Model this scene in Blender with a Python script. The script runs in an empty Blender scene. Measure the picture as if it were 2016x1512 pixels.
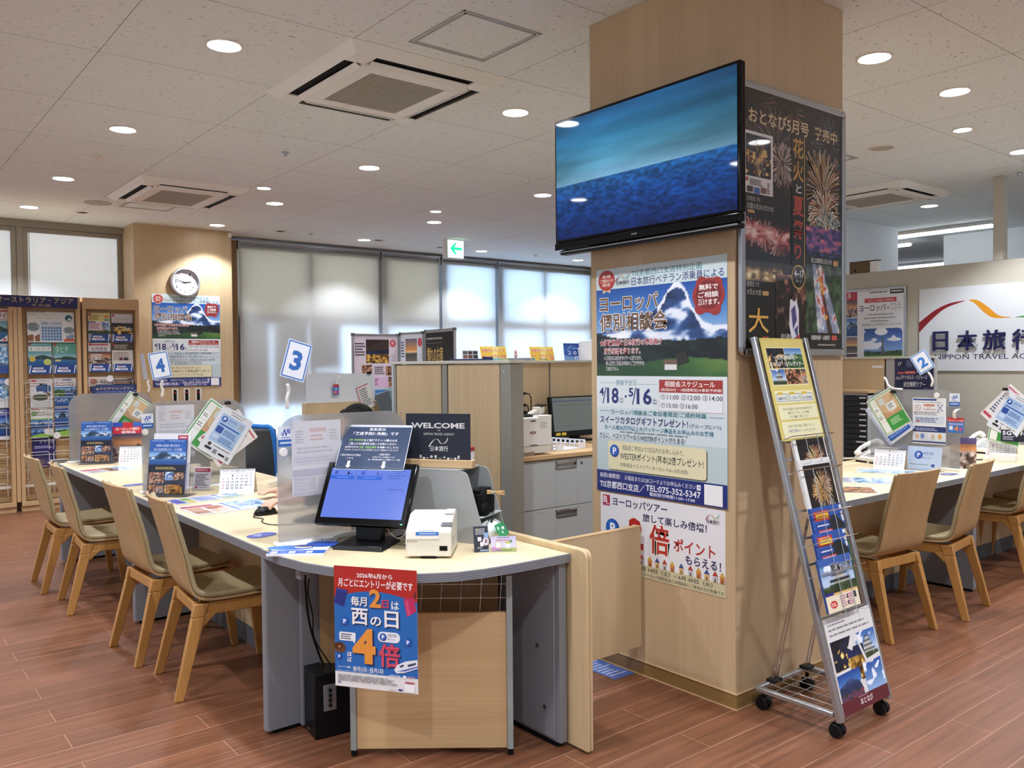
import bpy, math, random
import numpy as np
from mathutils import Vector, Matrix, Euler
SC = bpy.context.scene
COL = SC.collection
rng = random.Random(7)
PI = math.pi

# ------------------------------------------------------------------ camera
cam_d = bpy.data.cameras.new('camera')
cam_d.sensor_width = 36.0
cam_d.lens = 1671.82 / 2016 * 36.0
cam_d.clip_end = 100
cam = bpy.data.objects.new('camera', cam_d)
COL.objects.link(cam)
_yaw, _pit, _rol = 0.896162273, 0.024369647, -0.00947992914
_F = Vector((math.cos(_yaw) * math.cos(_pit), math.sin(_yaw) * math.cos(_pit), -math.sin(_pit)))
_R0 = Vector((math.sin(_yaw), -math.cos(_yaw), 0))
_U0 = _R0.cross(_F)
_R = math.cos(_rol) * _R0 + math.sin(_rol) * _U0
_U = -math.sin(_rol) * _R0 + math.cos(_rol) * _U0
cam.matrix_world = Matrix(((_R.x, _U.x, -_F.x, 0), (_R.y, _U.y, -_F.y, 0), (_R.z, _U.z, -_F.z, 1.42), (0, 0, 0, 1)))
SC.camera = cam

# ------------------------------------------------------------------ world, exposure, light levels
SC.view_settings.view_transform = 'Standard'
SC.view_settings.look = 'None'
SC.view_settings.gamma = 1.0
SC.view_settings.use_curve_mapping = False
SC.view_settings.exposure = 0.88
SC.cycles.use_denoising = True
SC.cycles.max_bounces = 8
SC.cycles.diffuse_bounces = 5
SC.cycles.transparent_max_bounces = 24
SC.cycles.sample_clamp_indirect = 6.0
SC.cycles.caustics_reflective = False
SC.cycles.caustics_refractive = False
W = bpy.data.worlds.new('daylight')
SC.world = W
W.use_nodes = True
W.node_tree.nodes['Background'].inputs[0].default_value = (0.86, 0.95, 1.1, 1)
W.node_tree.nodes['Background'].inputs[1].default_value = 0.45
DOWNLIGHT_W = 76.0        # each big ceiling downlight
SMALL_W = 30.0
TUBE_E = 11.0             # fluorescent tubes of the back office
DAY_BRIGHT, DAY_DIM = 9.0, 2.4

# ------------------------------------------------------------------ colour and materials
def lin(c):
    if isinstance(c, str):
        c = c.lstrip('#')
        c = [int(c[i:i + 2], 16) / 255 for i in (0, 2, 4)]
    return tuple((v / 12.92 if v <= 0.04045 else ((v + 0.055) / 1.055) ** 2.4) for v in c[:3])

MATS = {}
def _new(name):
    m = bpy.data.materials.new(name); m.use_nodes = True
    nt = m.node_tree
    return m, nt, nt.nodes['Principled BSDF']

def mat(name, col, rough=0.5, metal=0.0, var=0.06, scale=30.0, bump=0.0, spec=0.5, coat=0.0, stretch=(1, 1, 1)):
    """plain surface with a little procedural variation"""
    if name in MATS: return MATS[name]
    m, nt, b = _new(name)
    c = lin(col)
    tc = nt.nodes.new('ShaderNodeTexCoord'); mp = nt.nodes.new('ShaderNodeMapping')
    mp.inputs['Scale'].default_value = stretch
    nz = nt.nodes.new('ShaderNodeTexNoise'); nz.inputs['Scale'].default_value = scale; nz.inputs['Detail'].default_value = 4
    nt.links.new(tc.outputs['Object'], mp.inputs[0]); nt.links.new(mp.outputs[0], nz.inputs['Vector'])
    mx = nt.nodes.new('ShaderNodeMix'); mx.data_type = 'RGBA'
    mx.inputs[6].default_value = (*[v * (1 - var) for v in c], 1); mx.inputs[7].default_value = (*[min(1, v * (1 + var)) for v in c], 1)
    nt.links.new(nz.outputs['Fac'], mx.inputs[0]); nt.links.new(mx.outputs[2], b.inputs['Base Color'])
    b.inputs['Roughness'].default_value = rough; b.inputs['Metallic'].default_value = metal
    b.inputs['Specular IOR Level'].default_value = spec
    b.inputs['Coat Weight'].default_value = coat; b.inputs['Coat Roughness'].default_value = 0.08
    if bump:
        bp = nt.nodes.new('ShaderNodeBump'); bp.inputs['Strength'].default_value = bump; bp.inputs['Distance'].default_value = 0.002
        nt.links.new(nz.outputs['Fac'], bp.inputs['Height']); nt.links.new(bp.outputs[0], b.inputs['Normal'])
    MATS[name] = m
    return m

def wood(name, c1, c2, grain='z', rough=0.45, scale=1.0, fine=0.5):
    """veneer: fine fibres and broad bands running along one axis"""
    if name in MATS: return MATS[name]
    m, nt, b = _new(name)
    tc = nt.nodes.new('ShaderNodeTexCoord'); mp = nt.nodes.new('ShaderNodeMapping')
    s = {'x': (0.5, 30, 30), 'y': (30, 0.5, 30), 'z': (30, 30, 0.5)}[grain]
    mp.inputs['Scale'].default_value = [v * scale for v in s]
    nt.links.new(tc.outputs['Object'], mp.inputs[0])
    n1 = nt.nodes.new('ShaderNodeTexNoise'); n1.inputs['Scale'].default_value = 4.0; n1.inputs['Detail'].default_value = 6
    n2 = nt.nodes.new('ShaderNodeTexNoise'); n2.inputs['Scale'].default_value = 0.35; n2.inputs['Detail'].default_value = 2
    nt.links.new(mp.outputs[0], n1.inputs['Vector']); nt.links.new(mp.outputs[0], n2.inputs['Vector'])
    ad = nt.nodes.new('ShaderNodeMath'); ad.operation = 'MULTIPLY_ADD'; ad.inputs[1].default_value = fine
    nt.links.new(n1.outputs['Fac'], ad.inputs[0])
    ml = nt.nodes.new('ShaderNodeMath'); ml.operation = 'MULTIPLY'; ml.inputs[1].default_value = 1 - fine
    nt.links.new(n2.outputs['Fac'], ml.inputs[0]); nt.links.new(ml.outputs[0], ad.inputs[2])
    rp = nt.nodes.new('ShaderNodeValToRGB')
    rp.color_ramp.elements[0].position = 0.34; rp.color_ramp.elements[0].color = (*lin(c1), 1)
    rp.color_ramp.elements[1].position = 0.66; rp.color_ramp.elements[1].color = (*lin(c2), 1)
    nt.links.new(ad.outputs[0], rp.inputs[0]); nt.links.new(rp.outputs[0], b.inputs['Base Color'])
    b.inputs['Roughness'].default_value = rough
    bp = nt.nodes.new('ShaderNodeBump'); bp.inputs['Strength'].default_value = 0.08; bp.inputs['Distance'].default_value = 0.001
    nt.links.new(n1.outputs['Fac'], bp.inputs['Height']); nt.links.new(bp.outputs[0], b.inputs['Normal'])
    MATS[name] = m
    return m

def emis(name, col, strength):
    if name in MATS: return MATS[name]
    m, nt, b = _new(name)
    b.inputs['Base Color'].default_value = (*lin(col), 1)
    b.inputs['Emission Color'].default_value = (*lin(col), 1); b.inputs['Emission Strength'].default_value = strength
    MATS[name] = m
    return m

def printed(name, rough, emit=0.0, coat=0.0, spec=0.5):
    """ink on paper, or a lit screen: colour comes from the printed artwork (mesh attribute)"""
    m, nt, b = _new(name)
    at = nt.nodes.new('ShaderNodeAttribute'); at.attribute_name = 'ink'
    nt.links.new(at.outputs['Color'], b.inputs['Base Color'])
    b.inputs['Roughness'].default_value = rough; b.inputs['Coat Weight'].default_value = coat
    b.inputs['Coat Roughness'].default_value = 0.03; b.inputs['Specular IOR Level'].default_value = spec
    if emit:
        nt.links.new(at.outputs['Color'], b.inputs['Emission Color']); b.inputs['Emission Strength'].default_value = emit
        bb = nt.nodes.new('ShaderNodeMix'); bb.data_type = 'RGBA'; bb.inputs[0].default_value = 0.92
        bb.inputs[7].default_value = (0.004, 0.004, 0.005, 1)
        nt.links.new(at.outputs['Color'], bb.inputs[6]); nt.links.new(bb.outputs[2], b.inputs['Base Color'])
    MATS[name] = m
    return m

def glassy(name, tint=(1, 1, 1), clear=0.9, rough=0.03):
    """thin clear plastic: mostly see-through with a fresnel shine"""
    if name in MATS: return MATS[name]
    m, nt, b = _new(name)
    out = nt.nodes['Material Output']
    tr = nt.nodes.new('ShaderNodeBsdfTransparent'); tr.inputs[0].default_value = (*[v * clear for v in tint], 1)
    gl = nt.nodes.new('ShaderNodeBsdfGlossy'); gl.inputs['Roughness'].default_value = rough
    lw = nt.nodes.new('ShaderNodeLayerWeight'); lw.inputs[0].default_value = 0.5
    pw = nt.nodes.new('ShaderNodeMath'); pw.operation = 'POWER'; pw.inputs[1].default_value = 4.0
    ma = nt.nodes.new('ShaderNodeMath'); ma.operation = 'MULTIPLY_ADD'; ma.inputs[1].default_value = 0.45; ma.inputs[2].default_value = 0.03
    mx = nt.nodes.new('ShaderNodeMixShader')
    nt.links.new(lw.outputs['Facing'], pw.inputs[0]); nt.links.new(pw.outputs[0], ma.inputs[0]); nt.links.new(ma.outputs[0], mx.inputs[0]); nt.links.new(tr.outputs[0], mx.inputs[1]); nt.links.new(gl.outputs[0], mx.inputs[2])
    nt.links.new(mx.outputs[0], out.inputs[0]); nt.nodes.remove(b)
    MATS[name] = m
    return m

def frosted(name, col, haze=0.45, rough=0.35, clear=0.25):
    """frosted sheet: blurred see-through plus a whitish scatter"""
    m, nt, b = _new(name)
    out = nt.nodes['Material Output']
    rf = nt.nodes.new('ShaderNodeBsdfRefraction'); rf.inputs['Roughness'].default_value = rough; rf.inputs['IOR'].default_value = 1.04
    rf.inputs['Color'].default_value = (0.86, 0.86, 0.87, 1)
    df = nt.nodes.new('ShaderNodeBsdfDiffuse'); df.inputs[0].default_value = (*lin(col), 1)
    tl = nt.nodes.new('ShaderNodeBsdfTranslucent'); tl.inputs[0].default_value = (*lin(col), 1)
    tr = nt.nodes.new('ShaderNodeBsdfTransparent'); tr.inputs[0].default_value = (0.9, 0.9, 0.9, 1)
    nz = nt.nodes.new('ShaderNodeTexNoise'); nz.inputs['Scale'].default_value = 60
    m0 = nt.nodes.new('ShaderNodeMixShader'); m0.inputs[0].default_value = 0.5
    nt.links.new(df.outputs[0], m0.inputs[1]); nt.links.new(tl.outputs[0], m0.inputs[2])
    m1 = nt.nodes.new('ShaderNodeMixShader')
    mr = nt.nodes.new('ShaderNodeMapRange'); mr.inputs[3].default_value = haze - 0.03; mr.inputs[4].default_value = haze + 0.03
    nt.links.new(nz.outputs['Fac'], mr.inputs[0]); nt.links.new(mr.outputs[0], m1.inputs[0])
    nt.links.new(rf.outputs[0], m1.inputs[1]); nt.links.new(m0.outputs[0], m1.inputs[2])
    m2 = nt.nodes.new('ShaderNodeMixShader'); m2.inputs[0].default_value = clear
    nt.links.new(m1.outputs[0], m2.inputs[1]); nt.links.new(tr.outputs[0], m2.inputs[2])
    gl = nt.nodes.new('ShaderNodeBsdfGlossy'); gl.inputs['Roughness'].default_value = 0.25
    m3 = nt.nodes.new('ShaderNodeMixShader'); m3.inputs[0].default_value = 0.05
    nt.links.new(m2.outputs[0], m3.inputs[1]); nt.links.new(gl.outputs[0], m3.inputs[2])
    nt.links.new(m3.outputs[0], out.inputs[0]); nt.nodes.remove(b)
    MATS[name] = m
    return m

def blind_mat():
    m, nt, b = _new('blind_fabric')
    out = nt.nodes['Material Output']
    tc = nt.nodes.new('ShaderNodeTexCoord'); mp = nt.nodes.new('ShaderNodeMapping'); mp.inputs['Scale'].default_value = (400, 400, 400)
    wv = nt.nodes.new('ShaderNodeTexNoise'); wv.inputs['Scale'].default_value = 1.0
    nt.links.new(tc.outputs['Object'], mp.inputs[0]); nt.links.new(mp.outputs[0], wv.inputs['Vector'])
    mx = nt.nodes.new('ShaderNodeMix'); mx.data_type = 'RGBA'
    mx.inputs[6].default_value = (*lin('c8c9c6'), 1); mx.inputs[7].default_value = (*lin('d8d9d7'), 1)
    nt.links.new(wv.outputs['Fac'], mx.inputs[0])
    df = nt.nodes.new('ShaderNodeBsdfDiffuse'); tl = nt.nodes.new('ShaderNodeBsdfTranslucent')
    nt.links.new(mx.outputs[2], df.inputs[0]); nt.links.new(mx.outputs[2], tl.inputs[0])
    ms = nt.nodes.new('ShaderNodeMixShader'); ms.inputs[0].default_value = 0.38
    nt.links.new(df.outputs[0], ms.inputs[1]); nt.links.new(tl.outputs[0], ms.inputs[2]); nt.links.new(ms.outputs[0], out.inputs[0])
    nt.nodes.remove(b); MATS['blind_fabric'] = m
    return m

def floor_mat():
    m, nt, b = _new('floor_planks')
    tc = nt.nodes.new('ShaderNodeTexCoord'); mp = nt.nodes.new('ShaderNodeMapping')
    mp.inputs['Location'].default_value = (-3.41 + 0.457 + 9.14, -1.36 + 3.03, 0)
    nt.links.new(tc.outputs['Object'], mp.inputs[0])
    br = nt.nodes.new('ShaderNodeTexBrick')
    br.offset = 0.5; br.inputs['Scale'].default_value = 1.0; br.inputs['Brick Width'].default_value = 0.914; br.inputs['Row Height'].default_value = 0.1515
    br.inputs['Mortar Size'].default_value = 0.0011; br.inputs['Mortar Smooth'].default_value = 0.3; br.inputs['Bias'].default_value = 0
    br.inputs['Color1'].default_value = (*lin('734a33'), 1); br.inputs['Color2'].default_value = (*lin('7e5239'), 1); br.inputs['Mortar'].default_value = (*lin('c09a80'), 1)  # pale joint colour holds the shine of light on the plank bevels
    nt.links.new(mp.outputs[0], br.inputs['Vector'])
    m2 = nt.nodes.new('ShaderNodeMapping'); m2.inputs['Scale'].default_value = (1.6, 38, 1)
    nt.links.new(tc.outputs['Object'], m2.inputs[0])
    nz = nt.nodes.new('ShaderNodeTexNoise'); nz.inputs['Scale'].default_value = 1.0; nz.inputs['Detail'].default_value = 5; nz.inputs['Distortion'].default_value = 0.4
    nt.links.new(m2.outputs[0], nz.inputs['Vector'])
    rp = nt.nodes.new('ShaderNodeValToRGB')
    rp.color_ramp.elements[0].position = 0.3; rp.color_ramp.elements[0].color = (0.62, 0.6, 0.58, 1)
    rp.color_ramp.elements[1].position = 0.68; rp.color_ramp.elements[1].color = (1.12, 1.1, 1.1, 1)
    nt.links.new(nz.outputs['Fac'], rp.inputs[0])
    mx = nt.nodes.new('ShaderNodeMix'); mx.data_type = 'RGBA'; mx.blend_type = 'MULTIPLY'; mx.inputs[0].default_value = 1.0
    nt.links.new(br.outputs['Color'], mx.inputs[6]); nt.links.new(rp.outputs[0], mx.inputs[7]); nt.links.new(mx.outputs[2], b.inputs['Base Color'])
    b.inputs['Roughness'].default_value = 0.36; b.inputs['Specular IOR Level'].default_value = 0.55
    bp = nt.nodes.new('ShaderNodeBump'); bp.inputs['Strength'].default_value = 0.12; bp.inputs['Distance'].default_value = 0.002
    nt.links.new(nz.outputs['Fac'], bp.inputs['Height']); nt.links.new(bp.outputs[0], b.inputs['Normal'])
    return m

def ceiling_mat(name='ceiling_tiles', joint=0.0016):
    m, nt, b = _new(name)
    tc = nt.nodes.new('ShaderNodeTexCoord'); mp = nt.nodes.new('ShaderNodeMapping')
    mp.inputs['Location'].default_value = (-1.088 + 9.42, -1.862 + 9.42, 0)
    nt.links.new(tc.outputs['Object'], mp.inputs[0])
    br = nt.nodes.new('ShaderNodeTexBrick'); br.offset = 0.0
    br.inputs['Scale'].default_value = 1.0; br.inputs['Brick Width'].default_value = 0.942; br.inputs['Row Height'].default_value = 0.942
    br.inputs['Mortar Size'].default_value = joint; br.inputs['Mortar Smooth'].default_value = 0.2
    br.inputs['Color1'].default_value = (*lin('eaf3f5'), 1); br.inputs['Color2'].default_value = (*lin('e8f1f3'), 1); br.inputs['Mortar'].default_value = (*lin('6f675f'), 1)
    nt.links.new(mp.outputs[0], br.inputs['Vector'])
    m2 = nt.nodes.new('ShaderNodeMapping'); m2.inputs['Scale'].default_value = (28, 80, 1); m2.inputs['Rotation'].default_value = (0, 0, 0.5)
    nt.links.new(tc.outputs['Object'], m2.inputs[0])
    nz = nt.nodes.new('ShaderNodeTexNoise'); nz.inputs['Scale'].default_value = 1.0; nz.inputs['Detail'].default_value = 2; nz.inputs['Distortion'].default_value = 0.6
    nt.links.new(m2.outputs[0], nz.inputs['Vector'])
    rp = nt.nodes.new('ShaderNodeValToRGB')
    rp.color_ramp.elements[0].position = 0.655; rp.color_ramp.elements[0].color = (1, 1, 1, 1)
    rp.color_ramp.elements[1].position = 0.70; rp.color_ramp.elements[1].color = (0.5, 0.47, 0.44, 1)
    nt.links.new(nz.outputs['Fac'], rp.inputs[0])
    mx = nt.nodes.new('ShaderNodeMix'); mx.data_type = 'RGBA'; mx.blend_type = 'MULTIPLY'; mx.inputs[0].default_value = 1.0
    nt.links.new(br.outputs['Color'], mx.inputs[6]); nt.links.new(rp.outputs[0], mx.inputs[7]); nt.links.new(mx.outputs[2], b.inputs['Base Color'])
    b.inputs['Roughness'].default_value = 0.9; b.inputs['Specular IOR Level'].default_value = 0.1
    return m

M_FLOOR, M_CEIL, M_BLIND = floor_mat(), ceiling_mat(), blind_mat()
M_HATCH = ceiling_mat('hatch_board', 0.0)
PAPER = printed('printed_paper', 0.6)
GLOSS = printed('printed_gloss', 0.35, coat=0.25)
FILM = printed('printed_under_film', 0.3, coat=0.6)
SCREEN = printed('lit_screen', 0.03, emit=0.6)
M_PILLAR = wood('pillar_veneer', 'b99f7a', 'c8ae89', 'z')
M_OAKV = wood('oak_panel_vertical', 'b99f79', 'c8b08a', 'z')
M_OAKX = wood('oak_panel_sideways', 'bc9a6c', 'cfae80', 'x')
M_OAKY = wood('oak_rail', 'c4a172', 'd8b788', 'y')
M_TOP = wood('maple_worktop', 'cbba93', 'd6c5a0', 'y', rough=0.4, fine=0.35)
M_HONEY = wood('honey_oak', 'a5753a', 'b98748', 'z', rough=0.42, fine=0.6)
M_PLY = wood('chair_plywood', 'a3845a', 'b39467', 'z', rough=0.45)
M_SHELF = wood('shelf_veneer', 'c09d70', 'cfae82', 'z', rough=0.5)
M_SKIRT = mat('brown_vinyl_skirting', '8a6c40', 0.35, var=0.04)
M_PAD = mat('beige_vinyl', 'a3936f', 0.42, var=0.03, scale=120, bump=0.05)
M_GREY = mat('grey_laminate', '7d7e82', 0.5, var=0.02)
M_DGREY = mat('dark_grey_laminate', '5a5b5e', 0.55, var=0.03)
M_ALU = mat('brushed_aluminium', 'b4b6b8', 0.35, metal=0.85, var=0.05, scale=80, stretch=(1, 1, 20))
M_EDGE = mat('ribbed_grey_edging', '8f9197', 0.4, metal=0.3, var=0.03)
M_CHROME = mat('chrome_wire', 'd0d0d0', 0.15, metal=1.0, var=0.02)
M_BLACK = mat('black_plastic', '0e0e10', 0.35, var=0.05, spec=0.25)
M_BLACKM = mat('black_matte', '0b0b0c', 0.7, var=0.08, spec=0.15)
M_GLOSSBLK = mat('gloss_black', '060608', 0.12, var=0.02, spec=0.3)
M_WHITE = mat('white_plastic', 'e6e4de', 0.4, var=0.02)
M_OFFW = mat('off_white_plastic', 'd6d2c6', 0.45, var=0.03)
M_ACW = mat('aircon_white', 'f0f2ec', 0.5, var=0.02)
M_PAPERW = mat('white_paper', 'e9e8e6', 0.7, var=0.02)
M_STEEL = mat('light_grey_steel', 'b3b9b8', 0.45, var=0.02)
M_WALL = mat('grey_green_wall', 'b9b5a6', 0.8, var=0.03)
M_WHITEWALL = mat('white_wall', 'd8dde0', 0.8, var=0.02)
M_WINFR = mat('bronze_grey_frame', '8f877a', 0.45, metal=0.2, var=0.03)
M_BLUE = mat('blue_fabric', '1f6fc0', 0.8, var=0.1, scale=200)
M_CHARC = mat('charcoal_mesh', '3c4044', 0.7, var=0.1, scale=200)
M_CLEAR = glassy('clear_acrylic', (0.98, 0.975, 1.0), 0.97)
M_FROST = frosted('frosted_acrylic', 'c9c8c6')
M_GRILLE = mat('grey_grille', 'b8b4a8', 0.6, var=0.05)
M_RED = mat('red_plastic', 'b02a2a', 0.5)
M_WOODPEG = mat('pale_peg_wood', 'c8a36a', 0.6)
M_SKIN = mat('skin', 'c99a80', 0.5, var=0.06, scale=40)
M_HAIR = mat('black_hair', '0c0a09', 0.6, var=0.2, scale=300, stretch=(1, 1, 0.1), spec=0.08)
M_SUIT = mat('navy_suit', '161922', 0.8, var=0.08, scale=200, spec=0.1)
M_LENS = emis('downlight_glow', 'fbfcff', 14.0)
M_TUBE = emis('tube_glow', 'f4faff', TUBE_E)

# ------------------------------------------------------------------ mesh helpers
class MB:
    """collects shapes, then links them as ONE mesh object"""
    def __init__(s, mtx=None): s.V = []; s.F = []; s.M = []; s.X = mtx or Matrix.Identity(4); s.mi = 0
    def add(s, vs, fs):
        o = len(s.V)
        s.V += [tuple(s.X @ Vector(v)) for v in vs]
        s.F += [tuple(o + i for i in f) for f in fs]; s.M += [s.mi] * len(fs)
        return s
    def box(s, x0, y0, z0, x1, y1, z1):
        v = [(x, y, z) for z in (z0, z1) for y in (y0, y1) for x in (x0, x1)]
        return s.add(v, [(0, 2, 3, 1), (4, 5, 7, 6), (0, 1, 5, 4), (2, 6, 7, 3), (0, 4, 6, 2), (1, 3, 7, 5)])
    def hexa(s, bot, top):
        """eight corners: four below, four above, same winding"""
        return s.add(list(bot) + list(top), [(3, 2, 1, 0), (4, 5, 6, 7)] + [(i, (i + 1) % 4, 4 + (i + 1) % 4, 4 + i) for i in range(4)])
    def prism(s, pts, a, b, axis='z'):
        n = len(pts)
        def P(p, t): return {'z': (p[0], p[1], t), 'y': (p[0], t, p[1]), 'x': (t, p[0], p[1])}[axis]
        return s.add([P(p, a) for p in pts] + [P(p, b) for p in pts],
                     [tuple(range(n - 1, -1, -1)), tuple(range(n, 2 * n))] + [(i, (i + 1) % n, n + (i + 1) % n, n + i) for i in range(n)])
    def cyl(s, p0, p1, r0, r1=None, n=16):
        r1 = r0 if r1 is None else r1
        p0, p1 = Vector(p0), Vector(p1); d = (p1 - p0).normalized()
        u = d.orthogonal().normalized(); w = d.cross(u)
        vs = []
        for p, r in ((p0, r0), (p1, r1)):
            vs += [p + r * (math.cos(2 * PI * i / n) * u + math.sin(2 * PI * i / n) * w) for i in range(n)]
        return s.add(vs, [tuple(range(n - 1, -1, -1)), tuple(range(n, 2 * n))] + [(i, (i + 1) % n, n + (i + 1) % n, n + i) for i in range(n)])
    def tube(s, pts, r, n=8):
        pts = [Vector(p) for p in pts]; vs = []; k = len(pts)
        u = None
        for i, p in enumerate(pts):
            d = (pts[min(i + 1, k - 1)] - pts[max(i - 1, 0)]).normalized()
            if u is None: u = d.orthogonal().normalized()
            u = (u - d * u.dot(d)); u = u.normalized() if u.length > 1e-6 else d.orthogonal().normalized()
            w = d.cross(u)
            vs += [p + r * (math.cos(2 * PI * j / n) * u + math.sin(2 * PI * j / n) * w) for j in range(n)]
        fs = [tuple(range(n - 1, -1, -1)), tuple((k - 1) * n + j for j in range(n))]
        for i in range(k - 1):
            fs += [(i * n + j, i * n + (j + 1) % n, (i + 1) * n + (j + 1) % n, (i + 1) * n + j) for j in range(n)]
        return s.add(vs, fs)
    def lathe(s, prof, loc=(0, 0, 0), n=24):
        vs = []
        for r, z in prof: vs += [(loc[0] + r * math.cos(2 * PI * j / n), loc[1] + r * math.sin(2 * PI * j / n), loc[2] + z) for j in range(n)]
        k = len(prof); fs = [tuple(range(n - 1, -1, -1)), tuple((k - 1) * n + j for j in range(n))]
        for i in range(k - 1): fs += [(i * n + j, i * n + (j + 1) % n, (i + 1) * n + (j + 1) % n, (i + 1) * n + j) for j in range(n)]
        return s.add(vs, fs)
    def ball(s, c, rx, ry=None, rz=None, n=12):
        ry = ry or rx; rz = rz or rx
        prof = [(math.sin(PI * i / n), -math.cos(PI * i / n)) for i in range(1, n)]
        m = 2 * n; vs = [(c[0] + rx * r * math.cos(2 * PI * j / m), c[1] + ry * r * math.sin(2 * PI * j / m), c[2] + rz * z) for r, z in prof for j in range(m)]
        vs += [(c[0], c[1], c[2] - rz), (c[0], c[1], c[2] + rz)]; k = n - 1
        fs = [(i * m + j, i * m + (j + 1) % m, (i + 1) * m + (j + 1) % m, (i + 1) * m + j) for i in range(k - 1) for j in range(m)]
        fs += [(k * m, (j + 1) % m, j) for j in range(m)] + [(k * m + 1, (k - 1) * m + j, (k - 1) * m + (j + 1) % m) for j in range(m)]
        return s.add(vs, fs)
    def shell(s, fn, nu, nv, th):
        """sheet fn(u,v) thickened along its normal by th"""
        g = [[Vector(fn(i / nu, j / nv)) for j in range(nv + 1)] for i in range(nu + 1)]
        top, bot = [], []
        for i in range(nu + 1):
            for j in range(nv + 1):
                a = g[min(i + 1, nu)][j] - g[max(i - 1, 0)][j]; b = g[i][min(j + 1, nv)] - g[i][max(j - 1, 0)]
                n = a.cross(b).normalized(); top.append(g[i][j] + n * th); bot.append(g[i][j])
        N = len(top); w = nv + 1; fs = []
        for i in range(nu):
            for j in range(nv):
                a, b, c, d = i * w + j, (i + 1) * w + j, (i + 1) * w + j + 1, i * w + j + 1
                fs += [(a, b, c, d), (N + d, N + c, N + b, N + a)]
        edge = [i * w for i in range(nu)] + [nu * w + j for j in range(nv)] + [(nu - i) * w + nv for i in range(nu)] + [nv - j for j in range(nv)]
        for k in range(len(edge)):
            a, b = edge[k], edge[(k + 1) % len(edge)]; fs.append((b, a, N + a, N + b))
        return s.add(top + bot, fs)
    def mat(s, i): s.mi = i; return s
    def build(s, name, mats, parent=None, bev=0.0, seg=2, smooth=True, loc=None, rotz=0.0, sub=0):
        me = bpy.data.meshes.new(name); me.from_pydata(s.V, [], s.F)
        for m in (mats if isinstance(mats, (list, tuple)) else [mats]): me.materials.append(m)
        me.polygons.foreach_set('material_index', s.M)
        if smooth:
            me.polygons.foreach_set('use_smooth', [True] * len(s.F)); me.set_sharp_from_angle(angle=math.radians(38))
        me.update()
        o = bpy.data.objects.new(name, me); COL.objects.link(o)
        if parent: o.parent = parent
        if loc is not None: o.location = loc
        o.rotation_euler.z = rotz
        if bev:
            b = o.modifiers.new('bevel', 'BEVEL'); b.width = bev; b.segments = seg; b.limit_method = 'ANGLE'; b.angle_limit = math.radians(40)
        if sub:
            b = o.modifiers.new('subdivision', 'SUBSURF'); b.levels = sub; b.render_levels = sub
        return o

def tag(o, label=None, cat=None, group=None, kind=None):
    if label: o['label'] = label
    if cat: o['category'] = cat
    if group: o['group'] = group
    if kind: o['kind'] = kind
    return o
def thing(name, label, cat, loc=(0, 0, 0), rotz=0.0, group=None, tilt=0.0):
    o = bpy.data.objects.new(name, None); o.empty_display_size = 0.1; COL.objects.link(o)
    o.location = loc; o.rotation_euler = (tilt, 0, rotz)
    return tag(o, label, cat, group)
def struct(name, mb, mats, parent=None, **k):
    o = mb.build(name, mats, parent, **k)
    if parent is None: o['kind'] = 'structure'
    return o
def kids(o): return [c for c in bpy.data.objects if c.parent == o]
def dup(root, loc, rotz, label, group=None):
    r = root.copy(); COL.objects.link(r); r.location = loc; r.rotation_euler.z = rotz; r['label'] = label
    if group: r['group'] = group
    for ch in kids(root):
        c = ch.copy(); COL.objects.link(c); c.parent = r
        for g in kids(ch):
            d = g.copy(); COL.objects.link(d); d.parent = c
    return r
def arc(cx, cy, r, a0, a1, n): return [(cx + r * math.cos(a0 + (a1 - a0) * i / n), cy + r * math.sin(a0 + (a1 - a0) * i / n)) for i in range(n + 1)]
def rrect(x0, y0, x1, y1, r, n=5):
    rr = r if isinstance(r, (list, tuple)) else (r,) * 4      # bl, br, tr, tl
    P = []
    for (cx, cy, q, a) in ((x0, y0, rr[0], PI), (x1, y0, rr[1], 1.5 * PI), (x1, y1, rr[2], 0), (x0, y1, rr[3], .5 * PI)):
        if q <= 0: P.append((cx, cy)); continue
        sx = q if cx == x0 else -q; sy = q if cy == y0 else -q
        P += arc(cx + sx, cy + sy, q, a, a + PI / 2, n)
    return P

# ------------------------------------------------------------------ printed artwork
FACE_X, FACE_Y = -PI / 2, 0.0        # turn of a sheet so that it faces -X / -Y
_tc = {}
def glyphs(txt, bold):
    k = (txt, bold)
    if k not in _tc:
        c = bpy.data.curves.new('lettering', 'FONT'); c.body = txt; c.resolution_u = 2; c.offset = bold
        o = bpy.data.objects.new('lettering', c); m = o.to_mesh()
        v = np.array([p.co[:2] for p in m.vertices]) if len(m.vertices) else np.zeros((0, 2)); f = [tuple(p.vertices) for p in m.polygons]
        o.to_mesh_clear(); bpy.data.objects.remove(o); bpy.data.curves.remove(c)
        _tc[k] = (v, f)
    return _tc[k]
def vnoise(ny, nx, fy, fx, rs, octs=4):
    out = np.zeros((ny, nx)); amp = 1; tot = 0
    for o in range(octs):
        gy, gx = int(fy * 2 ** o) + 2, int(fx * 2 ** o) + 2
        g = rs.rand(gy, gx); yy = np.linspace(0, gy - 1.001, ny); xx = np.linspace(0, gx - 1.001, nx)
        y0 = yy.astype(int); x0 = xx.astype(int); ty = (yy - y0)[:, None]; tx = (xx - x0)[None]
        ty = ty * ty * (3 - 2 * ty); tx = tx * tx * (3 - 2 * tx)
        a = g[y0][:, x0] * (1 - tx) + g[y0][:, x0 + 1] * tx; b = g[y0 + 1][:, x0] * (1 - tx) + g[y0 + 1][:, x0 + 1] * tx
        out += amp * (a * (1 - ty) + b * ty); tot += amp; amp *= .5
    return out / tot
def hx(c): return np.array([int(c[i:i + 2], 16) / 255 for i in (0, 2, 4)])
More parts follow.
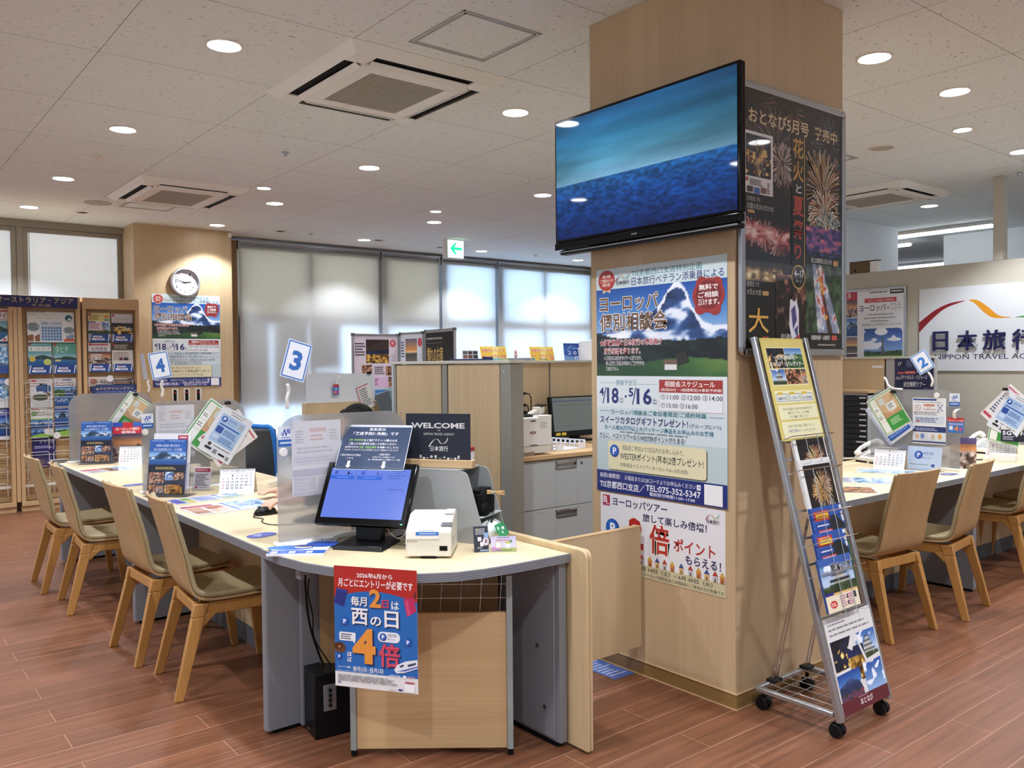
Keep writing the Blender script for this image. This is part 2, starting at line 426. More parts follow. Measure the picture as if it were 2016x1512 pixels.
def ramp(t, stops):
    t = np.asarray(t); out = np.zeros(t.shape + (3,)); ps = [s[0] for s in stops]; cs = np.array([hx(s[1]) for s in stops])
    for k in range(3): out[..., k] = np.interp(t, ps, cs[:, k])
    return out
def picture(kind, nx, ny, seed):
    rs = np.random.RandomState(seed); Y, X = np.mgrid[0:ny + 1, 0:nx + 1]; y = Y / ny; x = X / nx
    n = vnoise(ny + 1, nx + 1, 3, 3, rs); n2 = vnoise(ny + 1, nx + 1, 8, 8, rs, 3); n1 = vnoise(1, nx + 1, 1, 4, rs)[0][None]
    def over(img, mask, col): return np.where(mask[..., None], col, img)
    if kind == 'mountain':
        img = ramp(y, [(0, '1d4f9e'), (.3, '4f86c6'), (.6, 'a9c6e4')])
        ridge = .5 - .42 * np.exp(-((x - .66) / .12) ** 2) - .18 * np.exp(-((x - .45) / .25) ** 2) + .10 * (n1 - .5) + .05 * (n2 - .5)
        rock = ramp(n2 * .6 + n * .4, [(.3, '14264a'), (.47, '2b4a80'), (.53, '6f8fc0'), (.57, 'dfe8f4'), (.7, 'f4f8fc')]); img = over(img, y > ridge, rock); img = over(img, (y > ridge) & (y < ridge + .05 + .16 * (n2 - .35)) & (x > .5), np.array([.93, .95, .98]))
        dark = .62 + .1 * (n1 - .5) - .12 * (1 - x) ** 3; img = over(img, y > dark, ramp(n2, [(.3, '070b10'), (.7, '1b2a26')]))
        gr = .86 - .05 * x + .03 * np.sin(x * 7); img = over(img, y > gr, ramp(n * .5 + x * .3, [(.2, '1f3f24'), (.5, '3f6a33'), (.75, '8a9a45')]))
    elif kind == 'ocean':
        img = ramp(y, [(0, '1b5c90'), (.2, '2a74a0'), (.4, '4f94b4'), (.54, '74a8c8')])
        cl = vnoise(ny + 1, nx + 1, 10, 2, rs); img = img * (0.72 + .5 * cl)[..., None] * (1 - .35 * np.abs(x - .3))[..., None]
        wv = .65 * vnoise(ny + 1, nx + 1, 66, 48, rs, 1) + .35 * vnoise(ny + 1, nx + 1, 24, 10, rs, 2); sea = ramp(y, [(.55, '1d5690'), (.7, '103f7e'), (1, '061f52')]) * (.55 + .9 * wv)[..., None]
        img = over(img, y > .55, sea)
    elif kind == 'sky':
        img = ramp(y, [(0, '1f4f9f'), (1, '8fb4dc')]); img = over(img, (n > .58) & (y < .8), np.array([.93, .95, .98]))
    elif kind == 'lawn':
        img = ramp(y, [(0, '234a9a'), (.65, '7fa6d8')]); img = over(img, (n > .55) & (y < .6), np.array([.93, .95, .98]))
        img = over(img, y > .68 - .1 * np.abs(x - .5) + .06 * (n1 - .5), ramp(n2, [(.3, '1f3a1c'), (.7, '3f5f2c')])); img = over(img, y > .78, ramp(n, [(.3, '6f8f3a'), (.7, '98b052')]))
    elif kind == 'sea':
        img = ramp(y, [(0, '5f97a0'), (.35, '9cc3c6'), (.5, '3f78a8'), (.8, '1d5790')]); img = over(img, (y > .42 - .18 * np.exp(-((x - .6) / .3) ** 2)) & (y < .55), ramp(n2, [(.3, '1f3540'), (.7, '3a5a4a')]))
    elif kind == 'night':
        img = ramp(n, [(.2, '05070f'), (.8, '18233f')]); img = over(img, (n2 > .60) & (y > .35), np.array([.85, .62, .22])); img = over(img, (n2 > .66) & (y > .3), np.array([1, .9, .6]))
    elif kind == 'gold':
        img = ramp(n2, [(.3, '2a1a08'), (.5, 'a8752a'), (.7, 'e6c46a')]); img = over(img, y < .3, ramp(n, [(.3, '10142a'), (.7, '1d2a5a')]))
    elif kind == 'town':
        img = ramp(y, [(0, '3a3550'), (.35, 'd08a4a'), (.55, 'b0a0a0')]); sky = .5 + .25 * (vnoise(1, nx + 1, 1, 18, rs, 1)[0][None] - .5); img = over(img, y > sky, ramp(n2, [(.3, '3b2a22'), (.55, 'a08878'), (.7, 'd8c8b8')]))
    elif kind == 'food':
        img = ramp(n2, [(.3, '1a120e'), (.45, '6a3a22'), (.55, 'c08a5a'), (.62, 'e8d8b0'), (.72, 'a03a2a')])
    elif kind == 'room':
        img = ramp(n, [(.3, '5a3216'), (.5, 'a87030'), (.7, 'e0b050')]); img = over(img, (np.abs(x - .5) < .2) & (y > .5), np.array([.25, .13, .06]))
    elif kind == 'castle':
        img = ramp(y, [(0, '2f5fa8'), (.6, 'b8cde4')]); img = over(img, (n > .6) & (y < .5), np.array([.92, .94, .97]))
        for k in range(4):
            w = .1 + .07 * k; t = .16 + .15 * k; img = over(img, (np.abs(x - .55) < w) & (y > t) & (y < t + .07), np.array([.12, .13, .15])); img = over(img, (np.abs(x - .55) < w * .75) & (y >= t + .07) & (y < t + .15), np.array([.75, .74, .7]))
        img = over(img, y > .74 + .1 * (n1 - .5), ramp(n2, [(.3, '1c2a18'), (.7, '4a5a34')]))
    elif kind == 'forest':
        img = ramp(y, [(0, '3f74b8'), (.3, '9cc0e0')]); img = over(img, y > .3 + .35 * (n1 - .5) - .1 * (x - .5), ramp(n2, [(.3, '14301c'), (.6, '3f6f3a'), (.75, '86a05a')]))
    elif kind == 'lake':
        img = ramp(y, [(0, '2f62ae'), (.35, '9fc4e8'), (.6, '2a5a9a'), (1, '163a74')]); pk = .42 - .3 * np.exp(-((x - .4) / .18) ** 2) - .18 * np.exp(-((x - .8) / .16) ** 2); img = over(img, (y > pk) & (y < .55), ramp(n2, [(.3, '1d2f4a'), (.6, '4a6488'), (.7, 'dfe6f0')]))
    elif kind == 'fuji':
        img = ramp(y, [(0, '15408c'), (.5, '4f86c8')]); img = over(img, y > .25 + .55 * np.abs(x - .5), ramp(n2 * .4 + y, [(.4, '46608f'), (.8, '1d2f55')])); img = over(img, y > .75 + .1 * (n1 - .5), ramp(n2, [(.3, '1c2a20'), (.55, '4a3a5a'), (.7, '7a3a4a')]))
    elif kind == 'redfire':
        img = ramp(np.exp(-((y - .5 - .15 * (x - .5)) / .3) ** 2) * (.25 + 1.15 * n2), [(0, '0b0a0c'), (.35, '3c1213'), (.6, 'a84a48'), (.8, 'eeb0a4'), (1, 'ffffff')])
    elif kind == 'goldfire':
        img = ramp(np.exp(-((y - .8) / .4) ** 2) * (.3 + n2), [(0, '0b0b0c'), (.4, '33261a'), (.75, 'a98a4c'), (1, 'fff2c0')])
    elif kind == 'purple':
        img = ramp(n2 * .6 + n * .4, [(.25, '14132e'), (.45, '43407e'), (.56, '8a5a9a'), (.66, 'd86a78'), (.75, 'f4c8a8')]); img = over(img, y > .82, ramp(n2, [(.3, '0c0d18'), (.7, '3a4880')]))
    elif kind == 'parade':
        img = ramp(n2, [(.3, '16261a'), (.7, '4a6a44')]); rd = np.abs(x - (.3 + .35 * y)) < .12 + .2 * y; img = over(img, rd, ramp(n2, [(.3, '7f8aa0'), (.5, 'a8b0c0'), (.62, 'f0f0f2'), (.7, 'c04a3a')]))
        img = over(img, np.abs(x - (.3 + .38 * y)) < .02 + .05 * y, ramp(n2, [(.35, '3a2a22'), (.55, 'a83a2a'), (.65, 'e0b050')]))
    elif kind == 'crowd':
        img = ramp(n2 * .8 + .1, [(.3, '080808'), (.5, '2a1f1a'), (.6, '7a3a2a'), (.7, 'c8a080')]) * (1 - .75 * y)[..., None]
    elif kind == 'dusk':
        img = ramp(y, [(0, '6a6a80'), (.45, 'e09a5a'), (.52, 'f8d8a0'), (.6, '4a4a48'), (1, '7a7468')])
    elif kind == 'wave':
        img = ramp(n2, [(.3, '2a6fb0'), (.5, '8fc0e0'), (.7, 'eef4fa')])
    else:
        img = np.ones((ny + 1, nx + 1, 3)) * .5
    return np.clip(img, 0, 1)

def srgb(a): a = np.asarray(a, float); return np.where(a <= .04045, a / 12.92, ((a + .055) / 1.055) ** 2.4)
class Print:
    """a printed sheet: local x to the right, z up, face towards -y; artwork in percent from the top left"""
    def __init__(s, w, h, th=0.0006, paper='f2f1ee', r=0.0, up=0.00006):
        s.w, s.h, s.k, s.up = w, h, 1, up; s.V = []; s.F = []; s.C = []
        pts = rrect(0, 0, w, h, r) if r else [(0, 0), (w, 0), (w, h), (0, h)]
        n = len(pts); c = lin(paper)
        s.put([(p[0], 0, p[1]) for p in pts] + [(p[0], th, p[1]) for p in pts],
              [tuple(range(n)), tuple(range(2 * n - 1, n - 1, -1))] + [(n + i, n + (i + 1) % n, (i + 1) % n, i) for i in range(n)], [c] * (2 * n))
    def put(s, v, f, c): o = len(s.V); s.V += v; s.F += [tuple(o + i for i in q) for q in f]; s.C += c
    def xz(s, x, y): return (x * s.w / 100, -s.up * s.k, s.h * (1 - y / 100))
    def poly(s, pts, col):
        c = lin(col); s.put([s.xz(*p) for p in pts], [tuple(range(len(pts)))] if s._ccw(pts) else [tuple(range(len(pts) - 1, -1, -1))], [c] * len(pts)); s.k += 1
    def _ccw(s, p): return sum(p[i][0] * p[(i + 1) % len(p)][1] - p[(i + 1) % len(p)][0] * p[i][1] for i in range(len(p))) < 0
    def rect(s, x0, y0, x1, y1, col): s.poly([(x0, y0), (x1, y0), (x1, y1), (x0, y1)], col)
    def ell(s, cx, cy, rx, ry, col, n=28): s.poly([(cx + rx * math.cos(2 * PI * i / n), cy + ry * math.sin(2 * PI * i / n)) for i in range(n)], col)
    def rr(s, x0, y0, x1, y1, q, col):
        a = q * s.w / s.h; P = []
        for (cx, cy, t) in ((x0 + q, y0 + a, PI), (x1 - q, y0 + a, 1.5 * PI), (x1 - q, y1 - a, 0), (x0 + q, y1 - a, .5 * PI)):
            P += [(cx + q * math.cos(t + PI / 2 * i / 4), cy + a * math.sin(t + PI / 2 * i / 4)) for i in range(5)]
        s.poly(P, col)
    def text(s, x0, y0, x1, y1, col, txt, b=0, halo=None, hw=.05, rot=0):
        if any(ord(ch) > 0x2e7f for ch in txt): b = min(b, 2.4)      # dense characters keep thinner strokes
        v, f = glyphs(txt, b * .008)
        if not len(v): return
        a0, b0 = v.min(0); a1, b1 = v.max(0); dx, dy = max(a1 - a0, 1e-4), max(b1 - b0, 1e-4)
        def place(vv, ff, colr):
            c = lin(colr)
            s.put([s.xz(x0 + (p[0] - a0) / dx * (x1 - x0), y1 - (p[1] - b0) / dy * (y1 - y0)) for p in vv], ff, [c] * len(vv)); s.k += 1
        if halo: hv, hf = glyphs(txt, hw); place(hv, hf, halo)
        place(v, f, col)
    def fine(s, x0, y0, x1, y1, col, n, fill=.55, seed=1):
        """illegible small print: rows of short ink dashes"""
        r = random.Random(seed * 31 + n); dy = (y1 - y0) / n; c = lin(col)
        for i in range(n):
            x = x0; e = x1 - (x1 - x0) * r.random() * .3
            while x < e:
                L = (x1 - x0) * (.05 + .14 * r.random()); X = min(x + L, e); a = y0 + i * dy + dy * .15; b = a + dy * fill
                s.put([s.xz(x, b), s.xz(X, b), s.xz(X, a), s.xz(x, a)], [(0, 1, 2, 3)], [c] * 4); x = X + (x1 - x0) * .02
        s.k += 1
    def pic(s, x0, y0, x1, y1, kind, seed=1, res=None):
        nx = res or max(8, min(130, int((x1 - x0) * s.w / 100 / .0055))); ny = max(6, min(150, int(nx * (y1 - y0) * s.h / ((x1 - x0) * s.w))))
        img = srgb(picture(kind, nx, ny, seed)); v = []; c = []
        for j in range(ny + 1):
            for i in range(nx + 1): v.append(s.xz(x0 + (x1 - x0) * i / nx, y0 + (y1 - y0) * j / ny)); c.append(tuple(img[j, i]))
        w = nx + 1
        s.put(v, [((j + 1) * w + i, (j + 1) * w + i + 1, j * w + i + 1, j * w + i) for j in range(ny) for i in range(nx)], c); s.k += 1
    def burst(s, cx, cy, r, n, cols, seed, wd=.35, inner=.1, clip=(0, 0, 100, 100)):
        R = random.Random(seed); q = s.w / s.h
        for i in range(n):
            a = R.random() * 2 * PI; L = r * (.55 + .45 * R.random()); w = wd * (.5 + R.random()); c = R.choice(cols)
            ca, sa = math.cos(a), math.sin(a); p0 = (cx + r * inner * ca, cy + r * inner * sa * q); p1 = (cx + L * ca, cy + L * sa * q + L * .06)
            pts = [(p0[0] - w * sa * .3, p0[1] + w * ca * q * .3), (p1[0] - w * sa, p1[1] + w * ca * q), (p1[0] + w * sa * .2, p1[1] - w * ca * q * .2)]
            if all(clip[0] <= p[0] <= clip[2] and clip[1] <= p[1] <= clip[3] for p in pts):
                k = s.k; s.poly(pts, c); s.k = k
        s.k += 1
    def curve(s, pts, wid, col, n=14):
        """tapered brush stroke through percent points"""
        P = [Vector((p[0], p[1] * s.h / s.w)) for p in pts]; out = []
        for i in range(len(P) - 1):
            a, b, c, d = P[max(i - 1, 0)], P[i], P[i + 1], P[min(i + 2, len(P) - 1)]
            for k in range(n):
                t = k / n; out.append(.5 * ((2 * b) + (c - a) * t + (2 * a - 5 * b + 4 * c - d) * t * t + (3 * b - a - 3 * c + d) * t ** 3))
        out.append(P[-1]); L, Rr = [], []; m = len(out)
        for i, p in enumerate(out):
            d = (out[min(i + 1, m - 1)] - out[max(i - 1, 0)]).normalized(); t = i / (m - 1)
            j = t * (len(wid) - 1); k = min(int(j), len(wid) - 2); w = wid[k] + (wid[k + 1] - wid[k]) * (j - k)
            nn = Vector((-d.y, d.x)) * w; L.append(p + nn); Rr.append(p - nn)
        q = s.w / s.h; c = lin(col)
        for i in range(m - 1):
            s.put([s.xz(a.x, a.y * q) for a in (L[i], L[i + 1], Rr[i + 1], Rr[i])], [(0, 1, 2, 3)], [c] * 4)
        s.k += 1
    def build(s, name, m=None, parent=None, loc=(0, 0, 0), rotz=0.0, tilt=0.0, roll=0.0):
        me = bpy.data.meshes.new(name); me.from_pydata(s.V, [], s.F); me.materials.append(m or PAPER)
        at = me.color_attributes.new('ink', 'FLOAT_COLOR', 'POINT'); at.data.foreach_set('color', np.array([(*c, 1) for c in s.C], dtype=np.float32).ravel())
        o = bpy.data.objects.new(name, me); COL.objects.link(o); o.parent = parent; o.location = loc
        o.rotation_euler = (Matrix.Rotation(rotz, 4, 'Z') @ Matrix.Rotation(tilt, 4, 'X') @ Matrix.Rotation(roll, 4, 'Y')).to_euler()
        return o
def art(p, script):
    """short notation for artwork, one command per line"""
    for ln in script.strip().split('\n'):
        t = ln.split(); c = t[0]
        if c in '#': continue
        f = lambda a, b: [float(v) for v in t[a:b]]
        if c == 'R': p.rect(*f(1, 5), t[5])
        elif c == 'Q': p.rr(*f(1, 5), float(t[5]), t[6])
        elif c == 'E': p.ell(*f(1, 5), t[5])
        elif c == 'T': p.text(*f(1, 5), t[5], ' '.join(t[7:]), float(t[6]))
        elif c == 'H': p.text(*f(1, 5), t[5], ' '.join(t[8:]), float(t[7]), halo=t[6])
        elif c == 'F': p.fine(*f(1, 5), t[5], int(t[6]))
        elif c == 'I': p.pic(*f(1, 5), t[5], int(t[6]))
        elif c == 'P': p.poly([tuple(float(v) for v in q.split(',')) for q in t[2:]], t[1])
    return p

# ================================================================== THE ROOM
CZ = 3.018
struct('floor', MB().add([(-5, -4, 0), (19, -4, 0), (19, 12, 0), (-5, 12, 0)], [(0, 1, 2, 3)]), M_FLOOR)
struct('ceiling', MB().box(-5, -4, CZ, 19, 12, CZ + .05), M_CEIL, smooth=False)
PX0, PX1, PY0, PY1 = 2.841, 3.650, 2.111, 2.941            # the big pillar
struct('wall_pillar', MB().box(PX0, PY0, 0, PX1, PY1, CZ), M_PILLAR, bev=.004)
def skirting(name, x0, y0, x1, y1):
    b = MB().box(x0 - .004, y0 - .004, 0, x1 + .004, y1 + .004, .062)
    b.mat(1).box(x0 - .007, y0 - .007, .062, x1 + .007, y1 + .007, .065).box(x0 - .008, y0 - .008, 0, x1 + .008, y1 + .008, .004)
    return struct(name, b, [M_SKIRT, mat('skirting_edge', 'c9a980', .4)])
skirting('baseboard_pillar', PX0, PY0, PX1, PY1)
# far column with the clock, and its set-back strip
struct('wall_column', MB().box(2.64, 10.0, 0, 3.74, 10.62, CZ), M_OAKV)
struct('trim_1', MB().box(3.74, 10.38, 0, 3.952, 10.62, 2.975), wood('trim_veneer', '8e6c44', '9c7a50', 'z'))
tag(MB().box(0, 0, 0, .042, .012, .055).build('corner_guard', M_WHITE, bev=.002, loc=(3.70, 9.988, 2.945)), 'small clear corner guard at the top of the clock column', 'corner guard')
# glazed screen on the left, frosted white film in bronze-grey frames
FILMW = mat('white_window_film', 'd9dcdd', .55, var=.04, scale=3)
def lit_film(name, col, e):
    m = mat(name, col, .5, var=.05, scale=2.5, stretch=(1, 1, 4)); b = m.node_tree.nodes['Principled BSDF']
    b.inputs['Emission Color'].default_value = (*lin(col), 1); b.inputs['Emission Strength'].default_value = e
    return m
M_FILMLIT = lit_film('daylit_film_left', 'ccd2d6', .34)
def left_window(n, x0, x1):
    w = thing('window_%d' % n, None, None); w['kind'] = 'structure'
    fr = MB()
    for a, b in ((x0, x0 + .05), (x1 - .05, x1)): fr.box(a, 10.46, 0, b, 10.56, 2.94)
    for a, b in ((.0, .08), (2.89, 2.94)): fr.box(x0 + .05, 10.46, a, x1 - .05, 10.56, b)
    fr.box(x0 + .062, 10.475, .08, x0 + .068, 10.485, 2.89)
    fr.build('window_frame', M_WINFR, w, bev=.003)
    MB().box(x0 + .05, 10.50, .08, x1 - .05, 10.51, 2.89).build('pane', M_FILMLIT, w)
left_window(1, .52, 1.57); left_window(2, 1.63, 2.638)
left_window(3, -.62, .46)
struct('trim_2', MB().box(-5, 10.44, 2.94, 2.638, 10.6, CZ).box(1.57, 10.44, 0, 1.63, 10.6, 2.94).box(.46, 10.44, 0, .52, 10.6, 2.94), M_WINFR, bev=.003)
# long window wall behind the blinds
wb = MB().box(3.95, 10.40, 2.90, 10.1, 10.75, CZ).box(3.95, 10.4, 0, 10.1, 10.75, .12)
for x, a, b_ in ((3.95, .04, .05), (4.93, .035, .035), (5.96, .04, .13), (6.97, .04, .13), (8.01, .04, .14), (8.985, .035, .035), (10.02, .05, .08)): wb.box(x - a, 10.395, 0, x + b_, 10.5, 2.95)
wb.box(3.95, 10.40, 1.94, 10.1, 10.5, 2.08)
struct('wall_back', wb, M_ALU)
DAYB = emis('daylight_through_film', 'bcd8fa', DAY_BRIGHT); DAYD = emis('dim_daylight', 'dcdcd2', DAY_DIM)
for i, (x0, x1, up) in enumerate(((3.95, 4.93, 0), (4.93, 5.96, 0), (5.96, 6.97, 0), (6.97, 8.01, 1), (8.01, 8.985, 1), (8.985, 10.02, 1))):
    w = thing('window_%d' % (i + 4), None, None); w['kind'] = 'structure'
    MB().box(x0 + .035, 10.46, 2.08, x1 - .035, 10.47, 2.93).build('upper_pane', DAYB if up else DAYD, w)
    MB().box(x0 + .035, 10.46, .12, x1 - .035, 10.47, 1.94).build('lower_pane', DAYB, w)
# notices taped to the glass show as dark shapes through the first blind
NOTE = mat('taped_board', '6f6c66', .8)
for lab, (x0, x1, z0, z1) in {'backs of boards taped to the glass, low left one behind the far blind': (3.97, 4.35, .90, 1.93),
                              'back of a tall board taped to the glass, seen through the far blind': (4.40, 4.86, .90, 1.93),
                              'back of a low board taped to the glass right of the tall one': (4.905, 5.36, .90, 1.33),
                              'back of an upper board taped to the glass right of the tall one': (4.905, 5.36, 1.37, 1.93)}.items():
    tag(MB().box(x0, 10.41, z0, x1, 10.418, z1).build('taped_board', NOTE), lab, 'board', 'boards taped behind the far blind')
struct('wall_right', MB().box(10.05, 5.2, 0, 10.15, 10.75, CZ), M_OAKV)
# wall with the sign: low wall, open above, posts up to the ceiling
LX = 8.0
lw_ = MB().box(LX, -4, 0, LX + .1, 5.2, 2.283)
lw_.box(LX, 3.125, 2.283, LX + .1, 3.207, CZ).box(LX, 1.4, 2.283, LX + .1, 1.48, CZ).box(LX, -.4, 2.283, LX + .1, -.32, CZ).box(LX, 4.9, 2.283, LX + .1, 5.2, CZ)
struct('wall_sign', lw_, M_WALL, bev=.004)
struct('baseboard_sign', MB().box(LX - .01, -4, 0, LX, 5.2, .07), M_DGREY)
struct('wall_return', MB().box(LX + .1, 5.15, 0, 10.15, 5.25, CZ), M_WHITEWALL)
struct('wall_office', MB().box(11.3, 2.3, 0, 11.6, 5.13, CZ), M_WHITEWALL)
struct('wall_office_left', MB().box(10.45, 5.76, 0, 10.8, 6.9, CZ), M_WHITEWALL)
struct('wall_office_end', MB().box(18.5, -4, 0, 18.6, 12, CZ).box(8, 11.9, 0, 18.6, 12, CZ), M_WHITEWALL)

# ---------------------------------------------------------------- ceiling fittings
LAMPS = []
def downlight(x, y, label, r=.078, w=None, group='ceiling downlights', lens=M_LENS):
    t = thing('downlight', label, 'ceiling light', (x, y, CZ), 0, group)
    MB().lathe([(r + .016, -.001), (r + .016, -.004), (r + .004, -.007), (r, -.004), (r - .006, .012), (r - .004, .02)], n=28).build('trim_ring', M_WHITE, t)
    MB().cyl((0, 0, -.0035), (0, 0, -.0025), r - .004, n=28).build('lens', lens, t)
    if w:
        l = bpy.data.lights.new('downlight_beam', 'SPOT'); l.energy = w; l.spot_size = math.radians(116); l.spot_blend = .42; l.shadow_soft_size = r * .8
        l.color = (.96, 1.0, 1.10)
        o = bpy.data.objects.new('beam', l); COL.objects.link(o); o.parent = t; o.location = (0, 0, -.012)
    return t
names = {(1.56, 4.22): 'round downlight on the ceiling nearest the camera, left of the big air conditioner',
 (1.56, 6.11): 'second downlight back in the left row on the ceiling', (1.56, 7.99): 'third downlight back in the left row beside the far air conditioner',
 (1.56, 9.59): 'last downlight of the left row above the brochure shelves', (3.44, 9.62): 'downlight above the wall clock on the column',
 (3.432, 4.23): 'downlight between the big air conditioner and the television', (3.435, 6.12): 'second downlight back in the row behind the big air conditioner',
 (3.437, 8.01): 'third downlight back in the row behind the big air conditioner', (5.315, 6.15): 'downlight just left of the television edge',
 (5.325, 8.03): 'downlight left of the exit sign, lower of a close pair', (5.35, 9.69): 'downlight close to the long blind, left of the exit sign',
 (7.228, 9.70): 'downlight right of the exit sign near the blinds', (9.107, 9.71): 'downlight at the far right end of the blinds',
 (4.338, 2.33): 'large downlight on the ceiling right of the pillar', (5.271, 2.33): 'second large downlight right of the pillar',
 (8.951, 4.21): 'downlight beside the air conditioner right of the pillar, over the sign wall'}
for (x, y), l in names.items(): downlight(x, y, l, w=DOWNLIGHT_W)
for (x, y), l in {(3.065, 7.38): 'small bright spot above the second downlight pair at mid ceiling', (4.968, 7.46): 'small bright spot above the downlight left of the exit sign',
                  (6.183, 2.68): 'small bright spot right of the pillar above the sign wall'}.items(): downlight(x, y, l, r=.055, w=SMALL_W)
# the shop carries on behind the camera with the same rows of lamps
for x, y in ((1.56, 2.33), (1.56, .45), (3.44, .45), (5.32, .45), (-.32, 4.22), (-.32, 6.11), (-.32, 2.33), (-.32, .45), (-2.2, 4.22), (-2.2, 1.4), (7.2, .9), (3.2, -1.4), (-.3, 8.0), (7.2, 2.68)):
    downlight(x, y, 'round ceiling downlight outside the photo', w=DOWNLIGHT_W * 1.45, group='downlights outside the photo')
def spot_off(x, y, l):
    t = thing('spotlight', l, 'ceiling light', (x, y, CZ), 0, 'unlit recessed spots')
    MB().lathe([(.075, -.001), (.075, -.004), (.06, -.006), (.05, -.002)], n=24).build('trim_ring', M_WHITE, t)
    MB().cyl((0, 0, -.002), (0, 0, -.001), .048, n=24).build('lamp', mat('unlit_reflector', '6f6a62', .2, metal=.6), t)
for x, y, l in ((4.197, 9.63, 'unlit recessed spot above the left end of the long blind'), (5.519, 9.62, 'unlit recessed spot beside the downlight left of the exit sign'),
                (6.55, 9.72, 'unlit recessed spot just left of the exit sign'), (2.048, 9.63, 'unlit recessed spot above the brochure shelves near the clock column'), (9.737, 5.21, 'unlit recessed spot seen right of the poster frame')): spot_off(x, y, l)
def aircon(x0, y0, x1, y1, label):
    t = thing('ceiling_air_conditioner', label, 'air conditioner', ((x0 + x1) / 2, (y0 + y1) / 2, CZ), 0, 'ceiling air conditioners')
    a, b = (x1 - x0) / 2, (y1 - y0) / 2; d = .045
    f = MB(); i = .055
    o = [(-a, -b), (a, -b), (a, b), (-a, b)]; n = [(-a + i, -b + i), (a - i, -b + i), (a - i, b - i), (-a + i, b - i)]
    f.add([(*p, 0) for p in o] + [(*p, -d) for p in n] + [(*p, -d + .012) for p in [(q[0] * .93, q[1] * .93) for q in n]],
          [(k, (k + 1) % 4, 4 + (k + 1) % 4, 4 + k) for k in range(4)])
    # underside cross pieces leaving four slots
    s0, s1 = .175, .085
    f.box(-a + i, -b + i, -d - .002, -a + s0, -b + s0, -d + .01).box(a - s0, -b + i, -d - .002, a - i, -b + s0, -d + .01)
    f.box(-a + i, b - s0, -d - .002, -a + s0, b - i, -d + .01).box(a - s0, b - s0, -d - .002, a - i, b - i, -d + .01)
    c = .15
    g_ = .095
    f.box(-a + c, -b + c, -d - .012, a - c, -b + c + g_, -d + .01).box(-a + c, b - c - g_, -d - .012, a - c, b - c, -d + .01)
    f.box(-a + c, -b + c + g_, -d - .012, -a + c + g_, b - c - g_, -d + .01).box(a - c - g_, -b + c + g_, -d - .012, a - c, b - c - g_, -d + .01)
    f.build('panel', M_ACW, t, bev=.004)
    MB().box(-a + .06, -b + .06, -d + .011, a - .06, b - .06, -d + .016).build('dark_recess', M_BLACKM, t)
    g = MB(); m = 40; w = (2 * a - 2 * c - 2 * g_) / m
    g.box(-a + c + g_, -b + c + g_, -d - .004, a - c - g_, b - c - g_, -d + .002)
    for k in range(m): g.box(-a + c + g_ + k * w, -b + c + g_, -d - .010, -a + c + g_ + k * w + w * .5, b - c - g_, -d - .003)
    g.build('intake_grille', M_GRILLE, t, smooth=False)
    for k, (p, q) in enumerate(((0, -1), (0, 1), (-1, 0), (1, 0))):
        L = MB()
        if p == 0: L.X = Matrix.Translation((0, q * (b - .133), -d - .006)) @ Matrix.Rotation(q * .55, 4, 'X'); L.box(-a + .18, -.019, -.003, a - .18, .019, .003)
        else: L.X = Matrix.Translation((p * (a - .133), 0, -d - .006)) @ Matrix.Rotation(-p * .55, 4, 'Y'); L.box(-.019, -b + .18, -.003, .019, b - .18, .003)
        L.build('louvre', M_ACW, t, bev=.002)
    return t
aircon(2.016, 3.755, 2.984, 4.80, 'large ceiling air conditioner nearest the camera')
aircon(2.04, 7.48, 2.985, 8.60, 'ceiling air conditioner far back on the left near the clock column')
aircon(7.45, 3.735, 8.42, 4.78, 'ceiling air conditioner right of the pillar')
aircon(14.2, 6.3, 15.2, 7.3, 'air conditioner on the back office ceiling')
def hatch(x0, y0, x1, y1, label):
    t = thing('access_hatch', label, 'ceiling hatch', (x0, y0, CZ), 0, 'ceiling hatches'); w, h = x1 - x0, y1 - y0
    fr = MB()
    for q in (0, .022): fr.box(q, q, -.004, w - q, q + .009, 0).box(q, h - q - .009, -.004, w - q, h - q, 0).box(q, q, -.004, q + .009, h - q, 0).box(w - q - .009, q, -.004, w - q, h - q, 0)
    fr.build('frame', mat('hatch_frame', 'a9aaa4', .4, metal=.3), t)
    MB().box(.031, .031, -.0015, w - .031, h - .031, 0).build('panel', M_HATCH, t, smooth=False)
hatch(2.262, 3.148, 2.726, 3.624, 'square access hatch beside the nearest air conditioner')
hatch(2.26, 8.61, 2.73, 9.06, 'square access hatch in front of the far left air conditioner')
hatch(5.9, 3.55, 6.37, 4.02, 'square access hatch half hidden by the poster frame')
def disc(name, x, y, r, label, cat, prof, m=M_WHITE, grp=None):
    t = thing(name, label, cat, (x, y, CZ), 0, grp); MB().lathe(prof, n=28).build('cover', m, t); return t
t = disc('smoke_detector', 1.561, 7.05, .08, 'round smoke detector between the left downlights', 'smoke detector', [(.085, 0), (.085, -.006), (.07, -.014), (.05, -.014), (.045, -.03), (.02, -.034)])
MB().lathe([(.046, -.018), (.048, -.022), (.046, -.026)], n=20).build('vent_ring', M_GRILLE, t)
t = disc('ceiling_speaker', 2.051, 8.98, .12, 'round flat speaker grille left of the far air conditioner', 'speaker grille', [(.125, 0), (.125, -.004), (.11, -.008), (.1, -.006)], mat('speaker_grille', 'b5afa6', .7))
t = disc('ceiling_vent', 6.213, 3.28, .12, 'round ceiling vent with pale rim right of the poster frame', 'vent', [(.11, 0), (.11, -.006), (.095, -.01), (.09, -.003)])
MB().cyl((0, 0, -.004), (0, 0, -.0035), .088, n=24).build('mesh', M_GRILLE, t)
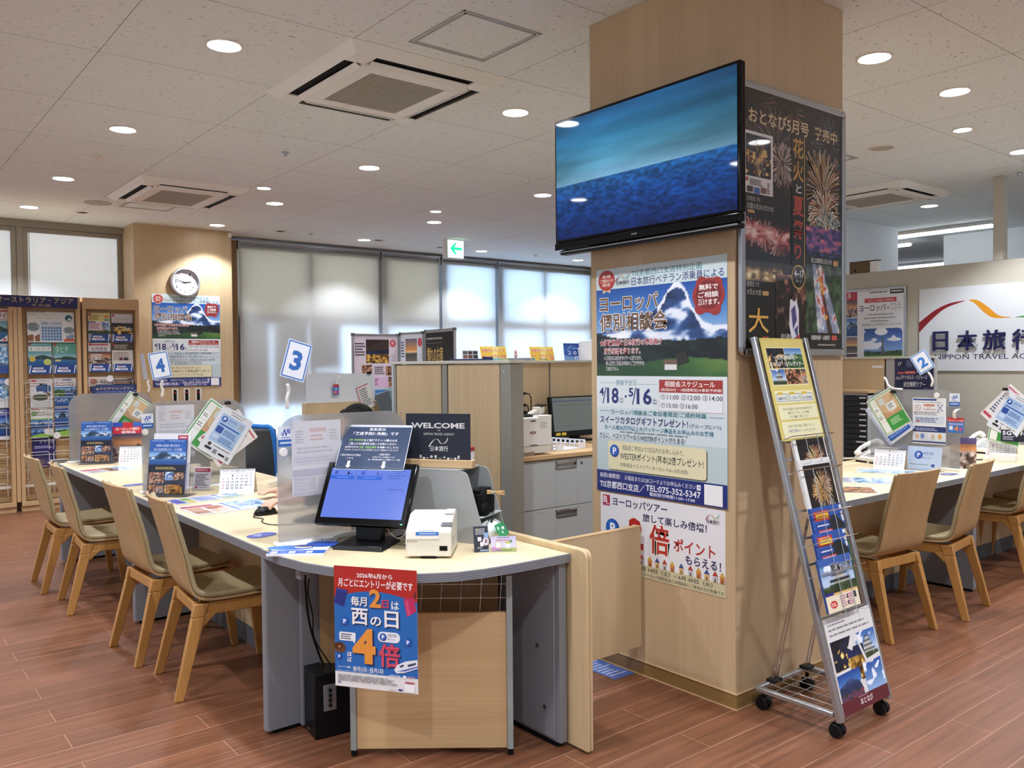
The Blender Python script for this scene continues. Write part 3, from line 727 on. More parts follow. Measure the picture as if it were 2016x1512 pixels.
for x, y, l in ((2.691, 6.06, 'tiny sprinkler head between the two air conditioners'), (4.576, 9.61, 'tiny sprinkler head above the middle of the long blind'), (8.161, 9.61, 'tiny sprinkler head right of the exit sign'), (8.0, 3.0, 'tiny sprinkler head near the right edge of the photo')):
    t = disc('sprinkler', x, y, .03, l, 'sprinkler', [(.03, 0), (.03, -.004), (.012, -.006), (.01, -.02), (.016, -.024)], M_ALU, 'sprinkler heads')
t = disc('smoke_detector', 8.9, 7.9, .06, 'small white detector at the television edge', 'smoke detector', [(.06, 0), (.06, -.012), (.04, -.03)])
# fluorescent tubes in the office behind the sign wall
def tube(x, y0, y1, label):
    t = thing('tube_light', label, 'tube light', (x, y0, CZ), 0, 'office tube lights'); L = y1 - y0
    MB().box(-.06, 0, -.04, .06, L, 0).build('fitting', M_WHITE, t, bev=.004)
    MB().prism(rrect(-.024, -.075, .024, -.04, (.02, .02, 0, 0)), .01, L - .01, 'y').build('diffuser', M_TUBE, t)
tube(10.54, 4.22, 5.49, 'long bright tube light over the office wall, nearest one'); tube(11.33, 5.57, 6.9, 'shorter bright tube light further left in the office')
tube(14.07, 6.36, 7.5, 'lowest bright tube light, far left part of the pair'); tube(14.07, 5.2, 6.33, 'lowest bright tube light, right part of the pair')
tube(9.6, 1.0, 2.4, 'tube light in the office outside the photo')
# exit sign
t = thing('exit_sign', 'green arrow exit sign hanging from the ceiling near the blinds', 'exit sign', (6.165, 9.0, 2.775), 0)
MB().box(-.03, 0, 0, .255, .07, .24).build('housing', M_WHITE, t, bev=.004)
p = Print(.245, .222, paper='e6fff4'); art(p, 'P 19c48a 14,48 42,16 56,16 40,40 90,40 90,56 40,56 56,80 42,80\nR 74 72 92 96 7fdcb8\nR 76 75 82 93 e6fff4\nR 84 75 90 93 e6fff4\nR 78 78 80 92 19c48a\nE 87 80 2 2.5 19c48a\nR 86 82 88 92 19c48a')
p.build('face', printed('exit_sign_face', .3, emit=1.1), t, (.005, -.003, .009))

# ---------------------------------------------------------------- roller blinds
def blind(x0, x1, label):
    t = thing('roller_blind', label, 'roller blind', (x0, 10.36, 0), 0, 'roller blinds on the window wall'); w = x1 - x0
    MB().box(0, -.03, 2.955, w, .05, 2.985).box(0, .0, 2.94, w, .05, 2.955).build('head_rail', M_ALU, t, bev=.003)
    MB().cyl((0.01, .03, 2.90), (w - .01, .03, 2.90), .03, n=20).build('roller', mat('blind_roll', 'bdbdb4', .7), t)
    MB().box(.012, 0, .07, w - .012, .001, 2.90).build('fabric', M_BLIND, t)
    MB().box(.012, -.006, .04, w - .012, .008, .07).build('bottom_bar', M_ALU, t, bev=.003)
    MB().box(0, -.02, 2.87, .012, .045, 2.96).build('bracket', M_ALU, t); MB().box(w - .012, -.02, 2.87, w, .045, 2.96).build('bracket', M_ALU, t)
blind(3.955, 5.945, 'widest grey roller blind, left one with shadows of notices'); blind(5.98, 6.95, 'plain grey roller blind second from the left')
blind(6.98, 7.99, 'narrow bright roller blind right of the exit sign'); blind(8.02, 10.02, 'wide bright roller blind with a cross-shaped frame shadow, far right')

# ================================================================== FURNITURE
DZ = 0.72
def edge_strip(b, path, z0, z1, th, closed=False):
    """ribbed plastic edging running along a plan path (outside on the left of travel)"""
    n = len(path); P = [Vector(p) for p in path]; N = []
    for i in range(n):
        d = (P[min(i + 1, n - 1)] - P[max(i - 1, 0)]).normalized(); N.append(Vector((d.y, -d.x)))
    prof = [(0, z0)]
    k = 5; h = (z1 - z0) / k
    for j in range(k): prof += [(th, z0 + j * h + h * .08), (th, z0 + j * h + h * .78), (th * .55, z0 + j * h + h * .82), (th * .55, z0 + (j + 1) * h)]
    prof += [(0, z1)]
    m = len(prof); vs = [((P[i] + N[i] * o).x, (P[i] + N[i] * o).y, z) for i in range(n) for o, z in prof]
    fs = [(i * m + j, (i + 1) * m + j, (i + 1) * m + j + 1, i * m + j + 1) for i in range(n - 1) for j in range(m - 1)]
    fs += [tuple(range(m - 1, -1, -1)), tuple((n - 1) * m + j for j in range(m))]
    b.add(vs, fs)
# ---- left counter, four places, runs away from the camera
t = thing('service_counter', 'long maple-topped service counter on the left with four chairs along it', 'counter', (0, 0, 0))
MB().prism(rrect(1.27, 3.12, 2.17, 6.93, (0, 0, .02, .05)), DZ - .028, DZ).build('worktop', M_TOP, t, bev=.002)
b = MB(); edge_strip(b, [(1.27 + .05 - .05 * math.cos(a), 6.88 + .05 * math.sin(a)) for a in [PI / 2 * (1 - i / 5) for i in range(6)]] + [(1.27, 6.0), (1.27, 5.0), (1.27, 4.0), (1.27, 3.12)], DZ - .031, DZ + .001, .005)
b.build('edging', M_EDGE, t)
for y in (3.108, 4.93, 6.84):
    MB().prism(rrect(1.268, y, 1.95, y + .04, (.012, 0, 0, .012)), .015, DZ - .03).build('end_panel', M_GREY, t, bev=.002)
    MB().box(1.30, y + .005, 0, 1.93, y + .035, .015).build('plinth', M_BLACKM, t)
for y0, y1 in ((3.148, 4.93), (4.97, 6.84)):
    MB().box(1.625, y0, .1, 1.645, y1, DZ - .03).build('modesty_panel', M_OAKV, t); MB().box(1.63, y0, 0, 1.645, y1, .1).build('kick_plate', M_DGREY, t)
# ---- right counter
t = thing('service_counter', 'maple-topped service counter on the right behind the pillar with chairs along it', 'counter', (0, 0, 0))
MB().prism(rrect(3.72, 2.245, 7.5, 3.15, .01), DZ - .028, DZ).build('worktop', wood('maple_worktop_sideways', 'd9c49c', 'e3d0aa', 'x', rough=.4, fine=.35), t, bev=.002)
b = MB(); edge_strip(b, [(3.72, 2.245), (4.6, 2.245), (5.5, 2.245), (7.5, 2.245)], DZ - .031, DZ + .001, .005); b.build('edging', M_EDGE, t)
for x in (3.75, 5.385, 7.3):
    MB().box(x, 2.262, .015, x + .04, 2.92, DZ - .03).build('end_panel', M_GREY, t, bev=.003); MB().box(x + .005, 2.28, 0, x + .035, 2.9, .015).build('plinth', M_BLACKM, t)
for x0, x1 in ((3.79, 5.385), (5.425, 7.3)):
    MB().box(x0, 2.61, .1, x1, 2.63, DZ - .03).build('modesty_panel', M_OAKV, t); MB().box(x0, 2.612, 0, x1, 2.63, .1).build('kick_plate', M_DGREY, t)
# ---- rounded reception desk at the near end
ang0 = math.atan2(-.369, .461)
CUR = [(1.265, 3.118), (1.268, 2.95), (1.292, 2.80), (1.331, 2.69), (1.379, 2.589), (1.443, 2.475), (1.52, 2.398), (1.622, 2.337), (1.72, 2.313), (1.83, 2.301), (1.95, 2.296), (2.098, 2.294)]
t = thing('reception_desk', 'rounded maple reception desk with grey ribbed edge at the near end of the left counter', 'desk', (0, 0, 0))
MB().prism([(2.098, 3.118)] + CUR, DZ - .028, DZ).build('worktop', M_TOP, t, bev=.001)
b = MB(); edge_strip(b, CUR, DZ - .031, DZ + .001, .005); b.build('edging', M_EDGE, t)
b = MB().box(2.056, 2.305, .02, 2.09, 3.10, DZ - .03).box(2.05, 2.33, .03, 2.056, 3.09, DZ - .04); b.build('side_panel', M_GREY, t, bev=.003)
b = MB()
for y, z in ((2.36, .60), (2.42, .36), (2.38, .14)): b.cyl((2.049, y, z), (2.043, y, z), .008, n=10)
b.build('bolt', M_CHROME, t); MB().box(2.06, 2.33, 0, 2.085, 3.08, .02).build('plinth', M_BLACKM, t)
b = MB().cyl((2.07, 2.35, 0), (2.07, 2.35, .02), .012, n=12); b.build('levelling_foot', M_BLACKM, t)
b = MB(Matrix.Translation((1.47, 3.06, 0)) @ Matrix.Rotation(ang0, 4, 'Z')); b.box(0, 0, .05, .70, .018, DZ - .03); b.build('back_panel', wood('shaded_veneer', '80643f', '8e7049', 'z'), t)  # back panel veneer darkened: the shade under the desk is put into its colour
MB().box(1.40, 3.075, .015, 1.66, 3.10, DZ - .03).build('return_panel', M_GREY, t, bev=.002)
MB().box(1.30, 2.86, DZ - .075, 1.34, 2.90, DZ - .029).build('cable_bracket', M_GREY, t, bev=.002)
# ---- wood privacy panel under the rounded edge
ang = math.atan2(2.385 - 2.754, 1.899 - 1.438); PW = math.hypot(.461, .369)
t = thing('privacy_panel', 'free standing light wood panel with grey posts under the rounded desk edge', 'privacy panel', (1.438, 2.754, 0), ang)
for x in (0, PW - .022):
    MB().box(x, -.006, .022, x + .022, .02, .655).build('post', mat('pale_grey_post', '98a09c', .45, metal=.2), t, bev=.002)
    MB().cyl((x + .011, .006, 0), (x + .011, .006, .022), .011, n=12).build('levelling_foot', M_BLACKM, t)
MB().box(.022, 0, .026, PW - .022, .018, .520).build('board', M_OAKX, t, bev=.001)
b = MB()
for i in range(8): b.cyl((.04 + .072 * i, .016 + .0, .515), (.05 + .072 * i, .016, .66), .0016, n=6)
for z in (.57, .62): b.cyl((.022, .016, z), (PW - .022, .016, z), .0016, n=6)
b.build('wire_mesh', M_CHROME, t)
# ---- standing board beside the desk, with its swing gate
t = thing('end_board', 'upright light wood board with rounded top edge closing the right side of the rounded desk', 'board', (2.101, 2.208, 0))
pr = rrect(0, .008, .75, .742, (0, 0, .02, .03))
MB().prism(pr, 0, .0135, 'x').build('inner_leaf', wood('end_board_veneer', 'bfa57c', 'cfb68c', 'z', fine=.4), t, bev=.004, seg=3)
MB().prism(pr, .0165, .03, 'x').build('outer_leaf', wood('end_board_veneer', 'bfa57c', 'cfb68c', 'z', fine=.4), t, bev=.004, seg=3)
MB().prism(rrect(.004, .01, .746, .737, (0, 0, .018, .027)), .013, .017, 'x').build('core', M_OAKV, t)
t = thing('swing_gate', 'light wood swing gate hung between the rounded desk and the pillar', 'gate', (2.135, 2.60, 0))
MB().box(0, 0, .145, .675, .028, .683).build('leaf', M_OAKV, t, bev=.001)
MB().box(0, -.001, .683, .676, .029, .687).build('top_edge', M_OAKX, t)
MB().box(-.004, .004, .25, .0, .024, .31).box(-.004, .004, .52, .0, .024, .58).build('hinge', M_CHROME, t)

# ---------------------------------------------------------------- chairs
def smooth_path(pts, n):
    out = []; P = [Vector(p) for p in pts]
    for i in range(len(P) - 1):
        a, b, c, d = P[max(i - 1, 0)], P[i], P[i + 1], P[min(i + 2, len(P) - 1)]
        for k in range(n): q = k / n; out.append(.5 * ((2 * b) + (c - a) * q + (2 * a - 5 * b + 4 * c - d) * q * q + (3 * b - a - 3 * c + d) * q ** 3))
    return out + [P[-1]]
CHP = smooth_path([(.405, .408), (.32, .404), (.2, .400), (.09, .402), (.03, .414), (-.012, .448), (-.036, .505), (-.062, .61), (-.094, .73), (-.128, .853)], 4)
def chair_pt(u, off, hw):
    f = u * (len(CHP) - 1); i = min(int(f), len(CHP) - 2); q = f - i; p = CHP[i].lerp(CHP[i + 1], q)
    d = (CHP[min(i + 1, len(CHP) - 1)] - CHP[max(i, 0)]).normalized(); nrm = Vector((d.y, -d.x))     # up on the seat, forward on the back
    return p + nrm * off
def chair_fn(off, inset, u0=0.0, u1=1.0):
    def fn(u, v):
        q = u0 + (u1 - u0) * u; p = chair_pt(q, off, 0); x = (v - .5) * 2
        hw = .2 - inset - .012 * max(0, (q - .55) / .45); hw -= .03 * max(0, 1 - q / .06) ** 2
        back = min(1, max(0, (q - .45) / .3)); bow = (.022 * back) * x * x
        return (x * hw, p.x + bow, p.y + .004 * x * x * (1 - back))
    return fn
def make_chair(label, group):
    t = thing('guest_chair', label, 'chair', (0, 0, 0), 0, group)
    MB().shell(chair_fn(0, 0), 36, 8, .011).build('plywood_shell', M_PLY, t, bev=.002)
    MB().shell(chair_fn(.0115, .006, .012, .985), 36, 8, .024).build('upholstery', M_PAD, t, bev=.009, seg=3)
    b = MB()
    for s in (-1, 1): b.hexa([(s * .176 - .012, .03, .345), (s * .176 + .012, .03, .345), (s * .176 + .012, .38, .345), (s * .176 - .012, .38, .345)], [(s * .176 - .012, .03, .398), (s * .176 + .012, .03, .398), (s * .176 + .012, .38, .398), (s * .176 - .012, .38, .398)])
    b.box(-.165, .012, .35, .165, .034, .398).box(-.165, .36, .35, .165, .38, .398)
    b.build('apron', M_HONEY, t, bev=.003)
    for s in (-1, 1):
        f0, f1 = s * .2, s * .178
        def q(x, w, y0, y1, z): return [(x - w, y0, z), (x + w, y0, z), (x + w, y1, z), (x - w, y1, z)]
        b = MB(); b.hexa(q(f0, .013, -.084, -.046, 0), q(f1, .016, -.004, .052, .34)); b.hexa(q(f1, .016, -.004, .052, .34), q(f1 - s * .003, .016, .008, .07, .398))
        b.hexa(q(f1, .0145, .04, .05, .30), q(f1, .0145, .04, .105, .352)); b.build('leg', M_HONEY, t, bev=.004)
        b = MB(); b.hexa(q(f0 * .97, .013, .392, .425, 0), q(f1, .016, .345, .40, .34)); b.hexa(q(f1, .016, .345, .40, .34), q(f1, .016, .34, .395, .398)); b.build('leg', M_HONEY, t, bev=.004)
    return t
gl, gr = 'guest chairs along the left counter', 'guest chairs along the right counter'
c0 = make_chair('guest chair nearest the camera at the left counter, beside the rounded desk', gl)
c0.location = (1.195, 3.868, 0); c0.rotation_euler.z = -PI / 2 - .08
def chair(x, y, a, l, g): return dup(c0, (x, y, 0), a, l, g)
chair(1.155, 4.425, -PI / 2 + .04, 'second guest chair from the camera at the left counter', gl)
chair(1.11, 5.56, -PI / 2 - .07, 'third guest chair from the camera at the left counter', gl)
chair(1.075, 6.185, -PI / 2 - .02, 'fourth and farthest guest chair at the left counter, near the brochure shelves', gl)
chair(4.30, 2.165, -.08, 'guest chair at the right counter just behind the brochure stand', gr)
chair(4.955, 2.13, .13, 'second guest chair at the right counter, turned toward the next place', gr)
chair(6.15, 2.23, .02, 'guest chair at the right edge of the photo showing seat and front legs', gr)
chair(6.72, 2.22, .0, 'guest chair farthest right, only its seat edge in the photo', gr)

# ---------------------------------------------------------------- brochure shelves against the far left
SY = 9.54
def shelf_unit(x0, x1, label):
    t = thing('brochure_shelf', label, 'brochure shelf', (x0, SY, 0), 0, 'wooden brochure shelves'); w = x1 - x0
    MB().box(0, 0, .055, .035, .40, 2.02).build('side_panel', M_SHELF, t, bev=.002); MB().box(w - .035, 0, .055, w, .40, 2.02).build('side_panel', M_SHELF, t, bev=.002)
    MB().box(0, 0, 2.02, w, .40, 2.135).build('top_rail', M_SHELF, t, bev=.002)
    MB().box(.035, .10, .10, w - .035, .118, 2.02).build('back_panel', wood('shelf_back_veneer', 'a88a5f', 'b6976b', 'z'), t)
    MB().box(0, .01, 0, w, .38, .055).box(.0, -.008, .055, w, .02, .10).build('plinth', M_SHELF, t, bev=.002)
    b = MB(); zs = [1.30 - .145 * k for k in range(8)]
    n = 2
    for k in range(n):
        a, c = .045 + k * (w - .09) / n + .02, .045 + (k + 1) * (w - .09) / n - .02
        for z in zs:
            yo = .055
            b.tube([(a, yo, z - .125), (a, yo, z - .012), (a + .012, yo, z), (c - .012, yo, z), (c, yo, z - .012), (c, yo, z - .125)], .0032, 6)
    for z in zs: b.tube([(.038, yo + .004, z - .03), (w - .038, yo + .004, z - .03)], .0026, 6)
    b.box(.036, .05, .235, w - .036, .058, .26)
    b.build('wire_rack', mat('white_coated_wire', 'dcd8d0', .35), t)
    return t
shelf_unit(.70, 1.385, 'brochure shelf cut by the left photo edge'); shelf_unit(1.43, 1.99, 'middle brochure shelf with the calendar notice and Australia leaflets'); shelf_unit(2.01, 2.56, 'right brochure shelf beside the clock column with Asia leaflets')
tag(MB().box(0, 0, 0, .035, .05, 1.92).build('shelf_post', M_SHELF, loc=(1.39, SY + .0, .10)), 'narrow wood post between the left and middle brochure shelves', 'post')
p = Print(1.30, .115, th=.008, paper='232a5c'); art(p, 'T 45 12 97 62 cdb98a 1 オーストラリア・アジア\nT 68 68 81 92 cdb98a 0 その他\nP cdb98a 30,80 31,70 32,80 31,90\nR 25 79 36 81 cdb98a')
tag(p.build('shelf_header', PAPER, loc=(.665, SY - .009, 2.018)), 'navy header sign with gold lettering along the top of the brochure shelves', 'sign')

# ================================================================== POSTERS AND SIGNS ON THE PILLAR
def nta(p, x0, y0, x1, y1, txt='1d1d3a', red='8f1c28', yel='c8962a', grn='3f8f4a'):
    """the three-colour swoosh with the agency name"""
    w, h = x1 - x0, y1 - y0; q = p.h / p.w
    P = lambda a, b: (x0 + a * w, (y0 + b * h))
    p.curve([P(0, .66), P(.12, .38), P(.25, .14), P(.38, .04)], [w * .03, w * .028, w * .012, .1], red)
    p.curve([P(.40, .03), P(.5, .12), P(.6, .34), P(.68, .40)], [.1, w * .02, w * .022, .1], yel)
    p.curve([P(.70, .40), P(.85, .32), P(.95, .12), P(.99, -.1)], [.1, w * .02, w * .022, w * .008], grn)
    p.text(x0 + .08 * w, y0 + .58 * h, x1, y1, txt, '日本旅行', 1.5)
def coin(p, cx, cy, r):
    q = p.w / p.h; p.ell(cx, cy, r, r * q, '1c3f94'); p.ell(cx - .12 * r, cy - .1 * r * q, r * .85, r * .85 * q, '2a66c0')
    p.text(cx - .36 * r, cy - .55 * r * q, cx + .42 * r, cy + .55 * r * q, 'f4f6fa', 'P', 4)
def europe_poster():
    p = Print(.754, 1.04, paper='c3d3d4')
    art(p, '''R 0 0 100 9.2 ccdcdd
T 30 1.8 83 4.7 2f7f8c 1 TiS京都西口支店特別企画
T 30 5.0 98 8.6 1b2a6b 1 日本旅行ベテラン添乗員による
I 0 9.2 100 48 mountain 5
P d8c9a0 5,7 13,7 12,11 9,10 6,11
E 9 5.2 7.2 4.6 b3332a
T 5.5 2.6 12.5 4.2 f6ead8 1 新規
T 3.3 4.5 14.8 6.0 f6ead8 1 ご相談の方
T 5.5 6.3 12.5 7.9 f6ead8 1 限定
H 3 12.2 51 19.4 6b4a2a f4f1ea 3 ヨーロッパ
H 3 20.0 58 28.2 6b4a2a f4f1ea 2.2 個別相談会
H 3 31.7 54 34.6 b02c36 f4f1ea 1 ★経験豊富な日本旅行の添乗員が
H 6.5 35.5 37 38.3 b02c36 f4f1ea 1 旅行相談を承ります。
H 6.5 39.2 38 41.0 2a2a2a e4e4e0 0 ※ご相談は添乗員付きツアーに限ります。
H 8 41.5 40 43.3 2a2a2a e4e4e0 0 個人旅行ご相談は通常のご来店予約を
H 8 44.0 19 45.6 2a2a2a e4e4e0 0 ご利用下さい。
E 87.5 15.5 11 7 9c2f2c
E 83 10.5 4 2.6 9c2f2c
E 93 11 4 2.6 9c2f2c
E 92 21 4 2.6 9c2f2c
E 82 20.5 4 2.6 9c2f2c
E 87.5 15.3 9 5.8 7a1f20
T 81 11 94 13.4 f7f2ea 2 無料で
T 80.5 14 94.5 16.4 f7f2ea 2 ご相談
T 80.5 17 95 19.4 f7f2ea 2 頂けます。
P 6f5a48 55,41 66,41 66,43 55,43
R 56 43 65 45.3 e2e2de
P 2a2622 64,38.5 72,38 74,42 66,43.5
R 0 48 100 90.6 dfe6e8
R 0 62 100 76 d2dee1
R 0 76 100 90.6 bfd0d2
R 3 51 16 51.15 5a8a98
R 34 51.4 50 51.55 5a8a98
T 17 49.7 33.5 52.1 2f7f8c 0 開催予定日
T 2.5 53.2 6.3 57 1b2a6b 3 4
P 1b2a6b 7.8,53 8.6,53 5.8,60.5 5,60.5
T 9 53.2 19 60.3 1b2a6b 3 18
T 20 57.2 23 60.3 1b2a6b 1 (土)
E 25 57 .8 .6 1b2a6b
T 27.5 53.2 31.3 57 1b2a6b 3 5
P 1b2a6b 33,53 33.8,53 31,60.5 30.2,60.5
T 34 53.2 46 60.3 1b2a6b 3 16
T 46.8 57.2 49.8 60.3 1b2a6b 1 (土)
R 51.6 49.3 97.4 62.6 c9b6b2
R 51.9 54.6 97.1 62.4 e9edef
R 51.9 49.5 97.1 54.8 a33328
T 56 49.9 92 52.4 f6f1ea 2 相談会スケジュール
T 53 52.9 96.3 54.4 f6f1ea 1 (各回60分・1組様限定)※事前予約制
T 53 55.5 97 57.8 2a2a35 1 ①11:00 ②12:00 ③14:00
T 53 59.1 80 61.3 2a2a35 1 ④15:00 ⑤16:00
R 3 63.6 12 63.75 5a8a98
R 88 64.2 98 64.35 5a8a98
T 12.5 62.8 86 65.0 2f7f8c 1 ヨーロッパ相談会ご参加者限定!ご成約特典
T 3 65.8 73 69.3 1f2f6a 1.5 スイーツカタログギフトプレゼント!
T 74 67.3 96 69.3 1f2f6a 0 (グループに1つ)
T 7 69.9 91 72 3a7f98 1 お一人様30万円以上のパッケージ商品をお申込みのお客様
F 20 72.4 74 73.2 7f8a8a 1
T 2.5 73.5 71 76 2a3550 0 さらに、ベストツアーならWESTERポイントがたまる!
Q 10.5 77.4 86.6 90.2 2 5a5a48
Q 10 77 86 89.8 2 e6dfb8
T 22 78.5 70 80.8 3a3a30 0 相談会ご参加より7日以内のお申し込みで、
T 20 81.6 84 85.6 2a2a2a 1 WESTERポイント(基本)2倍プレゼント!
T 20 86.4 73 88.5 3a3a30 0 対象商品:ベストツアーヨーロッパ(4~10月出発)
R 0 90.6 100 100 1f2f78
T 2.5 91.8 20 93.9 eef0f6 1 各回1組限定!
T 24 91.9 82 94.1 eef0f6 0 お電話またはQRコードよりお申込みください➡
T 2.5 95.2 40 98.6 f4f4f8 2 TiS京都西口支店／
T 41 94.7 82 97.3 f4f4f8 2 TEL:075-352-5347
T 44 97.7 78 99.3 eef0f6 1 電話受付時間11:00~17:00
R 84.5 91.2 97 99.4 f2f2f2''')
    coin(p, 15.4, 81.5, 3.9); nta(p, 17, 3.4, 28.5, 7.6); return p
ep = europe_poster().build('travel_poster', GLOSS, loc=(PX0 - .002, 2.901, .816), rotz=FACE_X)
tag(ep, 'large mountain poster about a Europe travel consultation on the near side of the pillar', 'poster')
e2 = ep.copy(); COL.objects.link(e2); e2.location = (2.82, 9.997, 1.19); e2.rotation_euler = (0, 0, 0); e2.scale = (1.017, 1, 1.012)
tag(e2, 'mountain poster about a Europe travel consultation on the far column under the clock', 'poster')
p = Print(.722, .36, paper='e6e6e8')
art(p, '''R 2 3 8.6 17 a8324a
T 2.6 4.5 6.2 13 f4e6ea 3 B
T 5.2 12.5 8.2 15.5 f4e6ea 0 Best
T 11 4.5 57 15.5 1d2252 4 ヨーロッパツアー
T 37 19 87 29.5 1d2252 3.5 旅して楽しみ倍増！
H 25 27 37.5 66 b5302a f2efe6 4 2
H 42.5 30 58.5 67 b5302a f2efe6 4 倍
T 62 42 93 58 b5302a 4 ポイント
T 71 60 97 71 1d2252 4 もらえる！
R 0 84 100 100 c9c19a
T 20 86 91 91.5 1d2233 3 2026年 3月 14日（土）~ 6月 30日（火）
T 38 93.4 99 98 1d2233 1 ヨーロッパ説明会または相談会にご参加の方が対象です''')
for i, cx in enumerate((36, 43, 49, 55, 61, 68, 75, 81, 87, 93, 98)):
    c = ('b03a2a', 'd0a23a', '2f4f8a')[i % 3]; p.rect(cx - 1.6, 77, cx + 1.6, 84, ('c0c2c0', 'c87a4a', 'd8b070')[i % 3]); p.poly([(cx - 2, 77), (cx, 71), (cx + 2, 77)], c); p.rect(cx - .5, 80, cx + .5, 84, '6a5040')
coin(p, 11, 45, 6); nta(p, 86.5, 6, 96, 17)
tag(p.build('points_poster', GLOSS, loc=(PX0 - .0012, 2.883, .447), rotz=FACE_X), 'white poster with big red double points lettering low on the pillar behind the gate', 'poster')
# fireworks poster in its silver snap frame on the other side of the pillar
t = thing('framed_poster', 'tall silver framed fireworks festival poster on the right side of the pillar', 'framed poster', (2.852, PY0 - .022, 1.440))
FW, FH = .785, 1.112; b = MB()
outer = rrect(0, 0, FW, FH, .03); n = len(outer)
for (x0, z0, x1, z1) in ((.03, 0, FW - .03, .03), (.03, FH - .03, FW - .03, FH), (0, .03, .03, FH - .03), (FW - .03, .03, FW, FH - .03)): b.box(x0, -.002, z0, x1, .018, z1)
b.build('frame', M_ALU, t, bev=.005, seg=3)
b = MB()
for cx, cz, a in ((.03, .03, PI), (FW - .03, .03, 1.5 * PI), (FW - .03, FH - .03, 0), (.03, FH - .03, .5 * PI)):
    b.prism([(cx, cz)] + arc(cx, cz, .031, a, a + PI / 2, 8), -.003, .018, 'y')
b.build('corner', M_CHROME, t, bev=.002)
p = Print(FW - .056, FH - .056, paper='121110'); gold = ['c9a05a', 'e8d2a0', 'a87a4a', 'd8b8a0']
p.burst(30, 20, 26, 120, ['8a6a58', 'b09080', '6a4a3a', '9a8a80'], 1, .25); p.burst(84, 14, 20, 110, ['6a6e80', '8a90a0', '55586a'], 2, .22, clip=(50, 0, 99, 60))
p.burst(10, 6, 22, 60, ['7a5a44', '94725a'], 3, .25, clip=(0, 0, 60, 50)); p.burst(48, 4, 14, 30, ['9a5a4a', 'c89a84'], 4, .3)
p.burst(36, 26, 14, 200, ['e8d0c0', 'c8aaa0', 'f4ece0', 'b88a8a'], 5, .3)
p.burst(78, 34, 30, 260, gold + ['c87a6a', 'f4e2c0', 'ffe8c0'], 6, .45, clip=(60, 10, 99, 50)); p.burst(80, 42, 18, 190, ['fff6e0', 'ffe0b8', 'f0a890'], 7, .5, clip=(60, 10, 99, 52))
p.burst(84, 49, 16, 150, ['b8dcd4', 'e0f0ea', '8ab8b8'], 8, .35, clip=(60, 36, 99, 56))
p.pic(0, 47.5, 43, 63, 'redfire', 4)
for i, (cx, cy) in enumerate(((8, 54), (19, 55), (31, 58))): p.burst(cx, cy, 10, 70, ['e89a94', 'c85a58', 'ffe0d8'], 20 + i, .25, .02, clip=(0, 46, 44, 66))
p.pic(0, 63, 36, 73.5, 'goldfire', 6)
art(p, '''I 60 49 99 61 purple 8
I 60 64.5 99 93 parade 9
I 29 70 60 96 crowd 5
R 45.5 12.8 58 66 121110
T 4 7.2 63 13 dcc79c 2 おとなび5月号
T 69 7.4 94 13 dcc79c 2 発売中
T 46.5 14.3 57.5 22.4 c8943e 4 花
T 46.5 23.6 57.5 31.8 c8943e 4 火
T 49.5 33 55.5 36.4 e8e4dc 2 と
T 46.5 37.9 57.5 45.7 c04a38 3 夏
T 46.5 47.3 57.5 55.4 c04a38 3 祭
T 48 57 55 63.4 c04a38 3 り
P cfae5a 58,13 58.7,13 58.7,66 58,66
E 52 70.5 7.2 4.9 c9a85a
E 52 70.5 6.4 4.35 121110
T 47.5 67.6 57.5 70.6 f0ece4 2 4~17
T 49 71.4 55.5 73 f0ece4 0 ページ
R 0 16.3 26.5 40 e4e0dc
I 1 17.5 24.5 33.5 night 12
T 2 41.2 14 43 d8d4cc 0 川北まつり
T 2 43.8 27 46 d8d4cc 0 北國大花火川北大会
Q 2.5 46.4 9 47.6 .5 c8a064
T 1.5 74 13 76 d8d4cc 0 長岡まつり
T 1.5 76.8 15 79 d8d4cc 0 大花火大会
Q 16 77.3 22 79 .5 c8a064
T 3 84 22 93.6 e8b45a 1 大
T 3.5 95.2 11 97 d8d4cc 0 大文字
Q 16 95 22 97.2 .5 c04a44
T 34 93.6 46 95.6 e8e4dc 1 おわら風の盆
Q 48 93.4 53 95.4 .5 c04a44
T 65 61.8 88 64 e8e4dc 1 松江水郷祭湖上花火大会
Q 89 62.2 95 64.4 .5 c8a064
T 65 94 86 96 e8e4dc 1 祇園祭後祭・山鉾巡行
Q 87.5 94 93.5 96 .5 c04a44
F 72 97.6 92 98.6 b0aca4 1
P e6e4ea 43,80 49,79 52,84 52,94 45,96 42,90
P 4a4a80 44,84 48,82 50,88 46,92
P 4a4a80 47,92 51,90 51,96
E 47 79 2 1.6 3a2420
F 4.5 34.5 17 37 5a5652 4
R 2 37.4 7.4 39.6 3a3230
R 8.4 37.6 13.8 39.9 3a6ab0
R 14.8 37.2 20 39.4 7a5a4a
R .8 34.2 3 35.6 c04438
F 21 35 23 39.5 4a4846 5''')
p.burst(12, 25, 10, 60, gold, 31, .25, .05, clip=(1, 17.5, 24.5, 33.5)); p.burst(14, 30, 6, 50, ['c8b8a0', 'a8a098'], 32, .2, .05, clip=(1, 17.5, 24.5, 33.5))
p.build('poster_print', FILM, t, (.028, .004, .028))
MB().box(.03, .006, .03, FW - .03, .018, FH - .03).build('backing_board', M_WHITE, t)

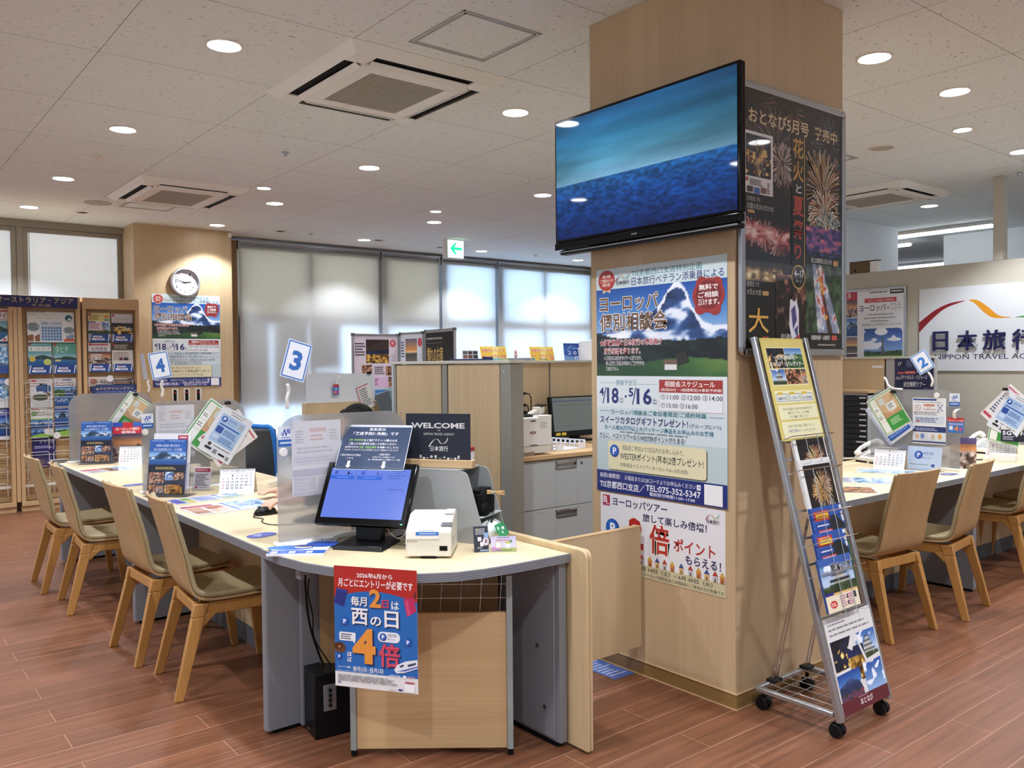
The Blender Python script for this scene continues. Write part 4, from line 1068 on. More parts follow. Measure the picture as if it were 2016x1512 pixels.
# ---------------------------------------------------------------- television
t = thing('television', 'large flat television showing the sea, mounted high on the pillar', 'television', (2.716, 3.052, 1.955), FACE_X)
TW, TH = 1.06, .612
b = MB().box(0, 0, .035, TW, .035, TH).box(.12, .035, .10, TW - .12, .06, TH - .12); b.build('cabinet', M_GLOSSBLK, t, bev=.004)
b = MB().box(0, -.006, 0, TW, .03, .034); b.build('lower_bezel', M_GLOSSBLK, t, bev=.004)
b = MB().box(.03, .0, -.024, TW - .01, .045, -.002); b.build('speaker_bar', M_BLACK, t, bev=.006)
b = MB().box(.03, -.003, -.013, TW - .01, .0, -.010); b.build('trim_strip', M_ALU, t)
b = MB().box(.3, .06, .2, .75, .124, .45); b.build('wall_mount', M_BLACKM, t, bev=.003)
p = Print(TW - .024, TH - .06, th=.001, paper='04060a'); p.pic(0, 0, 100, 100, 'ocean', 11, 240)
p.text(30.5, 48.5, 56.5, 52, '5f90b0', 'MITSUI OCEAN FUJI', 0)
p.build('screen', SCREEN, t, (.012, -.002, .046))
p = Print(.035, .008, paper='0b0b0d', up=.00003); p.text(5, 10, 95, 90, '8a8c90', 'SHARP', 2); p.build('maker_badge', GLOSS, t, (.50, -.0075, .014))

# ---------------------------------------------------------------- hanging poster on the rounded desk edge
p = Print(.306, .413, paper='e8e6e4')
art(p, '''R 0 0 100 26 b5281f
R 0 26 100 87.6 1d68b4''')
p.poly([(0, 26)] + [(x, 26 - 6.5 * math.sin(PI * x / 100)) for x in range(0, 101, 5)] + [(100, 26)], '1d68b4')
art(p, '''T 28 4.6 71 9 f4efec 3 2026年6月から
T 5 10 95 17 f4efec 4 月ごとにエントリーが必要です
P 1f2f7a 3,18.5 17,20 12,34 -0,31
P 2a3f96 4,18.5 15,20 14,22 3,20.5
P c02a5a 84,24 96,22 99,33 88,38
P d84a78 86,25 89,24.5 92,36 89,37
P 3a1f2a 96,22 98,17 99,17 98,23
T 21.6 25 41 33 15295a 4 毎月
T 20.6 24.3 40 32.3 f4f2ee 3 毎月
T 44.4 18.6 58.6 33.6 15295a 4 2
T 43 17.6 57.2 32.6 e8923a 4 2
T 59 26.3 67 33 15295a 4 日
T 58.3 25.7 66.3 32.4 d83f62 3 日
T 69.6 26.3 78.6 33 f4f2ee 2 は
T 22.4 35 42.4 48.6 15295a 5 西
T 21 34 41 47.6 f4f2ee 4 西
T 45 40.6 58.4 48.4 15295a 4 の
T 44 39.8 57.4 47.6 f4f2ee 4 の
T 62.6 35.4 79.4 49 15295a 5 日
T 61.2 34.4 78 48 f4f2ee 4 日
T 24 51.6 52 80.6 15295a 6 4
T 22 50.4 50 79.4 e8963c 6 4
T 55 62 80.6 81.6 15295a 4 倍
T 53.6 61 79 80.4 d84a60 3 倍
Q 53 51.6 79.5 60 5 eef0f4
T 65 53 75.5 55.4 1d3a80 1 WESTER
T 65 56.4 74 58.4 1d3a80 1 ポイント
Q 6 54.5 26 61.6 1.5 eef0f4
P eef0f4 22,61 25,61 25,64
F 8 55.6 24 60.8 3a3f50 3
T 15.5 70.5 21 74.4 f4f2ee 2 ほ
T 15.5 75 21 79 f4f2ee 2 ぼ
E 6.5 67.6 7 4.4 6a3f24
E 5 66.4 6 2.8 4a2616
E 6 67 1.8 1.2 a86a3a
P e8eaee 72,82 76,77.5 86,74 100,72 100,79 84,83.5 75,84.5
P 3a4660 78,78.6 83,76.6 84,78.2 80,79.6
P 2f5fb0 75,83 86,80.6 100,77 100,78 86,82
P 3a4660 88,76.6 98,74.2 98,76 89,78.4
T 4 82.6 20 84.4 f4f2ee 1 エントリー期間：
T 22.5 82 59 86 f4f2ee 2 前月5日~当月2日
F 3 86 58 87.2 8ab0d8 2
T 66 86 80 87.9 f0f2f6 1 WESTER
Q 82.5 85.7 86.5 88 1 f0f2f6
T 87.5 86 97 87.9 e8b0b8 1 WESPO
F 4 89.6 80 95 8a8884 6
R 85 90.6 96 91.8 b5403a
Q 84.5 92.6 96 99 .3 f6f6f6
T 3.4 95.4 8 97.4 1d3a80 3 JR
R 66 97 74 98.4 dcdad6
R 77 97 82 98.4 1d3a80''')
for cx, cy, r in ((59.5, 55.8, 4.2), (13, 45.5, 4.4), (89, 58.5, 4), (6, 75, 3)): coin(p, cx, cy, r)
tag(p.build('hanging_poster', GLOSS, loc=(1.319, 2.631, .325), rotz=math.atan2(-.255, .175)), 'red and blue points campaign poster hanging from the rounded desk edge', 'poster')

# ---------------------------------------------------------------- things on the rounded desk
mon_a = math.atan2(-.811, .585); TILT = -.55
t = thing('ticket_touch_monitor', 'black touch monitor with blue reception screen on the rounded desk', 'touch monitor', (1.442, 3.043, DZ), mon_a)
mh = MB(Matrix.Translation((0, 0, .088)) @ Matrix.Rotation(TILT, 4, 'X'))
mh.box(0, 0, 0, .383, .026, .262).box(.05, .026, .03, .32, .05, .24); mh.build('bezel', M_GLOSSBLK, t, bev=.005)
p = Print(.338, .208, th=.0008, paper='5a70c4')
art(p, '''R 0 0 100 100 5b74cc
R 1 1 30 12 6079d2
R 34 1 66 12 6079d2
F 8 2.5 26 4.5 2f4698 1
F 42 2.5 60 4.5 2f4698 1
T 21 7 23.5 14 1d2c70 0 1
T 58 7 61 14 1d2c70 0 0
F 24 10 28 13 2f4698 1
F 62 10 66 13 2f4698 1
R 0 15.5 31 23 2f5fc4
R 34 15.5 66 23 2f5fc4
F 8 18 24 20.5 6f96ea 1
F 42 18 58 20.5 6f96ea 1
R 70 11 100 11.4 4a62b4
F 78 3 94 5 33498f 1
T 81 7 90 9.6 33498f 0 SELECT
F 74 13 96 15 33498f 1
F 74 18 90 20 33498f 1
R 68 44 100 44.4 4a62b4
F 76 40 96 42 33498f 1
R 5 6 9 13 3a55b0
R 39 6 43 13 3a55b0''')
p.build('touch_screen', printed('touch_screen_lit', .15, emit=.62), t, (.022, -.0012 + .028 * math.sin(-TILT) , .088 + .028 * math.cos(TILT)), 0, TILT)
b = MB(); b.hexa([(.10, -.05, 0), (.31, -.05, 0), (.30, .155, 0), (.11, .155, 0)], [(.11, -.035, .018), (.30, -.035, .018), (.29, .14, .024), (.12, .14, .024)]); b.build('base', M_BLACK, t, bev=.004)
b = MB(); b.hexa([(.15, .06, .015), (.255, .06, .015), (.255, .10, .015), (.15, .10, .015)], [(.14, .075, .16), (.265, .075, .16), (.265, .12, .16), (.14, .12, .16)]); b.build('neck', M_BLACK, t, bev=.004)
b = MB(); b.box(.362, -.001, .096, .370, .0, .099); b.build('power_light', emis('green_led', '4ae08a', 2.0), t)
p = Print(.298, .200, paper='c8ccd2', th=.0012, r=.006)
art(p, '''R 1 5 99 99 2a3f5e
R 0 93 100 97 3b4a60
T 38 7 62 13 f0f0ee 2 当支店は
T 16 16 82 23.5 f0f0ee 2 「来店予約優先制」です
T 12 32 32 37.5 9fd06a 1 JR券・国内航空券
T 33 32 82 37.5 f0f0ee 1 など各種チケット類のみを
T 12 40 82 45.5 f0f0ee 1 ご購入の方は番号札を取ってお待ちください
T 8 48 28 53 f0f0ee 1 (JR券以外は
T 29 48 54 53 9fd06a 1 別途・取扱手数料
T 55 48 86 53 f0f0ee 1 を頂戴いたします)
T 8 54.5 86 58.5 f0f0ee 0 ※お伺いするまでに少々お待ちいただく場合がございます
T 4 66 34 70.5 f0f0ee 1 ご来店予約済のお客様は
T 14 73 24 77 f0f0ee 1 こちら
T 60 64 76 68 f0f0ee 1 ご来店予約が
T 52 70 84 73.5 f0f0ee 0 お済みでないお客様はこちら
T 46 75.5 92 79.5 f0f0ee 0 (JR・国内航空券など各種チケット類)
P f0f0ee 17,81 21,81 21,91 23,91 19,97 15,91 17,91
P f0f0ee 68,81 72,81 72,91 74,91 70,97 66,91 68,91''')
cw, sw = math.cos(mon_a), math.sin(mon_a)
def mon_pt(x, d, off=0.0):
    """a point on the sloping monitor face: x along it, d up the slope, off in front"""
    y = d * math.sin(-TILT) - off * math.cos(TILT); z = .088 + d * math.cos(TILT) - off * math.sin(-TILT)
    return (1.442 + x * cw - y * sw, 3.043 + x * sw + y * cw, DZ + z)
tag(p.build('notice_sheet', FILM, loc=mon_pt(.030, .232, .003), rotz=mon_a, tilt=TILT), 'laminated navy notice with white arrows taped above the touch monitor screen', 'notice')
# slanted grey organiser with the welcome sign
og = math.atan2(-.89, .45); ol = .42
ox, oy = 1.954 - ol * .45, 2.612 + ol * .89
M_ORG = mat('organiser_grey', '9c9e9c', .5, var=.02)
t = thing('desk_organiser', 'grey metal desk organiser with slanted sides behind the receipt printer', 'organiser', (ox, oy, DZ), og)
pl = [(0, 0), (.42, 0)] + [(.345, .255)] + arc(.315, .25, .03, .25, PI / 2, 6) + [(0, .28)]
for y in (0, .185): MB().prism(pl, y, y + .006, 'y').build('side_plate', M_ORG, t, bev=.001)
MB().box(.0, .0, .277, .30, .191, .284).build('top_plate', M_ORG, t, bev=.001)
MB().box(.02, .006, .10, .40, .185, .104).build('shelf', M_STEEL, t); MB().box(.0, .006, .0, .006, .185, .28).build('back_plate', M_GREY, t)
MB().box(0, .006, 0, .36, .185, .006).build('bottom_plate', M_GREY, t)
og_m = Matrix.Translation((ox, oy, DZ)) @ Matrix.Rotation(og, 4, 'Z')
def onorg(x, y, z): return tuple(og_m @ Vector((x, y, z)))
b = MB(); b.box(.335, .02, .105, .385, .15, .19).box(.325, .03, .19, .375, .14, .205); b.ball((.37, .08, .16), .035, .05, .055, 8); b.ball((.39, .05, .13), .02, .03, .03, 8)
o = b.build('black_pouch', M_BLACKM, bev=.004, loc=onorg(0, 0, 0), rotz=og); tag(o, 'crumpled black pouch stuffed in the open side of the grey organiser', 'pouch')
t = thing('clothes_peg', 'wooden clothes peg clipped on the black pouch in the organiser', 'clothes peg', onorg(.392, .06, .19), og)
MB(Matrix.Rotation(.12, 4, 'Y')).box(0, 0, .006, .075, .012, .013).build('jaw', M_WOODPEG, t, bev=.001); MB(Matrix.Rotation(-.16, 4, 'Y')).box(0, 0, -.004, .075, .012, .003).build('jaw', M_WOODPEG, t, bev=.001)
MB().cyl((.03, -.002, .004), (.03, .014, .004), .005, n=10).build('spring', M_CHROME, t)
t = thing('welcome_sign', 'navy welcome sign in a pale wood base on top of the grey organiser', 'sign', onorg(.045, .03, .285), og + .12)
MB().box(-.012, -.014, 0, .290, .03, .032).build('wooden_base', wood('pale_base', 'c9a678', 'd6b88c', 'x'), t, bev=.002)
p = Print(.278, .204, th=.004, paper='1b2130')
art(p, '''T 8.5 18 91.5 29 d4d4d2 4 WELCOME
F 50 32 54 34.5 c0c0c0 1
T 28 38 76 42.5 d0d0ce 0 NIPPON TRAVEL AGENCY
F 24 95 82 97 b8b8b8 1''')
nta(p, 36, 49, 66, 74, 'd8d8d6', 'd8d8d6', 'd8d8d6', 'd8d8d6')
for i, cx in enumerate((23, 28, 33.5, 40, 46.5, 53.5, 60, 66, 71, 77, 82)):
    yy = 84 + (i % 2) * 4
    if i in (2, 5, 8): p.rect(cx - 2, 87, cx + 2, 88, 'd0d0ce')
    elif i == 6: p.poly([(cx - 2, 87), (cx, 82.5), (cx + 2, 87)], 'd0d0ce')
    elif i == 3: p.ell(cx, 85, 2, 2.6, 'd0d0ce')
    else: p.rect(cx - 1.6, yy - 2, cx + 1.6, yy + 4, 'd0d0ce')
p.build('board', PAPER, t, (0, .002, .012))
t = thing('tissue_carton', 'small white and red carton standing behind the welcome sign', 'carton', onorg(.225, .13, .284), og)
MB().box(0, 0, 0, .06, .04, .075).build('carton_body', M_PAPERW, t, bev=.001); MB().box(-.001, -.001, .06, .061, .041, .076).build('red_flap', M_RED, t)
# receipt printer
t = thing('receipt_printer', 'white receipt printer with blue sticker on the rounded desk', 'printer', (1.597, 2.620, DZ), math.atan2(-.099, .113)); t.scale = (1.1, 1.06, 1.02)
b = MB(); b.prism([(0, .006), (.198, .006), (.198, .128), (.185, .142), (.10, .142), (.0, .096)], 0, .15, 'x'); b.build('housing', M_OFFW, t, bev=.006, seg=3)
b = MB(); b.prism([(-.001, .070), (.0, .096), (.10, .1425), (.10, .1445), (-.004, .098), (-.004, .070)], .004, .112, 'x'); b.build('cover', M_WHITE, t, bev=.002)
sl = math.atan2(.0465, .10)
b = MB(Matrix.Translation((0, 0, .096)) @ Matrix.Rotation(sl, 4, 'X')); b.box(.02, .035, .0015, .125, .052, .004); b.build('paper_slot', M_GRILLE, t)
b = MB(Matrix.Translation((0, 0, .096)) @ Matrix.Rotation(sl, 4, 'X')); b.box(.116, .028, 0, .151, .05, .0045); b.build('release_lever', M_DGREY, t, bev=.001)
p = Print(.075, .012, paper='2a6ac0'); p.fine(15, 30, 90, 70, 'dfe8f4', 1); p.build('blue_sticker', PAPER, t, (.035, -.0048, .083))
p = Print(.06, .006, paper='e6e4de'); p.fine(5, 10, 95, 90, '3a6ab0', 1); p.build('white_sticker', PAPER, t, (.04, -.0047, .0975), 0, -.6)
p = Print(.032, .006, paper='d6d2c6', up=.00003); p.text(0, 5, 100, 95, '3a3a3a', 'EPSON', 1); p.build('maker_name', PAPER, t, (.006, -.0009, .058))
b = MB().box(.112, -.001, .028, .138, .004, .045); b.build('port', M_BLACKM, t); b = MB().box(.05, -.0006, 0, .1, .02, .008); b.build('foot_gap_shade', M_BLACKM, t)  # black block at the printer's foot stands in for the shade beneath it
b = MB().box(.1495, .03, .035, .1508, .09, .07); b.build('side_vent', M_GRILLE, t); b = MB().box(.118, .09, .1425, .148, .18, .1445); b.build('button_panel', M_WHITE, t)
# two little acrylic card stands
def card_stand(x, y, a, w, h, label, p):
    t = thing('card_stand', label, 'card stand', (x, y, DZ), a, 'card stands on the rounded desk')
    b = MB(Matrix.Rotation(-.2, 4, 'X')); b.box(-.002, -.0022, 0, w + .002, -.0012, h + .003).box(-.002, .0012, 0, w + .002, .0022, h + .003); b.build('acrylic_front', M_CLEAR, t)
    MB().box(-.002, -.002, 0, w + .002, .05, .002).build('acrylic_foot', M_CLEAR, t)
    p.build('card', GLOSS, t, (0, 0, .001), 0, -.2)
p = Print(.055, .094, paper='17181c'); art(p, 'F 12 8 90 34 c8c8c8 4\nR 22 10 36 17 9fb04a\nR 26 42 52 58 f0f0f0\nR 42 62 66 78 f0f0f0\nE 82 60 22 16 e8dcd8\nP 6a3a4a 80,52 86,50 90,66 76,66\nR 70 26 100 46 8fb8d8\nR 40 92 100 97 a8c4e0\nF 22 80 60 88 b8b8b8 2')
card_stand(1.842, 2.535, -.42, .055, .094, 'black leaflet card in a clear stand beside the receipt printer', p)
p = Print(.094, .056, paper='e0dcea'); art(p, 'R 0 75 100 100 b8c86a\nR 0 0 100 20 d8d0e8\nR 3 70 40 97 c89ac0\nF 25 5 75 15 6a5a7a 1\nF 20 22 80 32 c0504a 1\nR 18 36 42 78 e0a86a\nR 20 39 40 75 f4f4f0\nR 58 48 76 78 f4f4f4\nE 67 42 10 7 c8d04a\nE 80 34 5 8 3f8a4a\nF 20 88 85 95 3a6a4a 1')
card_stand(1.894, 2.503, -.62, .094, .056, 'pastel coloured leaflet card in a clear stand next to the black one', p)
b = MB(); R_ = random.Random(5)
def bagfn(u, v):
    a = 2 * PI * v; r = .055 * math.sin(PI * min(1, u * .9 + .06)) ** .6; return (r * math.cos(a) * (1 + .25 * math.sin(5 * a + 3 * u)) * 1.3, r * math.sin(a) * (1 + .2 * math.sin(4 * a + 5 * u)) * .8, .075 * u + .006 * math.sin(6 * a + 8 * u))
b.shell(bagfn, 14, 36, .0008)
t = thing('snack_bag', 'crumpled white and green plastic bag lying behind the little card stands', 'plastic bag', (2.02, 2.66, DZ + .004), .5)
b.build('bag_film', mat('white_bag_film', 'dfe4e0', .25, coat=.4), t); p = Print(.09, .055, paper='1f8f5a', th=.001); art(p, 'R 15 20 30 40 e6efe8\nR 60 30 78 50 e6efe8\nR 40 60 52 76 e6efe8'); p.build('green_label', GLOSS, t, (-.06, -.062, .022), .0, -.5)
o = MB().box(0, 0, 0, .10, .002, .07).build('green_slip', mat('pale_green_slip', 'cfdccb', .7), loc=(1.99, 2.75, DZ), rotz=-.9); tag(o, 'pale green slip standing behind the plastic bag', 'slip')
# magazine sticking out over the corner
p = Print(.21, .29, th=.008, paper='eceff4')
art(p, '''E 30 62 42 14 3a7fd0
E 82 40 30 20 1f4fb0
R 0 78 100 97 2f62c4
R 4 84 16 94 e8eef8
R 36 84 48 94 e8eef8
R 66 84 78 94 e8eef8
E 52 58 16 8 f0d8cc
E 52 52 18 7 30407a
T 30 6 94 17 1d2f7a 3 WESMO!
F 20 87 34 91 dfe8f6 2
F 52 87 64 91 dfe8f6 2''')
p.curve([(6, 14), (11, 9), (14, 15), (19, 8), (22, 14)], [1.4, 1.8, 1.8, 1.4], '1f55b8')
tag(p.build('leaflet_stack', GLOSS, loc=(1.225, 2.985, DZ + .0085), rotz=-.66, tilt=-PI / 2), 'blue and white leaflet stack jutting over the corner of the rounded desk', 'leaflet')
def cable(name, pts, r, lab, m=M_BLACKM, grp=None):
    o = MB().tube(smooth_path(pts, 6), r, 6).build(name, m); return tag(o, lab, 'cable', grp)
cable('speaker_cable', [(1.32, 2.86, .66), (1.325, 2.87, .62), (1.36, 2.93, .50), (1.40, 2.98, .40), (1.45, 3.02, .29), (1.47, 3.03, .253)], .004, 'thicker black cable hanging from the desk corner down to the loudspeaker')
cable('speaker_cable', [(1.335, 2.86, .645), (1.34, 2.88, .58), (1.385, 2.94, .48), (1.41, 2.985, .38), (1.47, 3.0, .28), (1.49, 3.01, .253)], .0025, 'thin black cable looping beside the thicker one above the loudspeaker')
cable('monitor_cable', [(1.60, 2.98, .80), (1.59, 2.96, .75), (1.64, 2.93, .735), (1.70, 2.90, .735), (1.75, 2.87, .75)], .003, 'black cable with a plug bump drooping under the touch monitor')
cable('monitor_cable', [(1.70, 2.93, .80), (1.695, 2.90, .76), (1.72, 2.86, .74), (1.75, 2.82, .80)], .003, 'white cable looping under the touch monitor', M_WHITE)
cable('printer_cable', [(1.70, 2.79, .735), (1.76, 2.83, .73), (1.80, 2.90, .75), (1.84, 2.98, .73)], .003, 'pale cable running behind the receipt printer', M_OFFW)
t = thing('folder', 'white folder with red border leaning behind the touch monitor foot', 'folder', (1.67, 3.17, DZ), -.6)
MB(Matrix.Rotation(-.25, 4, 'X')).box(0, 0, 0, .16, .006, .11).build('cover', M_RED, t); MB(Matrix.Rotation(-.25, 4, 'X')).box(.012, -.001, .012, .148, 0, .098).build('label_area', M_PAPERW, t)
# black loudspeaker on the floor
t = thing('loudspeaker', 'black loudspeaker box with silver control plate on the floor under the rounded desk', 'loudspeaker', (1.392, 2.952, 0), -.13)
MB().box(0, 0, .004, .175, .14, .25).build('cabinet', M_BLACK, t, bev=.004)
b = MB().box(.035, -.004, .105, .085, 0, .205); b.build('control_plate', M_ALU, t, bev=.001)
for z in (.185, .166, .147, .128): MB().cyl((.058, -.004, z), (.058, -.016, z), .0065, n=14).build('knob', M_BLACK, t, bev=.001)
p = Print(.03, .005, paper='2a2a2c'); p.fine(5, 10, 95, 90, 'a8a8a8', 1); p.build('maker_badge', PAPER, t, (-.001, .09, .02), FACE_X)

# ================================================================== ON THE COUNTERS
def squiggle(p, x0, y0, x1, y1, col='2450a8', wd=None):
    w, h = x1 - x0, y1 - y0; P = lambda a, b: (x0 + a * w, y0 + b * h); wd = wd or w * .05
    p.curve([P(.05, .55), P(.2, .95), P(.38, .25), P(.52, .95), P(.72, .2), P(.85, .75), P(.98, .05)], [wd * .6, wd, wd, wd, wd, wd * .5], col)
def screen(loc, a, label):
    t = thing('counter_screen', label, 'counter screen', loc, a, 'frosted counter screens')
    MB().prism(rrect(0, .012, .585, .505, (.01, .01, .10, .10), 8), -.0025, .0025, 'y').build('frosted_sheet', M_FROST, t)
    MB().prism(rrect(-.012, -.03, .60, .03, .008), 0, .013).build('foot_bar', M_WHITE, t, bev=.003)
    return t
def sticker(parent, x, z):
    p = Print(.062, .080, paper='dfe6ee', r=.004); p.rect(0, 66, 100, 100, '1f5fae'); p.fine(12, 75, 90, 92, 'cfe0f2', 1); squiggle(p, 18, 8, 84, 48); p.fine(20, 54, 82, 61, '2450a8', 1)
    return p.build('payment_sticker', GLOSS, parent, (x, -.0035, z))
def magnet(loc, a, lab):
    o = MB().cyl((0, 0, 0), (0, -.008, 0), .017, n=20).build('magnet', M_WHITE, bev=.002, loc=loc, rotz=a); return tag(o, lab, 'magnet', 'round white magnets')
def number_sign(num, loc, a, card, roll, w, h, label, pts, blue='2467b4'):
    """loc: clip on the screen edge; card: bottom centre of the card in the sign's own frame"""
    t = thing('number_sign', label, 'number sign', loc, a, 'counter number signs')
    b = MB().hexa([(-.02, -.008, -.055), (.02, -.008, -.055), (.02, .008, -.055), (-.02, .008, -.055)], [(-.012, -.006, .0), (.012, -.006, 0), (.012, .006, 0), (-.012, .006, 0)])
    b.box(-.01, -.006, 0, .01, .006, .03); b.build('clip', M_CLEAR, t, bev=.002)
    ch = MB(); path = smooth_path(pts, 6)
    for q in path: ch.ball(q, .0072, n=6)
    ch.build('bead_arm', M_WHITE, t)
    if num:
        p = Print(w, h, paper='c4d4ea', th=.0015, r=.004); q = w / h * 6
        p.rect(4.5, 4.5 * w / h, 95.5, 100 - 4.5 * w / h, blue); p.rect(9, 9 * w / h, 91, 100 - 9 * w / h, 'e9edf3'); p.text(27, 25, 73, 77, blue, num, 5)
        p.build('number_card', FILM, t, (card[0] - w / 2 * math.cos(roll), card[1], card[2] + w / 2 * math.sin(roll)), 0, 0, roll)
        c = MB(); c.box(card[0] - .012, card[1] - .006, card[2] - .03, card[0] + .012, card[1] + .006, card[2] + .004); c.build('card_clip', M_CLEAR, t, bev=.002)
    return t
def sheet_loc(cx, cz, w, h, roll):
    """bottom left corner of a sheet turned about its middle"""
    c, s = math.cos(roll), math.sin(roll); x, z = -w / 2, -h / 2
    return cx + x * c + z * s, cz - x * s + z * c
# --- screen nearest the camera (place 3)
S3 = screen((1.335, 3.128, DZ), 0, 'frosted screen on the counter nearest the camera, behind the touch monitor')
sticker(S3, .004, .385); magnet((1.358, 3.125, 1.083), 0, 'round white magnet under the sticker on the nearest frosted screen')
def back_notice(w, h):
    p = Print(w, h, paper='cfcfd2'); art(p, 'R 36 10 70 15 c9b2ac\nF 38 18 66 28 c4a8a4 2\nF 8 12 24 30 b0b0b6 5\nF 76 12 94 28 b4b4ba 4\nF 10 34 90 44 b6b6bc 2\nR 4 46 96 58 c6c6cc\nF 8 48 90 56 b8b8c0 2\nR 2 64 98 73 b2b2bc\nR 4 75 48 92 bcbcc2\nR 52 75 96 92 bebec4\nF 8 78 44 90 c8c8cc 3\nR 2 94 98 99 b8b8c0'); return p
o = back_notice(.212, .297).build('paper_notice', FILM, loc=(1.393, 3.1236, .903), rotz=0); tag(o, 'A4 notice seen from its faded back, stuck on the nearest frosted screen', 'notice')
number_sign('3', (1.381, 3.128, 1.228), 0, (.016, -.006, .138), .28, .103, .152, 'blue bordered number three sign on a bead arm above the nearest screen', [(0, 0, .03), (-.003, -.002, .06), (.004, -.004, .09), (.0, -.006, .115)])
# --- place 4
S4 = screen((1.325, 4.936, DZ), 0, 'frosted screen in the middle of the left counter, behind the cruise leaflet holder')
sticker(S4, .0, .36); magnet((1.343, 4.933, 1.058), 0, 'round white magnet under the sticker on the middle left screen')
o = back_notice(.212, .297).build('paper_notice', FILM, loc=(1.40, 4.932, .905)); tag(o, 'A4 notice seen from its faded back, stuck on the middle left screen', 'notice')
number_sign('4', (1.438, 4.936, 1.226), 0, (.004, -.006, .128), -.18, .108, .150, 'blue bordered number four sign on a bead arm above the middle left screen', [(0, 0, .03), (.004, -.002, .06), (-.004, -.004, .09), (.0, -.006, .11)])
def sheet_stack(sheets, grp, clip, a, cx, cz, y):
    """laminated sheets hanging from one binder clip, each turned differently"""
    for i, (p, roll, dx, dz, lab) in enumerate(sheets):
        x, z = sheet_loc(dx, dz, p.w, p.h, roll); ca, sa = math.cos(a), math.sin(a); yy = -.003 * (len(sheets) - i)
        o = p.build('laminated_sheet', FILM, loc=(cx + x * ca - yy * sa, y + x * sa + yy * ca, cz + z), rotz=a, roll=roll); tag(o, lab, 'laminated sheet', grp)
    t = thing('binder_clip', clip[1], 'binder clip', clip[0], a, 'binder clips'); MB().hexa([(-.018, -.014, 0), (.018, -.014, 0), (.018, .008, 0), (-.018, .008, 0)], [(-.016, -.004, .02), (.016, -.004, .02), (.016, .002, .02), (-.016, .002, .02)]).build('clip_body', M_BLACK, t, bev=.001)
    MB().tube([(-.01, -.006, .016), (-.012, -.012, .036), (0, -.014, .046), (.012, -.012, .036), (.01, -.006, .016)], .0016, 6).build('clip_wire', M_CHROME, t)
def wester_sheet(w=.21, h=.29):
    p = Print(w, h, paper='dfe2e8', th=.001, r=.005)
    art(p, '''R 12 14 88 74 a9c4e4
F 30 3 80 6 8a8c94 1
F 34 8 72 11 6a6c74 1
T 36 19 62 24 2a5fae 1 WESTER
T 36 26 58 30 2a5fae 1 ポイント
R 70 18 84 28 a8b4c0
R 18 34 82 37 2f5fae
Q 16 40 36 54 4 2a4a9c
F 40 42 84 54 4a74b4 4
Q 16 58 34 66 4 c4d8f0
F 38 58 84 70 5a84c0 4
F 34 78 88 81 4a4a50 1
E 22 80 5 3.6 2a2a30
R 14 86 34 91 1c1c20
R 40 85 52 94 8a9098
R 58 88 78 92 1c1c20
R 82 87 92 95 8a9098'''); coin(p, 24, 24, 8.5); return p
def map_sheet(w=.21, h=.29):
    p = Print(w, h, paper='dfe4dc', th=.001, r=.005)
    art(p, 'R 3 3 97 97 3f9a44\nR 6 5 94 96 e4e6dc\nR 30 8 94 60 d2b48c\nR 52 30 84 50 e8ecec\nR 36 12 54 28 c8d4d0\nP c89a74 30,44 60,58 92,50 92,62 30,62\nR 30 62 94 95 3f9a44\nF 40 68 80 84 bfe0b4 4\nR 6 26 28 42 f0f2ee\nR 6 46 28 64 f0f2ee\nR 6 68 28 92 f0f2ee\nF 9 30 25 38 8a8a80 2\nF 9 50 25 60 8a8a80 2\nR 29 5 30 96 3f9a44\nF 58 34 80 46 6a7a80 3'); return p
def blue_sheet(w=.21, h=.29):
    p = Print(w, h, paper='dce4f0', th=.001, r=.005); R_ = random.Random(3)
    for k in range(22): p.poly([(3, k * 4.6), (8, k * 4.6 + 1.5), (3, k * 4.6 + 3)], '2f6ac0'); p.poly([(97, k * 4.6), (92, k * 4.6 + 1.5), (97, k * 4.6 + 3)], '2f6ac0')
    art(p, 'R 10 72 90 94 2458b0\nF 16 76 84 90 8ab0e4 4\nF 14 6 80 20 3a6ab4 4\nR 14 26 40 44 e0b050\nR 44 26 64 44 c87a4a\nR 14 48 60 66 d0dcee\nF 18 50 56 64 3a6ab4 4\nR 68 26 90 66 c04a44\nF 70 30 88 62 f0d8d4 5'); return p
def red_sheet(w=.21, h=.29):
    p = Print(w, h, paper='e6e2e0', th=.001, r=.005); art(p, 'R 3 86 97 93 c0485a\nR 3 6 97 9 c0485a\nF 10 16 88 78 5a6a8a 9\nR 60 40 90 60 9ab0d0'); return p
sheet_stack([(wester_sheet(), .575, 1.785, 1.018, 'laminated points sheet with blue panel hanging in front of the middle left screen'),
             (red_sheet(), .98, 1.80, 1.0, 'laminated sheet with red stripe showing behind the points sheet, middle left screen'),
             (map_sheet(), -.25 + .9, 1.70, 1.06, 'green edged laminated map sheet peeking out behind the points sheet, middle left')],
            'laminated sheets on the middle left screen', ((1.80, 4.915, 1.195), 'black binder clip holding sheets on the middle left screen'), 0, 0, 0, 4.918)
def leaflet_cruise(w=.21, h=.297):
    p = Print(w, h, th=.012, paper='16306a')
    art(p, '''I 0 18 100 52 lake 21
R 0 0 100 22 2a5aa8
F 4 2 40 4 a8c4e8 1
F 52 2 96 4 a8c4e8 1
T 18 9 82 13.6 dfeaf8 0 豪華の船旅 港を巡る
T 12 16 88 21 dfeaf8 0 秋の沼津湾内クルーズ3日間
R 0 46 100 58 10182a
R 0 58 100 100 141828
I 3 60 44 80 food 3
I 47 59 68 74 sky 4
I 70 60 97 74 food 9
I 3 82 22 97 room 5
I 24 82 44 97 town 6
I 47 77 95 98 gold 7
I 52 82 90 95 room 8'''); p.fine(20, 50, 80, 55, 'b8a060', 2); return p
